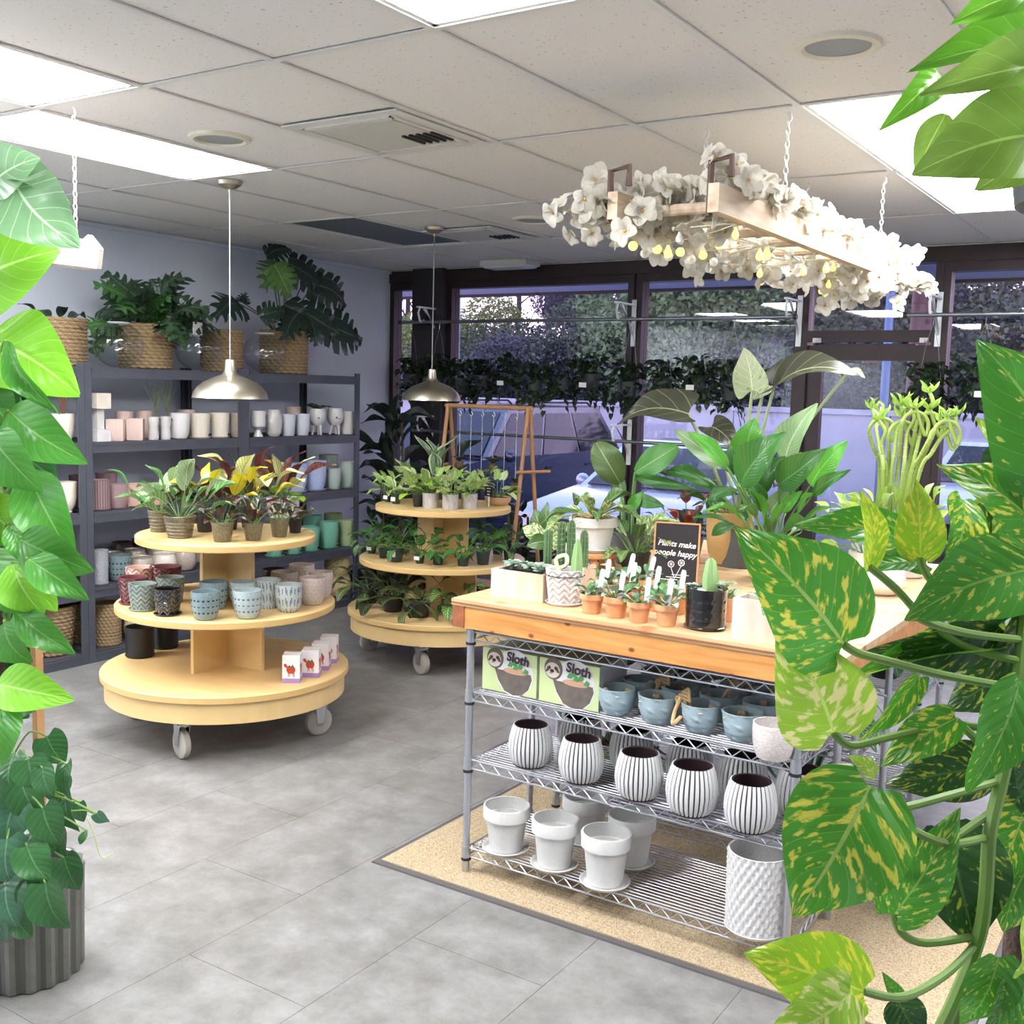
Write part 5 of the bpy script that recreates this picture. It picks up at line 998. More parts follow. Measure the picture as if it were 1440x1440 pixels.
for (px, py, w_, row), lb in zip(BW, BL):
    p = on_z(px, py, bz+.088); r = w_/2/ppm(p); r *= .96; y = W1[2]+.068+row*.136; x = on_y(px, py, y).x+.035
    t = thing('hanging_bowl', lb, 'bowl', (x, y, bz), 0, 'slate blue hanging bowls'); link('bowl', BOWLM, t, (0, 0, 0), k, (r, r, .088/1.45), g_bowl); k += 1
    for q in range(3):
        a = q*2.1+k; G().lathe([(.004, -.0012), (.007, 0), (.004, .0012)], 10, (math.cos(a)*r*.97, math.sin(a)*r*.97, .072)).obj('eyelet', m_bead, t)
        for b_ in range(3): G().sphere((math.cos(a+.1*b_)*r*.72, math.sin(a+.1*b_)*r*.72, .070-.012*(b_ % 2)), .009, 8, 6).obj('bead', m_bead, t)
    pts = [(math.cos(a)*r*.5*(1-.1*math.sin(3*a)), math.sin(a)*r*.5, .045+.012*math.sin(2*a+k)) for a in [j*.7 for j in range(12)]]
    G().tube(smooth(pts, 3), .003, 5).obj('cord', m_rope, t)
    if 'coil' in lb:
        for q in range(4): G().tube(smooth([(-r*.75-.006*q, -.02, .07), (-r*.8-.01*q, -.01, .12-.008*q), (-r*.55, -.02, .125-.01*q), (-r*.5, -.02, .09)], 5), .005, 6).obj('rope_loop', m_rope, t)
        G().tube(smooth([(-r*1.0, -.02, .10), (-r*1.15, -.04, .06), (-r*1.0, -.07, .03), (-r*.7, -r*.85, .05)], 5), .006, 6).obj('rope_end', m_rope, t)
    if 'tuft' in lb: G().tube([(0, 0, .05), (.03, 0, .10), (.055, 0, .135)], [.004, .007, .014], 6).obj('rope_end', m_rope, t)
g_marb = glaze('white_marbled', (226, 220, 216), .35, rgb2=(190, 178, 172), noise=(7, .1, (1, 1, 3)))
F('white marbled pot at the end of the blue bowls', 1086, 1072, 60, 50, zR[2], 'cup', g_marb)
# white slatted pots
m_slat = mat('white_slat', (208, 208, 208), .5, noise=(40, .06)); m_inn = mat('dark_brown_inner', (48, 30, 34), .7)
SP = [(.60, 0), (.74, .03), (.92, .22), (1.0, .46), (.96, .68), (.86, .88), (.78, .99)]
def slat_meshes(asp):
    b = G().lathe([(r_*.965, z*asp) for r_, z in SP]+[(.74, asp*1.0), (.70, asp*.98), (.80, asp*.7), (.85, asp*.45), (.6, asp*.10), (.001, asp*.08)], 48).mesh('pot', m_inn); g = G(); N = 30
    fp = fine_prof([(a, z/.99) for a, z in SP], 9)
    for i in range(N):
        a0 = 2*PI*i/N; hw = PI/N*.74; P = []
        for (r_, z) in fp:
            for (da, dr) in ((-hw, -.03), (-hw*.7, .018), (hw*.7, .018), (hw, -.03)): P.append(((r_+dr)*math.cos(a0+da), (r_+dr)*math.sin(a0+da), z*.99*asp+(.006*math.sin(i*5) if z > .9 else 0)))
        g.add(P, [(j*4+q, j*4+q+1, j*4+q+5, j*4+q+4) for j in range(len(fp)-1) for q in range(3)]+[(0, 1, 2, 3), tuple(len(P)-4+q for q in (3, 2, 1, 0))])
    return b, g.mesh('slat', m_slat, 50)
SB, SS = slat_meshes(1.95)
def slat_pot(q, r, label, group):
    t = thing('slatted_pot', label, 'pot', q, random.uniform(0, 6), group); link('pot', SB, t, (0, 0, 0), 0, r); stuff(link('slat', SS, t, (0, 0, 0), 0, r))
fr = []; ORD = ('first', 'second', 'third', 'fourth', 'fifth')
for px, py, w_ in ((745, 1083, 62), (816, 1105, 64), (897, 1129, 68), (971, 1152, 73), (1053, 1175, 74)):
    p = on_z(px, py, zR[1]); r = w_/2/ppm(p); q = stand(px, py, zR[1], r*.62); r = w_/2/ppm(q); fr.append((q, r)); slat_pot(q, r, 'white slatted pot in the front row, '+ORD[len(fr)-1]+' from the corner post of the wire rack', 'front row of white slatted pots')
for k, (q, r) in enumerate(fr): slat_pot((q.x+.085, q.y+.185, q.z), r, 'white slatted pot in the back row, '+ORD[k]+' from the corner post of the wire rack', 'back row of white slatted pots')
# white clay pots on the bottom shelf
g_clay = mat('white_clay', (206, 205, 202), .6, noise=(12, .04))
for px, py, w_, h_, lb in ((711, 1203, 66, 62, 'white collared clay pot and saucer next to the rack corner'), (779, 1226, 67, 66, 'white collared clay pot and saucer in the middle of the front trio'), (850, 1252, 71, 72, 'white collared clay pot and saucer with a small label inside'), (822, 1190, 66, 62, 'white collared clay pot in the back row beside the hanging leaves'), (886, 1222, 68, 66, 'white collared clay pot and saucer in the back row near the empty deck')):
    t = F(lb, px, py, w_, h_, zR[0], 'collar', g_clay, saucer=True)
    if 'label' in lb: G().box((0, 0, t.children[1].scale[0]*.55), (.02, .008, .001)).obj('label', m_blkp, t)
F('tall white woven-relief pot on its saucer at the end of the bottom shelf', 1061, 1325, 86, 112, zR[0], 'straight', glaze('white_weave_glaze', (208, 206, 204), .5), relief='weave', saucer=True)
# ================================================================ on the counter
l_succ = LM('echeveria', (150, 172, 150), None, rand=.15, transl=.05); l_hoya = LM('small_hoya', (96, 126, 84), (190, 200, 160), veins=4, vw=.04); m_tagw = mat('white_plant_tag', (206, 208, 208), .4); m_terra = mat('terracotta', (212, 154, 110), .75, noise=(14, .08))
# marble trough with rosettes
def trough(p0, p1, dep, H_, label, m):
    c = (Vector(p0)+Vector(p1))/2; W_ = (Vector(p1)-Vector(p0)).length; t = thing('stone_planter', label, 'planter', (c.x, c.y+dep/2, TZ)); g = G(); th = .012
    for sx in (-1, 1): g.box((sx*(W_/2-th/2), 0, H_/2), (th, dep, H_))
    for sy in (-1, 1): g.box((0, sy*(dep/2-th/2), H_/2), (W_-2*th, th, H_))
    g.box((0, 0, .01), (W_-2*th, dep-2*th, .02)); g.obj('trough', m, t); G().box((0, 0, H_*.45), (W_-2*th, dep-2*th, H_*.8)).obj('soil', m_soil, t); return t, W_
def rosette(t, c, R_, m, n=16):
    for k in range(n):
        a = k*2.4; f = .35+.65*k/n; e = 1.3-1.05*k/n; d = Vector((math.cos(a)*math.cos(e), math.sin(a)*math.cos(e), math.sin(e)))*R_*f; put_leaf(t, c, c+d, R_*.5*f, (-d.x, -d.y, .5), 'oval', m)
m_mw = mat('pink_white_marble', (214, 206, 196), .35, noise=(5, .1, (3, 3, .7)), rgb2=(206, 178, 150), coat=.3)
a_, b_ = on_z(690, 837, TZ), on_z(763, 848, TZ); t, W_ = trough((a_.x, a_.y, 0), (b_.x, a_.y, 0), .13, .092, 'pink-veined white marble trough of succulent rosettes', m_mw)
for k in range(7): rosette(t, t.location+Vector((-W_*.4+W_*.8*(k+.5)/7, random.uniform(-.03, .03), .088)), .052, l_succ)
t, W_ = trough((a_.x+.05, a_.y+.20, 0), (b_.x+.02, a_.y+.20, 0), .12, .09, 'white trough of column cacti behind the marble one', m_mw)
m_cact = mat('cactus_green', (86, 116, 76), .6, noise=(20, .2)); m_spine = mat('cactus_spine', (220, 208, 170), .7)
for k, (dx, H_) in enumerate(((-.07, .12), (-.03, .15), (.02, .16), (.075, .13))):
    R_ = .012; G().lathe([(R_, 0), (R_*1.05, .5*H_), (R_*.9, .9*H_), (R_*.4, H_), (.001, H_*1.01)], 40, (dx, random.uniform(-.02, .02), .085), mod=lambda a, z, r, i: .0035*math.cos(a*8)).obj('cactus', m_cact, t)
    g = G()
    for q in range(60):
        a = (q % 8)*2*PI/8; z = .09+H_*(q//8+.5)/8; g.tube([(dx+R_*1.1*math.cos(a), R_*1.1*math.sin(a), z), (dx+R_*1.6*math.cos(a+.3), R_*1.6*math.sin(a+.3), z+.006)], [.0008, .0003], 3)
    stuff(g.obj('spine', m_spine, t))
# chevron pot with curly cactus
g_chev = glaze('white_chevron_glaze', (212, 208, 206), .4)
t = F('white chevron pot on its saucer with a curly cactus', 793, 853, 53, 48, TZ, 'taper', g_chev, relief='chevron', saucer=True, rz=0); hh = t.children[1].scale[0]*1.8; G().lathe([(.066, 0), (.001, .01)], 20).obj('soil', m_soil, t, (0, 0, hh*.86))
G().tube(smooth([(-.02, 0, hh*.86), (-.035, 0, hh+.03), (-.005, .01, hh+.045), (.006, 0, hh+.02), (-.012, 0, hh+.005)], 6), .007, 8).obj('curly_cactus', mat('pale_cactus', (214, 208, 168), .7), t); G().lathe([(.016, 0), (.017, .05), (.010, .10), (.001, .12)], 20, (.045, 0, hh*.86), mod=lambda a, z, r, i: .003*math.cos(a*5)).obj('cactus', mat('green_cactus', (136, 168, 108), .6), t)
# terracotta pots with white plant tags
TP = [(832, 864, 35, 28, 'first of the terracotta pots beside the chevron pot'), (866, 870, 37, 30, 'terracotta pot second along the counter edge with one tall tag'), (898, 877, 35, 30, 'terracotta pot third along the counter edge'), (937, 882, 36, 31, 'terracotta pot beside the black glazed pot'),
      (851, 849, 34, 28, 'terracotta pot in the second row behind the first gap'), (884, 854, 34, 28, 'terracotta pot in the second row behind the second gap'), (917, 860, 34, 28, 'terracotta pot in the second row behind the third gap'), (951, 865, 34, 28, 'terracotta pot in the second row beside the black pot'), (1022, 875, 34, 34, 'terracotta pot hidden between the black pot and the white block'), (872, 838, 32, 27, 'terracotta pot in the third row near the sign'), (905, 843, 32, 27, 'terracotta pot in the third row in front of the sign')]
for px, py, w_, h_, lb in TP:
    q, r, s = pfoot(px, py, w_, TZ, .66); t = potted('small leafy succulent in the '+lb if lb[0] == 'f' else 'small leafy succulent in a '+lb, q, r, h_/s, 'collar', m_terra, name='terracotta_plant'); fan(t, 13, (.030, .045), (.6, .8), 'ovate', [l_hoya, l_succ, l_jade], h_/s*.88, (.2, 1.2), .02, (.01, .035), sr=.0015)
    if '1022' not in str(px):
        a = random.uniform(-.2, .2); M_ = Matrix.Translation((random.uniform(.0, .03), -.01, h_/s*.8)) @ Matrix.Rotation(.15, 4, 'Y') @ Matrix.Rotation(a, 4, 'X') @ FACE; G().prism([(-.008, 0), (.008, 0), (.009, .085), (.006, .096), (-.006, .096), (-.009, .085)], -.0008, .0008, M_).obj('plant_tag', m_tagw, t)
# black glazed pot, white block planter
q, r, s = pfoot(991, 888, 59, TZ, .8); t = potted('mixed succulents in a gloss black textured pot on its saucer', q, r, 56/s, 'straight', g_blk, relief='dimple', saucer=True, soilz=.92, name='black_pot_plant')
G().lathe([(r*.9, 0), (.001, .006)], 24).obj('white_gravel', mat('white_gravel', (214, 212, 204), .9, bump=(300, 1.)), t, (0, 0, 56/s*.95)); G().lathe([(.02, 0), (.022, .04), (.012, .09), (.001, .10)], 16, (.01, 0, 56/s*.95), mod=lambda a, z, r_, i: .004*math.cos(a*4)).obj('cactus', MATS['green_cactus'], t)
for k in range(12):
    a = k*2.4; c = t.location+Vector((.055, 0, 56/s*.96)); d = Vector((math.cos(a)*.8, math.sin(a)*.8, .6))*.05; put_leaf(t, c, c+d, .016, (0, 0, 1), 'lance', LM('striped_haworthia', (120, 150, 110), (220, 224, 200), veins=12, vw=.2))
rosette(t, t.location+Vector((-.045, .0, 56/s*.96)), .035, l_succ, 10)
a_ = on_z(1028, 898, TZ); t, W_ = trough((a_.x, a_.y, 0), (a_.x+.20, a_.y, 0), .10, .12, 'plain white marble block planter beside the black pot', m_mw); fan(t, 10, (.05, .08), (.3, .4), 'lance', [l_hoya], .10, (.3, 1.2), .05, (.01, .03))
# wooden stool with the white dieffenbachia pot
q = on_z(832, 806, TZ); s = ppm(q); hs = .088
t = thing('small_stool', 'small round wooden stool under the white flowerpot', 'stool', q); G().lathe([(.001, 0), (.098, 0), (.103, .004), (.103, .016), (.098, .020), (.001, .020)], 40).obj('seat', m_oak, t, (0, 0, hs-.02))
for k in range(5): a = k*2*PI/5+.3; G().tube([(math.cos(a)*.085, math.sin(a)*.085, 0), (math.cos(a)*.07, math.sin(a)*.07, hs-.018)], .013, 8).obj('leg', m_oak, t)
l_dief = LM('dieffenbachia', (90, 126, 66), (190, 200, 130), blotch=(206, 212, 150), amt=1.05, bscale=4., veins=7, vw=.03); l_diefg = LM('dieffenbachia_green', (74, 112, 58), (170, 186, 120), veins=8, vw=.05)
t = potted('dieffenbachia with arching mottled leaves in a white collared pot on the stool', (q.x, q.y, TZ+hs), 34/s, 46/s, 'collar', g_clay, saucer=True, name='stool_plant'); g = G(); r = 34/s
for k in range(150):
    a = random.uniform(0, 6.28); b = random.uniform(0, r*.85); c = Vector((math.cos(a)*b, math.sin(a)*b, 46/s*.93+random.uniform(0, .022))); a2 = random.uniform(0, 6.28); d = Vector((math.cos(a2), math.sin(a2), random.uniform(-.2, .3)))*.03; g.tube([c-d, c+Vector((0, 0, .008)), c+d], .0012, 3, caps=False)
stuff(g.obj('straw_mulch', mat('straw', (186, 164, 116), .9), t)); fan(t, 12, (.12, .18), (.36, .46), 'ovate', [l_dief, l_diefg, l_dief], 46/s*.9, (.15, 1.0), .02, (.05, .09), bend=.55, sr=.004)
# helper for taller plants whose leaves are placed one by one
def spray(t, specs, Y, sm, sr=.004, nrm=(.25, -.9, .4), root=(0, 0, .05)):
    """each leaf: stalk end, leaf tip, width (photo pixels), kind, colour, depth shift"""
    for sp_ in specs:
        bx, by, tx, ty, wpx, kind, m = sp_[:7]; dy = sp_[7] if len(sp_) > 7 else random.uniform(-.08, .08); B = on_y(bx, by, Y+dy); T = on_y(tx, ty, Y+dy+random.uniform(-.05, .02)); n_ = Vector(nrm)+Vector((random.uniform(-.3, .3), 0, random.uniform(-.3, .3)))
        put_leaf(t, B, T, wpx/ppm(B), n_, kind, m); o = t.location; b0 = Vector(root)+Vector((random.uniform(-.03, .03), random.uniform(-.03, .03), 0)); e_ = B-o
        G().tube(smooth([b0, b0+(e_-b0)*.5+Vector((0, 0, .12*(e_-b0).length*.5)), e_], 4), [sr*1.2]*4+[sr]*4+[sr*.8], 6).obj('petiole', sm, t)
m_gp = mat('green_petiole', (92, 130, 70), .5); m_pp = mat('pale_petiole', (150, 162, 120), .5)
l_spath = LM('peace_lily', (60, 112, 48), (90, 146, 76), veins=14, vw=.05, rough=.3); l_spathb = LM('peace_lily_bright', (86, 160, 54), (120, 180, 90), veins=14, vw=.05, rough=.3); l_spathp = LM('peace_lily_pale', (140, 172, 120), (180, 200, 160), veins=14, vw=.06, rough=.35)
q = on_z(1082, 815, TZ); t = potted('peace lily with broad glossy upright leaves in a grey pot', (q.x, q.y, TZ), .085, .13, 'cup', g_grey, name='peace_lily')
spray(t, [(1024, 658, 948, 604, 34, 'ovate', l_spathp), (1022, 657, 967, 607, 22, 'ovate', l_spathb), (1042, 682, 1105, 607, 54, 'ovate', l_spath, -.1), (1104, 650, 1149, 567, 45, 'ovate', l_spathp, .08), (1095, 682, 1162, 631, 46, 'ovate', l_spath, -.06), (1140, 682, 1192, 620, 38, 'ovate', l_spathb), (1142, 697, 1196, 660, 20, 'lance', l_spath), (1082, 722, 1113, 678, 26, 'ovate', l_spathp), (1010, 690, 928, 664, 24, 'lance', l_spath, .05), (1038, 690, 993, 706, 20, 'lance', l_spath), (1033, 738, 1000, 753, 18, 'lance', l_spath, -.08), (1040, 668, 1028, 622, 32, 'ovate', l_spath, .1), (1050, 645, 1062, 588, 46, 'ovate', l_spathb, 0), (1070, 690, 1120, 640, 36, 'ovate', l_spath, .1), (1062, 700, 1085, 645, 30, 'ovate', l_spath), (1100, 720, 1128, 690, 18, 'lance', l_spathb), (1075, 720, 1050, 670, 24, 'lance', l_spath), (1010, 640, 1000, 660, 18, 'lance', l_spathp), (1120, 660, 1150, 640, 30, 'ovate', l_spathp, .12)], q.y, m_gp, .0035, root=(0, 0, .11)); fan(t, 16, (.13, .2), (.22, .32), 'lance', [l_spath, l_spath, l_spathb], .11, (.5, 1.4), .05, (.08, .22), sr=.003)
l_alo = LM('alocasia_dark', (66, 68, 54), (140, 150, 110), veins=5, vw=.03, rough=.3, back=(92, 88, 70)); l_alop = LM('alocasia_pale', (176, 186, 148), (212, 216, 184), veins=6, vw=.05, blotch=(130, 150, 110), amt=.6)
q = on_z(1040, 795, TZ); t = potted('tall elephant-ear plant with huge dark veined leaves behind the peace lily', (q.x, q.y, TZ), .10, .16, 'straight', g_grey, name='elephant_ear')
spray(t, [(968, 582, 868, 597, 66, 'arrow', l_alo, -.1), (1088, 546, 1210, 528, 66, 'arrow', l_alo, 0), (1058, 549, 1046, 489, 54, 'arrow', l_alop, 0), (1075, 540, 1060, 562, 34, 'arrow', l_alop, .05), (1000, 600, 1040, 640, 40, 'arrow', l_alo, .1), (1195, 520, 1217, 532, 14, 'ovate', l_alop, 0)], q.y, m_pp, .007, (.1, -.75, .65), (0, 0, .14))
q = on_z(885, 792, TZ); t = potted('bird-of-paradise with broad upright paddle leaves behind the stool', (q.x, q.y, TZ), .08, .13, 'cup', g_grey, name='paddle_leaf_plant')
spray(t, [(872, 680, 838, 622, 44, 'oval', LM('paddle_leaf', (92, 120, 66), (160, 176, 110), veins=16, vw=.03, back=(104, 112, 78)), 0), (893, 664, 953, 627, 40, 'oval', LM('paddle_leaf_bright', (70, 140, 50), (140, 176, 100), veins=16, vw=.03), 0), (893, 672, 985, 690, 16, 'lance', l_spath, .02), (890, 700, 935, 712, 20, 'lance', l_spath, 0), (876, 700, 862, 655, 20, 'ovate', l_spathp, .05), (885, 720, 905, 690, 18, 'lance', l_spathb, 0)], q.y, m_gp, .006, root=(0, 0, .11))
q = on_z(775, 802, TZ+.0); t = potted('young dieffenbachia with pale-edged leaves in a white pot behind the cacti', (q.x+.03, q.y+.16, TZ), .065, .10, 'cup', g_white, name='dieffenbachia')
spray(t, [(772, 757, 735, 742, 28, 'ovate', l_dief), (770, 752, 752, 716, 32, 'ovate', l_diefg), (774, 748, 770, 706, 20, 'ovate', l_diefg), (776, 755, 806, 735, 26, 'ovate', l_dief), (772, 762, 740, 768, 24, 'ovate', l_diefg), (780, 765, 812, 770, 22, 'ovate', l_diefg), (775, 760, 790, 772, 22, 'ovate', l_dief)], q.y+.16, m_gp, .005, root=(0, 0, .08))
q = on_z(892, 808, TZ); t = potted('pale mottled dumb cane behind the terracotta pots', (q.x, q.y, TZ), .06, .09, 'nursery', m_nurs, name='dieffenbachia'); fan(t, 14, (.10, .15), (.42, .52), 'ovate', [l_dief, l_dief, l_diefg], .08, (.2, 1.2), .02, (.05, .12), sr=.003)
q = on_z(945, 790, TZ); t = potted('red-leaved polka plant in front of the paddle leaves', (q.x, q.y+.15, TZ), .07, .10, 'nursery', m_nurs, name='red_leaf_plant'); fan(t, 18, (.05, .08), (.55, .7), 'ovate', [l_maroon, LM('red_leaf', (150, 64, 50), None)], .09, (.2, 1.3), .03, (.05, .16))
q = on_z(1010, 798, TZ); t = thing('burlap_planter', 'burlap-wrapped planter behind the chalk sign', 'planter', (q.x, q.y+.10, TZ)); link('wrap', pot_mesh('cup', 2.3), t, (0, 0, 0), 0, .095, mat('burlap', (196, 160, 104), .95, noise=(60, .15))); link('soil', SOILM, t, (0, 0, .19), 0, (.085, .085, .095)); fan(t, 14, (.10, .16), (.3, .4), 'lance', [l_spath, l_jade], .19, (.3, 1.2), .03, (.05, .10))
# chalk sign
q = on_z(948, 822, TZ); s = ppm(q); W_, H_ = 60/s, 86/s
t = thing('chalk_sign', 'small A-frame chalkboard lettered in white script among the terracotta pots', 'sign', (q.x, q.y, TZ), .30); tilt = Matrix.Rotation(-.16, 4, 'X')
bd = link('board', G().box((0, 0, H_/2), (W_, .006, H_)).mesh('board', mat('chalk_black', (34, 32, 38), .8)), t, M=tilt)
for sx in (-1, 1): link('frame_rail', G().box((sx*(W_/2+.003), 0, H_/2), (.006, .012, H_+.006)).mesh('frame_rail', m_oak), t, M=tilt)
link('frame_rail', G().box((0, 0, H_+.001), (W_+.012, .012, .006)).mesh('frame_rail', m_oak), t, M=tilt)
link('back_leg', G().box((0, 0, H_/2), (W_*.9, .006, H_)).mesh('back_leg', m_oak), t, M=Matrix.Translation((0, .075, 0)) @ Matrix.Rotation(.16, 4, 'X'))
wr = link('writing', None, t, M=tilt)
text('Plants make', W_*.185, m_card, wr, Matrix.Translation((0, -.0045, H_*.62)) @ FACE @ Matrix.Rotation(-.05, 4, 'Z'), .25, .0006); text('people happy', W_*.185, m_card, wr, Matrix.Translation((-.004, -.0045, H_*.47)) @ FACE @ Matrix.Rotation(-.05, 4, 'Z'), .25, .0006)
for cx_, cz_ in ((-.10, .33), (.14, .36)):
    G().lathe([(W_*.062, 0), (W_*.075, 0)], 20, close=True).mesh('x', m_card); ring = G()
    ring.tube([(cx_*W_+W_*.07*math.cos(a), -.0045, cz_*H_+W_*.07*math.sin(a)) for a in [k*.4 for k in range(16)]], .0016, 4, closed=True)
    for k in range(6): a = k*PI/3; ring.tube([(cx_*W_, -.0045, cz_*H_), (cx_*W_+W_*.055*math.cos(a), -.0045, cz_*H_+W_*.055*math.sin(a))], .0012, 4)
    ring.tube([(cx_*W_, -.0045, cz_*H_-W_*.07), (.0, -.0045, H_*.10)], .0014, 4); ring.obj('flower_drawing', m_card, wr)
for k in range(3): G().box((.02-.02*k, -.0045, H_*(.16-.04*k)), (W_*.4, .001, .0025)).obj('pot_drawing', m_card, wr)
# lucky bamboo with curled tops
m_bam = mat('bamboo_cane', (150, 172, 88), .4, noise=(6, .1)); m_node = mat('bamboo_node', (176, 186, 120), .5); l_bam = LM('bamboo_leaf', (156, 190, 84), (196, 214, 140), veins=3, vw=.03, transl=.3)
q = on_z(1252, 800, TZ); q = Vector((q.x, min(q.y, 4.35), TZ)); BY = q.y
t = thing('lucky_bamboo', 'bundle of lucky bamboo canes with spiral tops in a glass bowl', 'plant', q); link('bowl', pot_mesh('round', 1.4), t, (0, 0, 0), 0, .11, g_bluwhite); link('soil', SOILM, t, (0, 0, .125), 0, (.09, .09, .09))
CN = [(1237, 660, 1222, 592), (1242, 660, 1232, 590), (1250, 662, 1250, 598), (1254, 664, 1262, 590), (1262, 662, 1268, 588), (1270, 664, 1276, 594), (1276, 664, 1288, 592), (1282, 662, 1300, 590), (1288, 664, 1312, 592), (1294, 662, 1324, 596), (1280, 668, 1306, 606), (1246, 668, 1240, 604)]
for k, (bx, by, tx, ty) in enumerate(CN):
    B = on_y(bx, by, BY+random.uniform(-.05, .05))-q; T = on_y(tx, ty+random.uniform(-6, 22), BY+random.uniform(-.05, .05))-q; B0 = Vector((B.x*.6, 0, .12)); pts = [B0, B, B+(T-B)*.5, T]; u = (T-B).normalized(); sd = Vector((1, 0, 0)) if k % 2 else Vector((.8, .4, 0))
    if k % 2 == 0:
        R_ = .055; c = T+sd*R_; pts += [c-sd*R_*math.cos(a)+Vector((0, 0, R_*math.sin(a))) for a in (.7, 1.4, 2.2, 3.0, 3.8)]+[c+Vector((0, 0, R_*1.2))]
    else: pts += [T+u*.05+sd*.02, T+u*.09]
    sp2 = smooth(pts, 5); cane = G().tube(sp2, .0075, 8).obj('cane', m_bam, t)
    for z in range(2, 15, 3): G().tube([sp2[z], sp2[z]+(sp2[z+1]-sp2[z]).normalized()*.004], .0086, 8).obj('node', m_node, cane)
    E_ = q+Vector(pts[-1])
    for j in range(6):
        a = j*1.1+k; d = Vector((math.cos(a)*.6, math.sin(a)*.5, .7)).normalized()*random.uniform(.035, .075); put_leaf(t, E_, E_+d, .012, (math.sin(a), -1, .2), 'lance', l_bam)
for nm, px, n_, lb in (('wispy_plant', 1215, 34, 'pale wispy foliage plant in front of the lucky bamboo'), ('wispy_plant', 1275, 30, 'pale bushy foliage plant beside the lucky bamboo')):
    q2 = on_z(px, 812, TZ); t = potted(lb, (q2.x, q2.y+.02, TZ), .07, .10, 'cup', g_white, name=nm); fan(t, n_, (.07, .12), (.32, .42), 'lance', [LM('wispy_leaf', (158, 192, 110), (214, 226, 180), veins=6, vw=.06, transl=.3), l_bam, l_lime], .09, (.2, 1.4), .05, (.08, .26), sr=.0018)
g_rib = glaze('white_ribbed', (226, 228, 232), .5)
F('white fine-ribbed pot at the counter edge beside the round white pot', 1193, 838, 42, 44, TZ, 'cup', g_rib, relief='fine'); F('smooth round white pot at the counter edge', 1240, 838, 62, 42, TZ, 'round', g_white)
q, r, s = pfoot(1184, 888, 26, TZ, .8); t = potted('tiny blue-potted succulent by the counter edge', q, r, 24/s, 'taper', glaze('pale_blue_cup', (150, 166, 190)), name='small_succulent'); fan(t, 14, (.03, .05), (.25, .3), 'lance', [l_succ, l_dark], 24/s*.9, (.1, 1.1), .01, (.005, .02))
# shade plants under the counter behind the first rack
l_silver = LM('silver_leaf', (140, 166, 150), (190, 206, 190), veins=8, vw=.06); l_hosta = LM('striped_green', (60, 110, 74), (170, 196, 170), veins=12, vw=.12)
for k, (x, y, z, lb) in enumerate(((-1.10, 3.66, .505, 'silver-leaved plant on the shelf behind the wire rack'), (-1.38, 3.72, .505, 'striped green plant beside the silver-leaved one'), (-1.68, 3.68, .505, 'striped plant standing farther along the hidden shelf'), (-1.95, 3.68, .100, 'dark drooping plant on the bottom shelf near the corner post'), (-1.10, 4.55, .505, 'silver-leaved plant on the rack nearest the windows'), (-1.4, 4.58, .505, 'green leafy plant on the rack nearest the windows'), (-1.15, 3.70, .100, 'spider plant spilling from the bottom shelf onto the mat'))):
    t = potted(lb, (x, y, z), .07, .11, 'nursery', m_nurs, name='shade_plant'); fan(t, 20, (.12, .19), (.45, .6) if 'spider' not in lb else (.12, .16), 'ovate' if 'spider' not in lb else 'lance', [l_bronze, l_dark] if 'dark' in lb else ([l_silver, l_hosta] if 'silver' in lb else [l_hosta]), .10, (-.2, 1.0), .03, (.04, .11), sr=.0025)
t = potted('grey-green plant with strappy leaves on the mat beside the rack leg', (-.80, 3.62, .006), .07, .11, 'nursery', m_nurs, name='shade_plant'); fan(t, 26, (.12, .19), (.16, .3), 'lance', [l_silver, l_hosta], .10, (.0, 1.1), .03, (.02, .08))
# ================================================================ hanging ladder of white flowers
random.seed(61)
m_old = mat('weathered_pine', (206, 188, 164), .8, noise=(5, .15, (6, 1, 6)), rgb2=(170, 148, 124)); m_iron = mat('rusty_iron', (92, 72, 62), .7, .3, noise=(30, .2))
LX0, LX1, LY0, LY1, LZ = -1.675, -1.335, 3.10, 5.36, 2.235
ld = thing('hanging_ladder', 'weathered wooden ladder hung flat from the ceiling on chains', 'ladder', ((LX0+LX1)/2, (LY0+LY1)/2, LZ)); hx, hy = (LX1-LX0)/2, (LY1-LY0)/2
for s in (-1, 1): G().box((s*hx, 0, 0), (.035, 2*hy, .085)).obj('rail', m_old, ld)
for k in range(8): yy = -hy+.16+k*(2*hy-.32)/7; G().tube([(-hx+.01, yy, 0), (hx-.01, yy, 0)], .019, 10).obj('rung', m_old, ld)
for s in (-1, 1): G().tube([(s*hx-.02, -hy+.02, -.05), (s*hx-.02, -hy+.02, .11), (s*hx+.045, -hy+.02, .12), (s*hx+.045, -hy+.02, .06)], .011, 6).obj('end_strap', m_iron, ld)
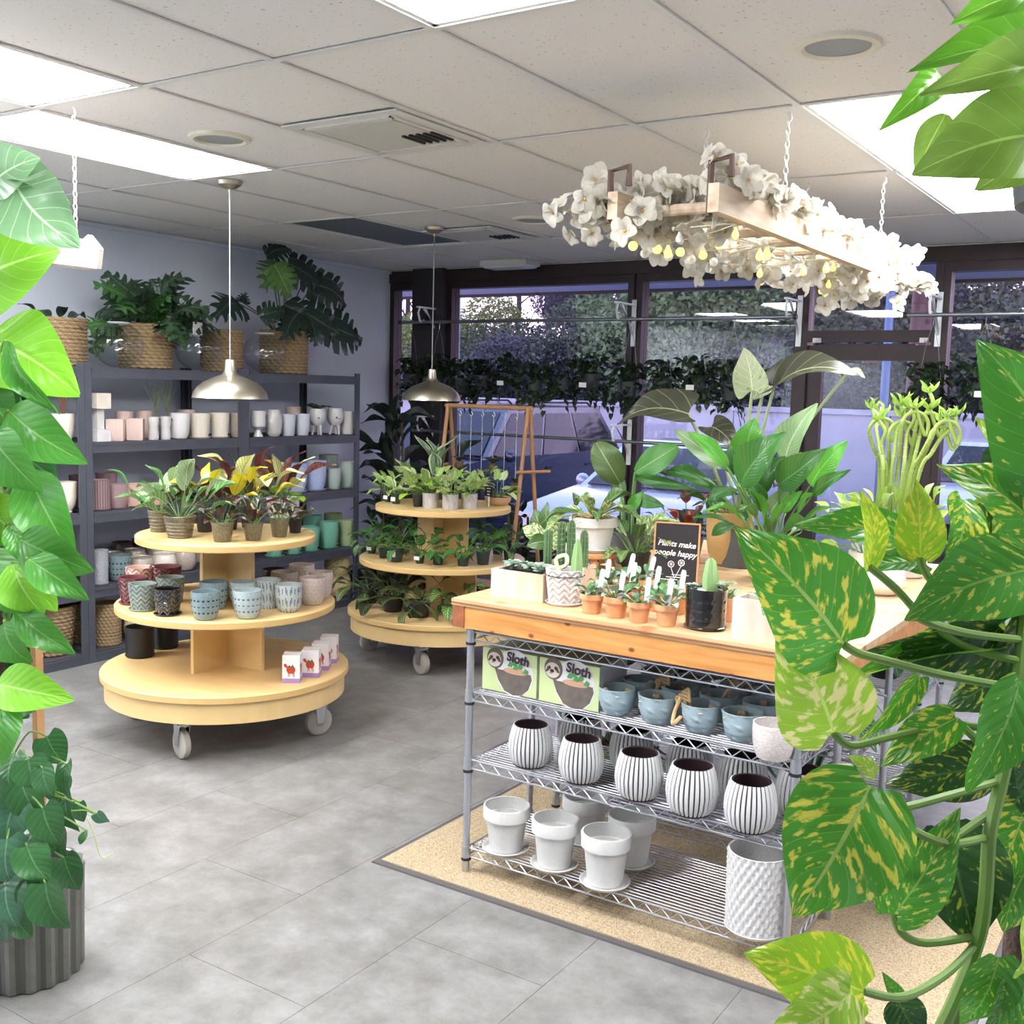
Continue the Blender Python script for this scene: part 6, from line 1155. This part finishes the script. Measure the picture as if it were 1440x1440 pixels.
# chains
link_g = G(); 
def chain(x, y, z0, z1, label):
    t = thing('chain', label, 'chain', (x, y, z0), 0, 'ceiling chains'); n = int((z1-z0)/.022); me = G()
    for k in range(n+1):
        c = (0, 0, k*.022+.008); a = PI/2 if k % 2 else 0; me.tube([(math.cos(a)*.007*math.cos(u), math.sin(a)*.007*math.cos(u), c[2]+.0135*math.sin(u)) for u in [j*2*PI/8 for j in range(8)]], .0022, 4, closed=True)
    stuff(me.obj('chain_link', mat('white_chain', (216, 214, 208), .4, .3), t)); G().tube([(0, 0, z1-z0+.01), (.01, 0, z1-z0+.02), (.008, 0, z1-z0+.035), (0, 0, z1-z0+.045)], .004, 6).obj('ceiling_hook', m_grid, t)
for x, y, lb in ((LX1, 3.708, 'white chain holding the rail beside the ceiling speaker'), (LX1, 4.945, 'white chain holding the rail beside the lit panels'), (LX0, 3.80, 'white chain holding the rail above the thickest blossoms'), (LX0, 4.945, 'white chain holding the rail nearest the window')): chain(x, y, LZ+.045, ZC-.05, lb)
# blossom garlands: every blossom five petals round a yellow heart
m_pet = leaf_mat('white_petal', (222, 217, 204), rough=.6, transl=.35, rand=.04); m_heart = mat('blossom_heart', (206, 160, 70), .7)
BLO = []
for v in range(4):
    g = G(); R = random.Random(v)
    for k in range(5):
        a = k*2*PI/5+R.uniform(-.1, .1); d = Vector((math.cos(a), math.sin(a), R.uniform(.05, .5))).normalized(); g.merge(leaf('oval', R.randrange(6)), leaf_matrix(d*.08, d*R.uniform(.9, 1.05), .82, (-d.x*.4, -d.y*.4, 1)))
    g.cur = 1; g.sphere((0, 0, .08), .10, 8, 5); BLO.append(g.mesh('blossom', [m_pet, m_heart], 80))
def garland(label, path, n, spread, r0=.052):
    """blossoms strewn along a path, with a thin stem"""
    c = Vector(path[0]); t = thing('blossom_garland', label, 'garland', c); pts = smooth(path, 10); G().tube([p-c for p in pts], .004, 5).obj('stem', mat('garland_stem', (150, 140, 100), .8), t)
    for k in range(n):
        p = pts[int((k+.5)/n*(len(pts)-1))]+Vector((random.gauss(0, spread[0]), random.gauss(0, spread[1]), random.gauss(0, spread[2]))); z = Vector((random.gauss(.2, .8), random.gauss(-.7, .7), random.gauss(.1, .7))).normalized(); s = r0*random.uniform(.75, 1.2)
        M_ = Matrix.Translation(p-c) @ z.to_track_quat('Z', 'Y').to_matrix().to_4x4() @ Matrix.Rotation(random.uniform(0, 6), 4, 'Z') @ Matrix.Scale(s, 4); link('blossom', BLO[k % 4], t, M=M_)
garland('white blossom garland massed over the ladder end above the counter', [(LX0-.13, 3.12, LZ+.0), (LX0, 3.25, LZ+.01), (-1.60, 3.35, LZ+.02), (-1.5, 3.35, LZ+.02), (-1.38, 3.30, LZ+.04)], 110, (.05, .07, .045))
garland('white blossom garland lying along the rail beside the ceiling speaker', [(LX1, 3.18, LZ+.09), (LX1, 3.6, LZ+.08), (LX1+.01, 4.2, LZ+.07), (LX1, 4.9, LZ+.06), (LX1+.02, 5.42, LZ+.02)], 84, (.035, .05, .03))
garland('white blossom garland hanging below the far rungs', [(-1.66, 3.6, LZ-.02), (-1.60, 4.1, LZ-.06), (-1.5, 4.6, LZ-.07), (-1.45, 5.0, LZ-.09), (-1.40, 5.35, LZ-.08)], 100, (.08, .08, .035))
garland('white blossom garland wound along the rail nearest the shelving', [(LX0, 3.12, LZ-.02), (LX0-.02, 3.5, LZ), (LX0, 4.0, LZ-.02), (LX0+.02, 4.5, LZ-.04)], 56, (.04, .06, .04))
garland('white blossom spray drooping past the window end of the ladder', [(LX1-.05, 5.1, LZ-.06), (LX1, 5.4, LZ-.04), (LX1+.06, 5.45, LZ-.02)], 20, (.05, .06, .04))
t = thing('string_lights', 'string of small round yellow and white bulbs wound through the ladder', 'string lights', (-1.58, 3.4, LZ)); path = []
for k in range(26): path.append(Vector((-1.51+.17*math.sin(k*1.9), 3.25+k*.07, LZ-.06+.03*math.sin(k*2.7))))
G().tube([p-t.location for p in smooth(path, 3)], .0022, 4).obj('cable', mat('white_cable', (220, 214, 190), .6), t); m_yb = mat('yellow_bulb', (240, 226, 120), .3, emit=((255, 226, 110), .8)); m_wb = mat('white_bulb', (236, 234, 226), .3)
YBm = G().lathe([(.004, .02), (.006, .012), (.012, 0), (.014, -.008), (.010, -.018), (.001, -.022)], 12).mesh('bulb', m_yb)
for k, p in enumerate(path): link('bulb', YBm, t, p-t.location+Vector((0, 0, -.028)), 0, random.uniform(.75, 1.0), m_yb if k % 3 else m_wb)
for k in range(8): G().sphere((-1.70+.02*k-t.location.x, 3.3+.05*k-t.location.y, -.10-.02*(k % 2)), .016, 10, 6).obj('bulb', m_wb if k % 2 else m_yb, t)
# pale hanging beam with chain above the climbing plant
bz_ = 2.10; t = thing('hanging_beam', 'pale whitewashed beam hung on a chain above the climbing plant', 'beam', (-3.56, 2.0, bz_)); G().box((0, .0, 0), (.09, 1.1, .10)).obj('beam', mat('whitewash', (224, 212, 202), .7, noise=(8, .06)), t)
G().prism([(-.05, -.05), (.05, -.05), (.065, .02), (.0, .075), (-.05, .05)], .55, .57, Matrix(((1, 0, 0, 0), (0, 0, 1, 0), (0, 1, 0, 0), (0, 0, 0, 1)))).obj('end_block', MATS['whitewash'], t); chain(-3.56, 2.50, bz_+.05, ZC-.05, 'white chain holding the pale beam under the lit panel')
# ================================================================ tall climbing plant in a ribbed pot, at the left
random.seed(71)
CPD = 3.05
q = on_z(38, 1362, 0); CP = Vector((q.x, q.y, 0)); s = ppm(CP+Vector((0, 0, .15))); VD = Vector((CP.x, CP.y, 0)).normalized()
m_rib = mat('bronze_ribbed_glaze', (96, 96, 88), .3, noise=(5, .12), coat=.5); m_moss = mat('moss_pole_fibre', (74, 56, 46), .95, noise=(40, .4), bump=(90, 1.))
cp = thing('climbing_philodendron', 'tall climbing philodendron on a fibre pole in a bronze ribbed pot', 'plant', CP)
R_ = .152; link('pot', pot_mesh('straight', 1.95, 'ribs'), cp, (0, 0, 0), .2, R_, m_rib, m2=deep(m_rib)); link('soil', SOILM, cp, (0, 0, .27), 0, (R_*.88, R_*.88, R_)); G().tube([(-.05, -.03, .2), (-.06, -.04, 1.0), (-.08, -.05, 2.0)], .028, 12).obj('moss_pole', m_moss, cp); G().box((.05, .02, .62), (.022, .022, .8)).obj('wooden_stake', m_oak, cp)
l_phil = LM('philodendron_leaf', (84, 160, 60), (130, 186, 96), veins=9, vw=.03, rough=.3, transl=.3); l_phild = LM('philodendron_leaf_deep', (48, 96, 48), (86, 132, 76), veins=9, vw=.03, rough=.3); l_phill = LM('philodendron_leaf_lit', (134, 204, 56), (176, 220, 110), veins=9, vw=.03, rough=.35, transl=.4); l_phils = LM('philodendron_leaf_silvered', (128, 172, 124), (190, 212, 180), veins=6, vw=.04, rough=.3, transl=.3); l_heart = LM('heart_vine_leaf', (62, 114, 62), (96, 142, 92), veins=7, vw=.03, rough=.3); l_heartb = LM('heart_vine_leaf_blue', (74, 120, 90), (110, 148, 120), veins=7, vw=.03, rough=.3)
m_vine = mat('vine_green', (116, 148, 70), .45)
def climb(t, specs, D, org, nrm0, sm=m_vine, sr=.004, jitter=.06, stalk=True, wide=1.):
    """leaf: stalk end, tip, width in photo pixels, kind, colour, extra distance; stands at distance D from the lens"""
    for sp_ in specs:
        bx, by, tx, ty, wpx, kind, m = sp_[:7]; dd = sp_[7] if len(sp_) > 7 else random.uniform(-jitter, jitter); ti = sp_[8] if len(sp_) > 8 else (random.uniform(-.45, .45), random.uniform(-.25, .45))
        B = at(bx, by, D+dd); T = at(tx, ty, D+dd+random.uniform(-.03, .03)); n_ = -CF*1.0+CR*ti[0]+CU*ti[1]; put_leaf(t, B, T, wpx*wide*D/FPX, n_, kind, m)
        if stalk:
            o = t.location; e_ = B-o; zz = max(.3, min(2.0, e_.z-.10)); b0 = Vector((org[0], org[1], zz)); mid = (b0+e_)*.5+Vector((0, 0, .04)); G().tube(smooth([b0, mid, e_], 4), sr, 6).obj('petiole', sm, t)
P, Q, L1, S_ = l_phil, l_phild, l_phill, l_phils
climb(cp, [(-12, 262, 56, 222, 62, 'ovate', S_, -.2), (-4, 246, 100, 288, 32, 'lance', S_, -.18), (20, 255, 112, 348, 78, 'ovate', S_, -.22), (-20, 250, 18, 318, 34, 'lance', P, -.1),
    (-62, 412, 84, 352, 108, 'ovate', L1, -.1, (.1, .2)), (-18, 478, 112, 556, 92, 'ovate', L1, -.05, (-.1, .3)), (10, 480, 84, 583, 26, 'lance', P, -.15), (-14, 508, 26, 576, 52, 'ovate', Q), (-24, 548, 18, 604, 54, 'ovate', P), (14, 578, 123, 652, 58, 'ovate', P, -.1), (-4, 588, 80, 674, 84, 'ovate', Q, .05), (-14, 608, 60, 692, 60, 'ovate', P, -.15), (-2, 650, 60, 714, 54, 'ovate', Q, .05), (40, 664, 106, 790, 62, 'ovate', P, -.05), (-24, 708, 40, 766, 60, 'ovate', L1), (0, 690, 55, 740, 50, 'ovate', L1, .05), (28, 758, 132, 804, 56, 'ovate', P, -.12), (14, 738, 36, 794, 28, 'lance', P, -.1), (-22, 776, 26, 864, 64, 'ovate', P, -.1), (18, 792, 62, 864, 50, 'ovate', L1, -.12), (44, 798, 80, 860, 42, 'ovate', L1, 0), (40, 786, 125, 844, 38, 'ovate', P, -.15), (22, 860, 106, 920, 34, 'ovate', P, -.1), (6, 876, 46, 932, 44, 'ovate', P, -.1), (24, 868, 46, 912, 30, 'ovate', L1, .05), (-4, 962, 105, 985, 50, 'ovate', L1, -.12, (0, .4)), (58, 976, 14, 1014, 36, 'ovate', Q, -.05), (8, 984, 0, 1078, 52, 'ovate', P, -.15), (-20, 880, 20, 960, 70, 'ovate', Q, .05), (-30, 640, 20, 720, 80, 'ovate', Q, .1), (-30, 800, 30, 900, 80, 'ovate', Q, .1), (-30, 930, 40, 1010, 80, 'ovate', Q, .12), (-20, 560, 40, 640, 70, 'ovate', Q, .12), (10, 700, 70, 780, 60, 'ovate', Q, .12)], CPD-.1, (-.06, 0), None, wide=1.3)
H, B_ = l_heart, l_heartb
climb(cp, [(66, 1036, 92, 1074, 40, 'heart', H), (40, 1068, 60, 1110, 44, 'heart', H), (60, 1080, 76, 1120, 34, 'heart', H), (30, 1100, 62, 1152, 46, 'heart', H, .03), (94, 1074, 100, 1126, 24, 'heart', H), (60, 1136, 84, 1188, 42, 'heart', H, -.05), (92, 1124, 112, 1170, 30, 'heart', H), (112, 1128, 118, 1156, 18, 'heart', H), (10, 1180, 18, 1246, 48, 'heart', B_, -.05), (46, 1168, 78, 1196, 44, 'heart', H, .02), (38, 1190, 70, 1240, 44, 'heart', H, -.06), (84, 1166, 98, 1214, 30, 'heart', H), (90, 1206, 112, 1252, 38, 'heart', H), (8, 1242, 24, 1304, 52, 'heart', B_, -.06), (58, 1240, 40, 1290, 40, 'heart', H, -.05), (64, 1242, 98, 1306, 50, 'heart', H, -.08), (0, 1280, 10, 1326, 34, 'heart', B_), (20, 1290, 46, 1318, 26, 'heart', H), (20, 1130, 10, 1190, 50, 'heart', B_, .03), (0, 1080, -4, 1150, 50, 'heart', H, .05), (20, 1060, 14, 1110, 40, 'heart', H, .05), (136, 1144, 154, 1156, 17, 'heart', B_, -.1), (122, 1168, 112, 1188, 9, 'lance', H, -.1), (50, 1210, 40, 1260, 40, 'heart', B_, .04), (84, 1090, 78, 1130, 34, 'heart', H, .05)], CPD-.22, (-.04, 0), None, sr=.0025, wide=1.2)
tr = [at(x, y, CPD-.3)-CP for x, y in ((100, 1140), (122, 1140), (140, 1150))]; G().tube(smooth(tr, 4), .0018, 5).obj('tendril', m_vine, cp); G().tube(smooth([at(x, y, CPD-.3)-CP for x, y in ((122, 1150), (132, 1172), (140, 1202), (150, 1206), (164, 1196))], 4), .0016, 5).obj('tendril', mat('tendril_pale', (190, 196, 140), .5), cp)
# ================================================================ marbled pothos close by on the right
PD = 1.12
base = at(1475, 1000, 1.22); PB = Vector((base.x, base.y, 0)); pp = thing('marbled_pothos', 'marbled golden pothos climbing a pole close to the counter', 'plant', PB)
link('pot', pot_mesh('straight', 1.9, 'ribs'), pp, (0, 0, 0), 0, .15, m_rib); link('soil', SOILM, pp, (0, 0, .25), 0, (.13, .13, .15)); G().tube([(0, 0, .2), (0, 0, 1.0), (0.0, 0, 2.0)], .028, 12).obj('moss_pole', m_moss, pp)
v0 = LM('pothos_marbled', (76, 152, 46), (156, 186, 96), blotch=(214, 210, 84), amt=.98, bscale=4.2, veins=8, vw=.02, rough=.28, transl=.28); v1 = LM('pothos_yellow', (146, 190, 44), (190, 208, 84), blotch=(214, 212, 70), amt=1.0, bscale=4., veins=8, vw=.02, rough=.3, transl=.35); v2 = LM('pothos_green', (74, 148, 48), (130, 180, 86), blotch=(200, 206, 92), amt=.5, veins=8, vw=.02, rough=.28, transl=.25); v3 = LM('pothos_deep', (44, 84, 42), (86, 120, 64), blotch=(176, 178, 70), amt=.5, veins=8, vw=.02, rough=.28, transl=.15); v4 = LM('pothos_pale', (150, 190, 60), (190, 210, 120), blotch=(222, 216, 150), amt=.95, bscale=3.5, veins=8, vw=.02, rough=.3, transl=.3)
K = 'pothos'
LV = [(1186, 906, 1034, 742, 158, K, v0, -.10, (.1, .2)), (1172, 1030, 1092, 872, 132, K, v4, -.06, (-.25, .1)), (1224, 1106, 1116, 1290, 158, K, v0, -.12, (-.2, .3)), (1238, 1212, 1152, 1206, 84, K, v4, -.05, (.1, -.3)), (1214, 1394, 1046, 1340, 110, K, v1, -.12, (0, .5)), (1196, 1396, 1074, 1462, 96, K, v4, -.13, (-.2, .1)),
    (1222, 797, 1210, 688, 46, K, v1, -.04, (.5, 0)), (1276, 762, 1112, 738, 66, K, v2, .03, (0, .3)), (1294, 784, 1288, 674, 68, K, v1, -.03, (-.4, 0)), (1302, 792, 1208, 802, 44, K, v2, .02, (0, .6)), (1456, 800, 1272, 872, 112, K, v2, -.10, (.1, .35)), (1500, 700, 1374, 478, 168, K, v2, -.02, (-.3, .1)), (1418, 690, 1372, 586, 78, K, v1, .06, (.2, 0)), (1456, 738, 1318, 652, 90, K, v0, -.03, (.1, .4)), (1352, 702, 1330, 794, 72, K, v0, .02, (.3, .1)), (1380, 705, 1420, 770, 60, K, v3, .04), (1404, 880, 1216, 918, 84, K, v3, .03, (0, -.4)), (1400, 905, 1180, 960, 52, K, v0, .05, (0, .6)),
    (1292, 952, 1204, 1046, 44, K, v0, .03, (.4, 0)), (1344, 1010, 1238, 1078, 64, K, v0, -.02, (-.2, .5)), (1392, 1078, 1244, 1104, 88, K, v3, .04, (0, .2)), (1434, 958, 1360, 1114, 96, K, v2, -.06, (.3, .1)), (1462, 990, 1442, 1130, 90, K, v3, -.03), (1256, 1287, 1350, 1136, 84, K, v2, -.03, (-.3, .2)), (1330, 1166, 1372, 1334, 138, K, v3, .05, (0, -.1)), (1404, 1346, 1352, 1440, 96, K, v2, -.04), (1440, 1290, 1426, 1376, 50, K, v4, -.05), (1440, 1380, 1380, 1460, 90, K, v2, -.02), (1268, 1406, 1240, 1366, 22, K, v2, 0), (1262, 1408, 1296, 1470, 60, K, v3, .02), (1420, 760, 1350, 850, 80, K, v3, .07), (1460, 860, 1380, 960, 110, K, v3, .06), (1440, 640, 1400, 720, 90, K, v3, .08), (1470, 1080, 1400, 1180, 90, K, v3, .08), (1230, 1090, 1192, 1062, 26, K, v4, -.02), (1210, 830, 1180, 785, 40, K, v4, .06), (1460, 850, 1322, 905, 100, K, v2, .10), (1450, 930, 1330, 1000, 104, K, v3, .10), (1450, 1000, 1372, 1106, 100, K, v0, .10), (1446, 1130, 1398, 1250, 96, K, v0, .09), (1410, 715, 1336, 770, 70, K, v1, .05), (1460, 700, 1396, 800, 90, K, v0, .03), (1440, 560, 1400, 660, 80, K, v1, .10), (1450, 1210, 1410, 1310, 80, K, v2, .08)]
climb(pp, LV, PD, (0, 0), None, stalk=False)
def vine(name, pts, r, m=m_vine): G().tube(smooth([at(x, y, d)-PB for x, y, d in pts], 5), [r]*((len(pts)-1)*5)+[r*.8], 8).obj(name, m, pp)
vine('vine_stem', [(1470, 620, 1.2), (1450, 760, 1.17), (1440, 880, 1.15), (1428, 1000, 1.13), (1408, 1100, 1.12), (1392, 1170, 1.11), (1386, 1260, 1.11), (1376, 1320, 1.12), (1345, 1400, 1.12), (1312, 1470, 1.12)], .0072)
vine('vine_stem', [(1386, 1260, 1.12), (1370, 1340, 1.13), (1350, 1400, 1.14), (1338, 1470, 1.15)], .006)
for pts in ([(1433, 968, 1.135), (1330, 950, 1.08), (1242, 928, 1.04), (1206, 918, 1.03), (1186, 906, 1.02)], [(1424, 1030, 1.13), (1340, 1020, 1.12), (1262, 1034, 1.10), (1205, 1048, 1.08), (1186, 1044, 1.07), (1172, 1030, 1.06)], [(1386, 1178, 1.11), (1330, 1186, 1.06), (1262, 1156, 1.03), (1236, 1132, 1.01), (1222, 1108, 1.00)], [(1400, 1100, 1.12), (1330, 1120, 1.09), (1268, 1136, 1.07), (1244, 1132, 1.06), (1226, 1110, 1.02)], [(1400, 1138, 1.12), (1340, 1180, 1.10), (1290, 1216, 1.08), (1238, 1212, 1.07)], [(1372, 1328, 1.12), (1330, 1370, 1.08), (1270, 1402, 1.03), (1214, 1394, 1.00)], [(1364, 1318, 1.12), (1300, 1326, 1.10), (1268, 1312, 1.09), (1256, 1285, 1.09)], [(1436, 930, 1.14), (1360, 910, 1.14), (1300, 870, 1.12), (1262, 830, 1.10), (1222, 796, 1.08)], [(1442, 850, 1.15), (1350, 858, 1.13), (1305, 810, 1.10), (1294, 784, 1.09)], [(1440, 900, 1.15), (1370, 892, 1.1), (1320, 880, 1.06), (1290, 868, 1.04)], [(1440, 1050, 1.13), (1400, 1060, 1.12), (1344, 1012, 1.10)]): vine('petiole', pts, .0042)
# ---------------------------------------------------------------- glossy leaves leaning in from above, hung from the ceiling
HPp = at(1560, 40, 1.25); hp = thing('hanging_philodendron', 'hanging philodendron with bright glossy leaves under the lit panels', 'plant', (HPp.x, HPp.y, 2.02))
link('pot', pot_mesh('taper', 1.6), hp, (0, 0, -.14), 0, .11, m_hpot)
for s_ in (-1, 1): G().tube([(s_*.10, 0, 0), (0, 0, .5), (0, 0, ZC-2.03)], .003, 5).obj('hanger_wire', m_hwire, hp)
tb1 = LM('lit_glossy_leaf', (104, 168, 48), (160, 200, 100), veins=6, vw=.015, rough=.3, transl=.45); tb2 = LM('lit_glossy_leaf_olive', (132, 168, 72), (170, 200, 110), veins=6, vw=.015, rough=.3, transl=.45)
climb(hp, [(1490, 8, 1338, 34, 82, 'ovate', tb1, -.05, (0, .2)), (1500, 84, 1278, 100, 96, 'ovate', tb1, .02, (0, .4)), (1500, 92, 1292, 134, 84, 'ovate', tb2, -.03, (.1, .1)), (1318, 100, 1236, 184, 50, 'ovate', tb1, .04, (.3, 0)), (1490, 190, 1282, 246, 132, 'ovate', tb2, -.02, (0, .1)), (1500, 130, 1360, 190, 90, 'ovate', tb1, .04), (1330, 160, 1288, 242, 60, 'ovate', tb2, 0, (.2, .1)), (1460, 180, 1372, 268, 90, 'ovate', tb2, .01)], 1.05, (0, 0), None, stalk=False)
for pts in ([(1560, 30), (1520, 10), (1490, 8)], [(1560, 50), (1520, 80), (1498, 86)], [(1560, 60), (1530, 150), (1488, 190)]): G().tube(smooth([at(x, y, 1.1)-hp.location for x, y in pts], 4), .004, 6).obj('petiole', m_vine, hp)
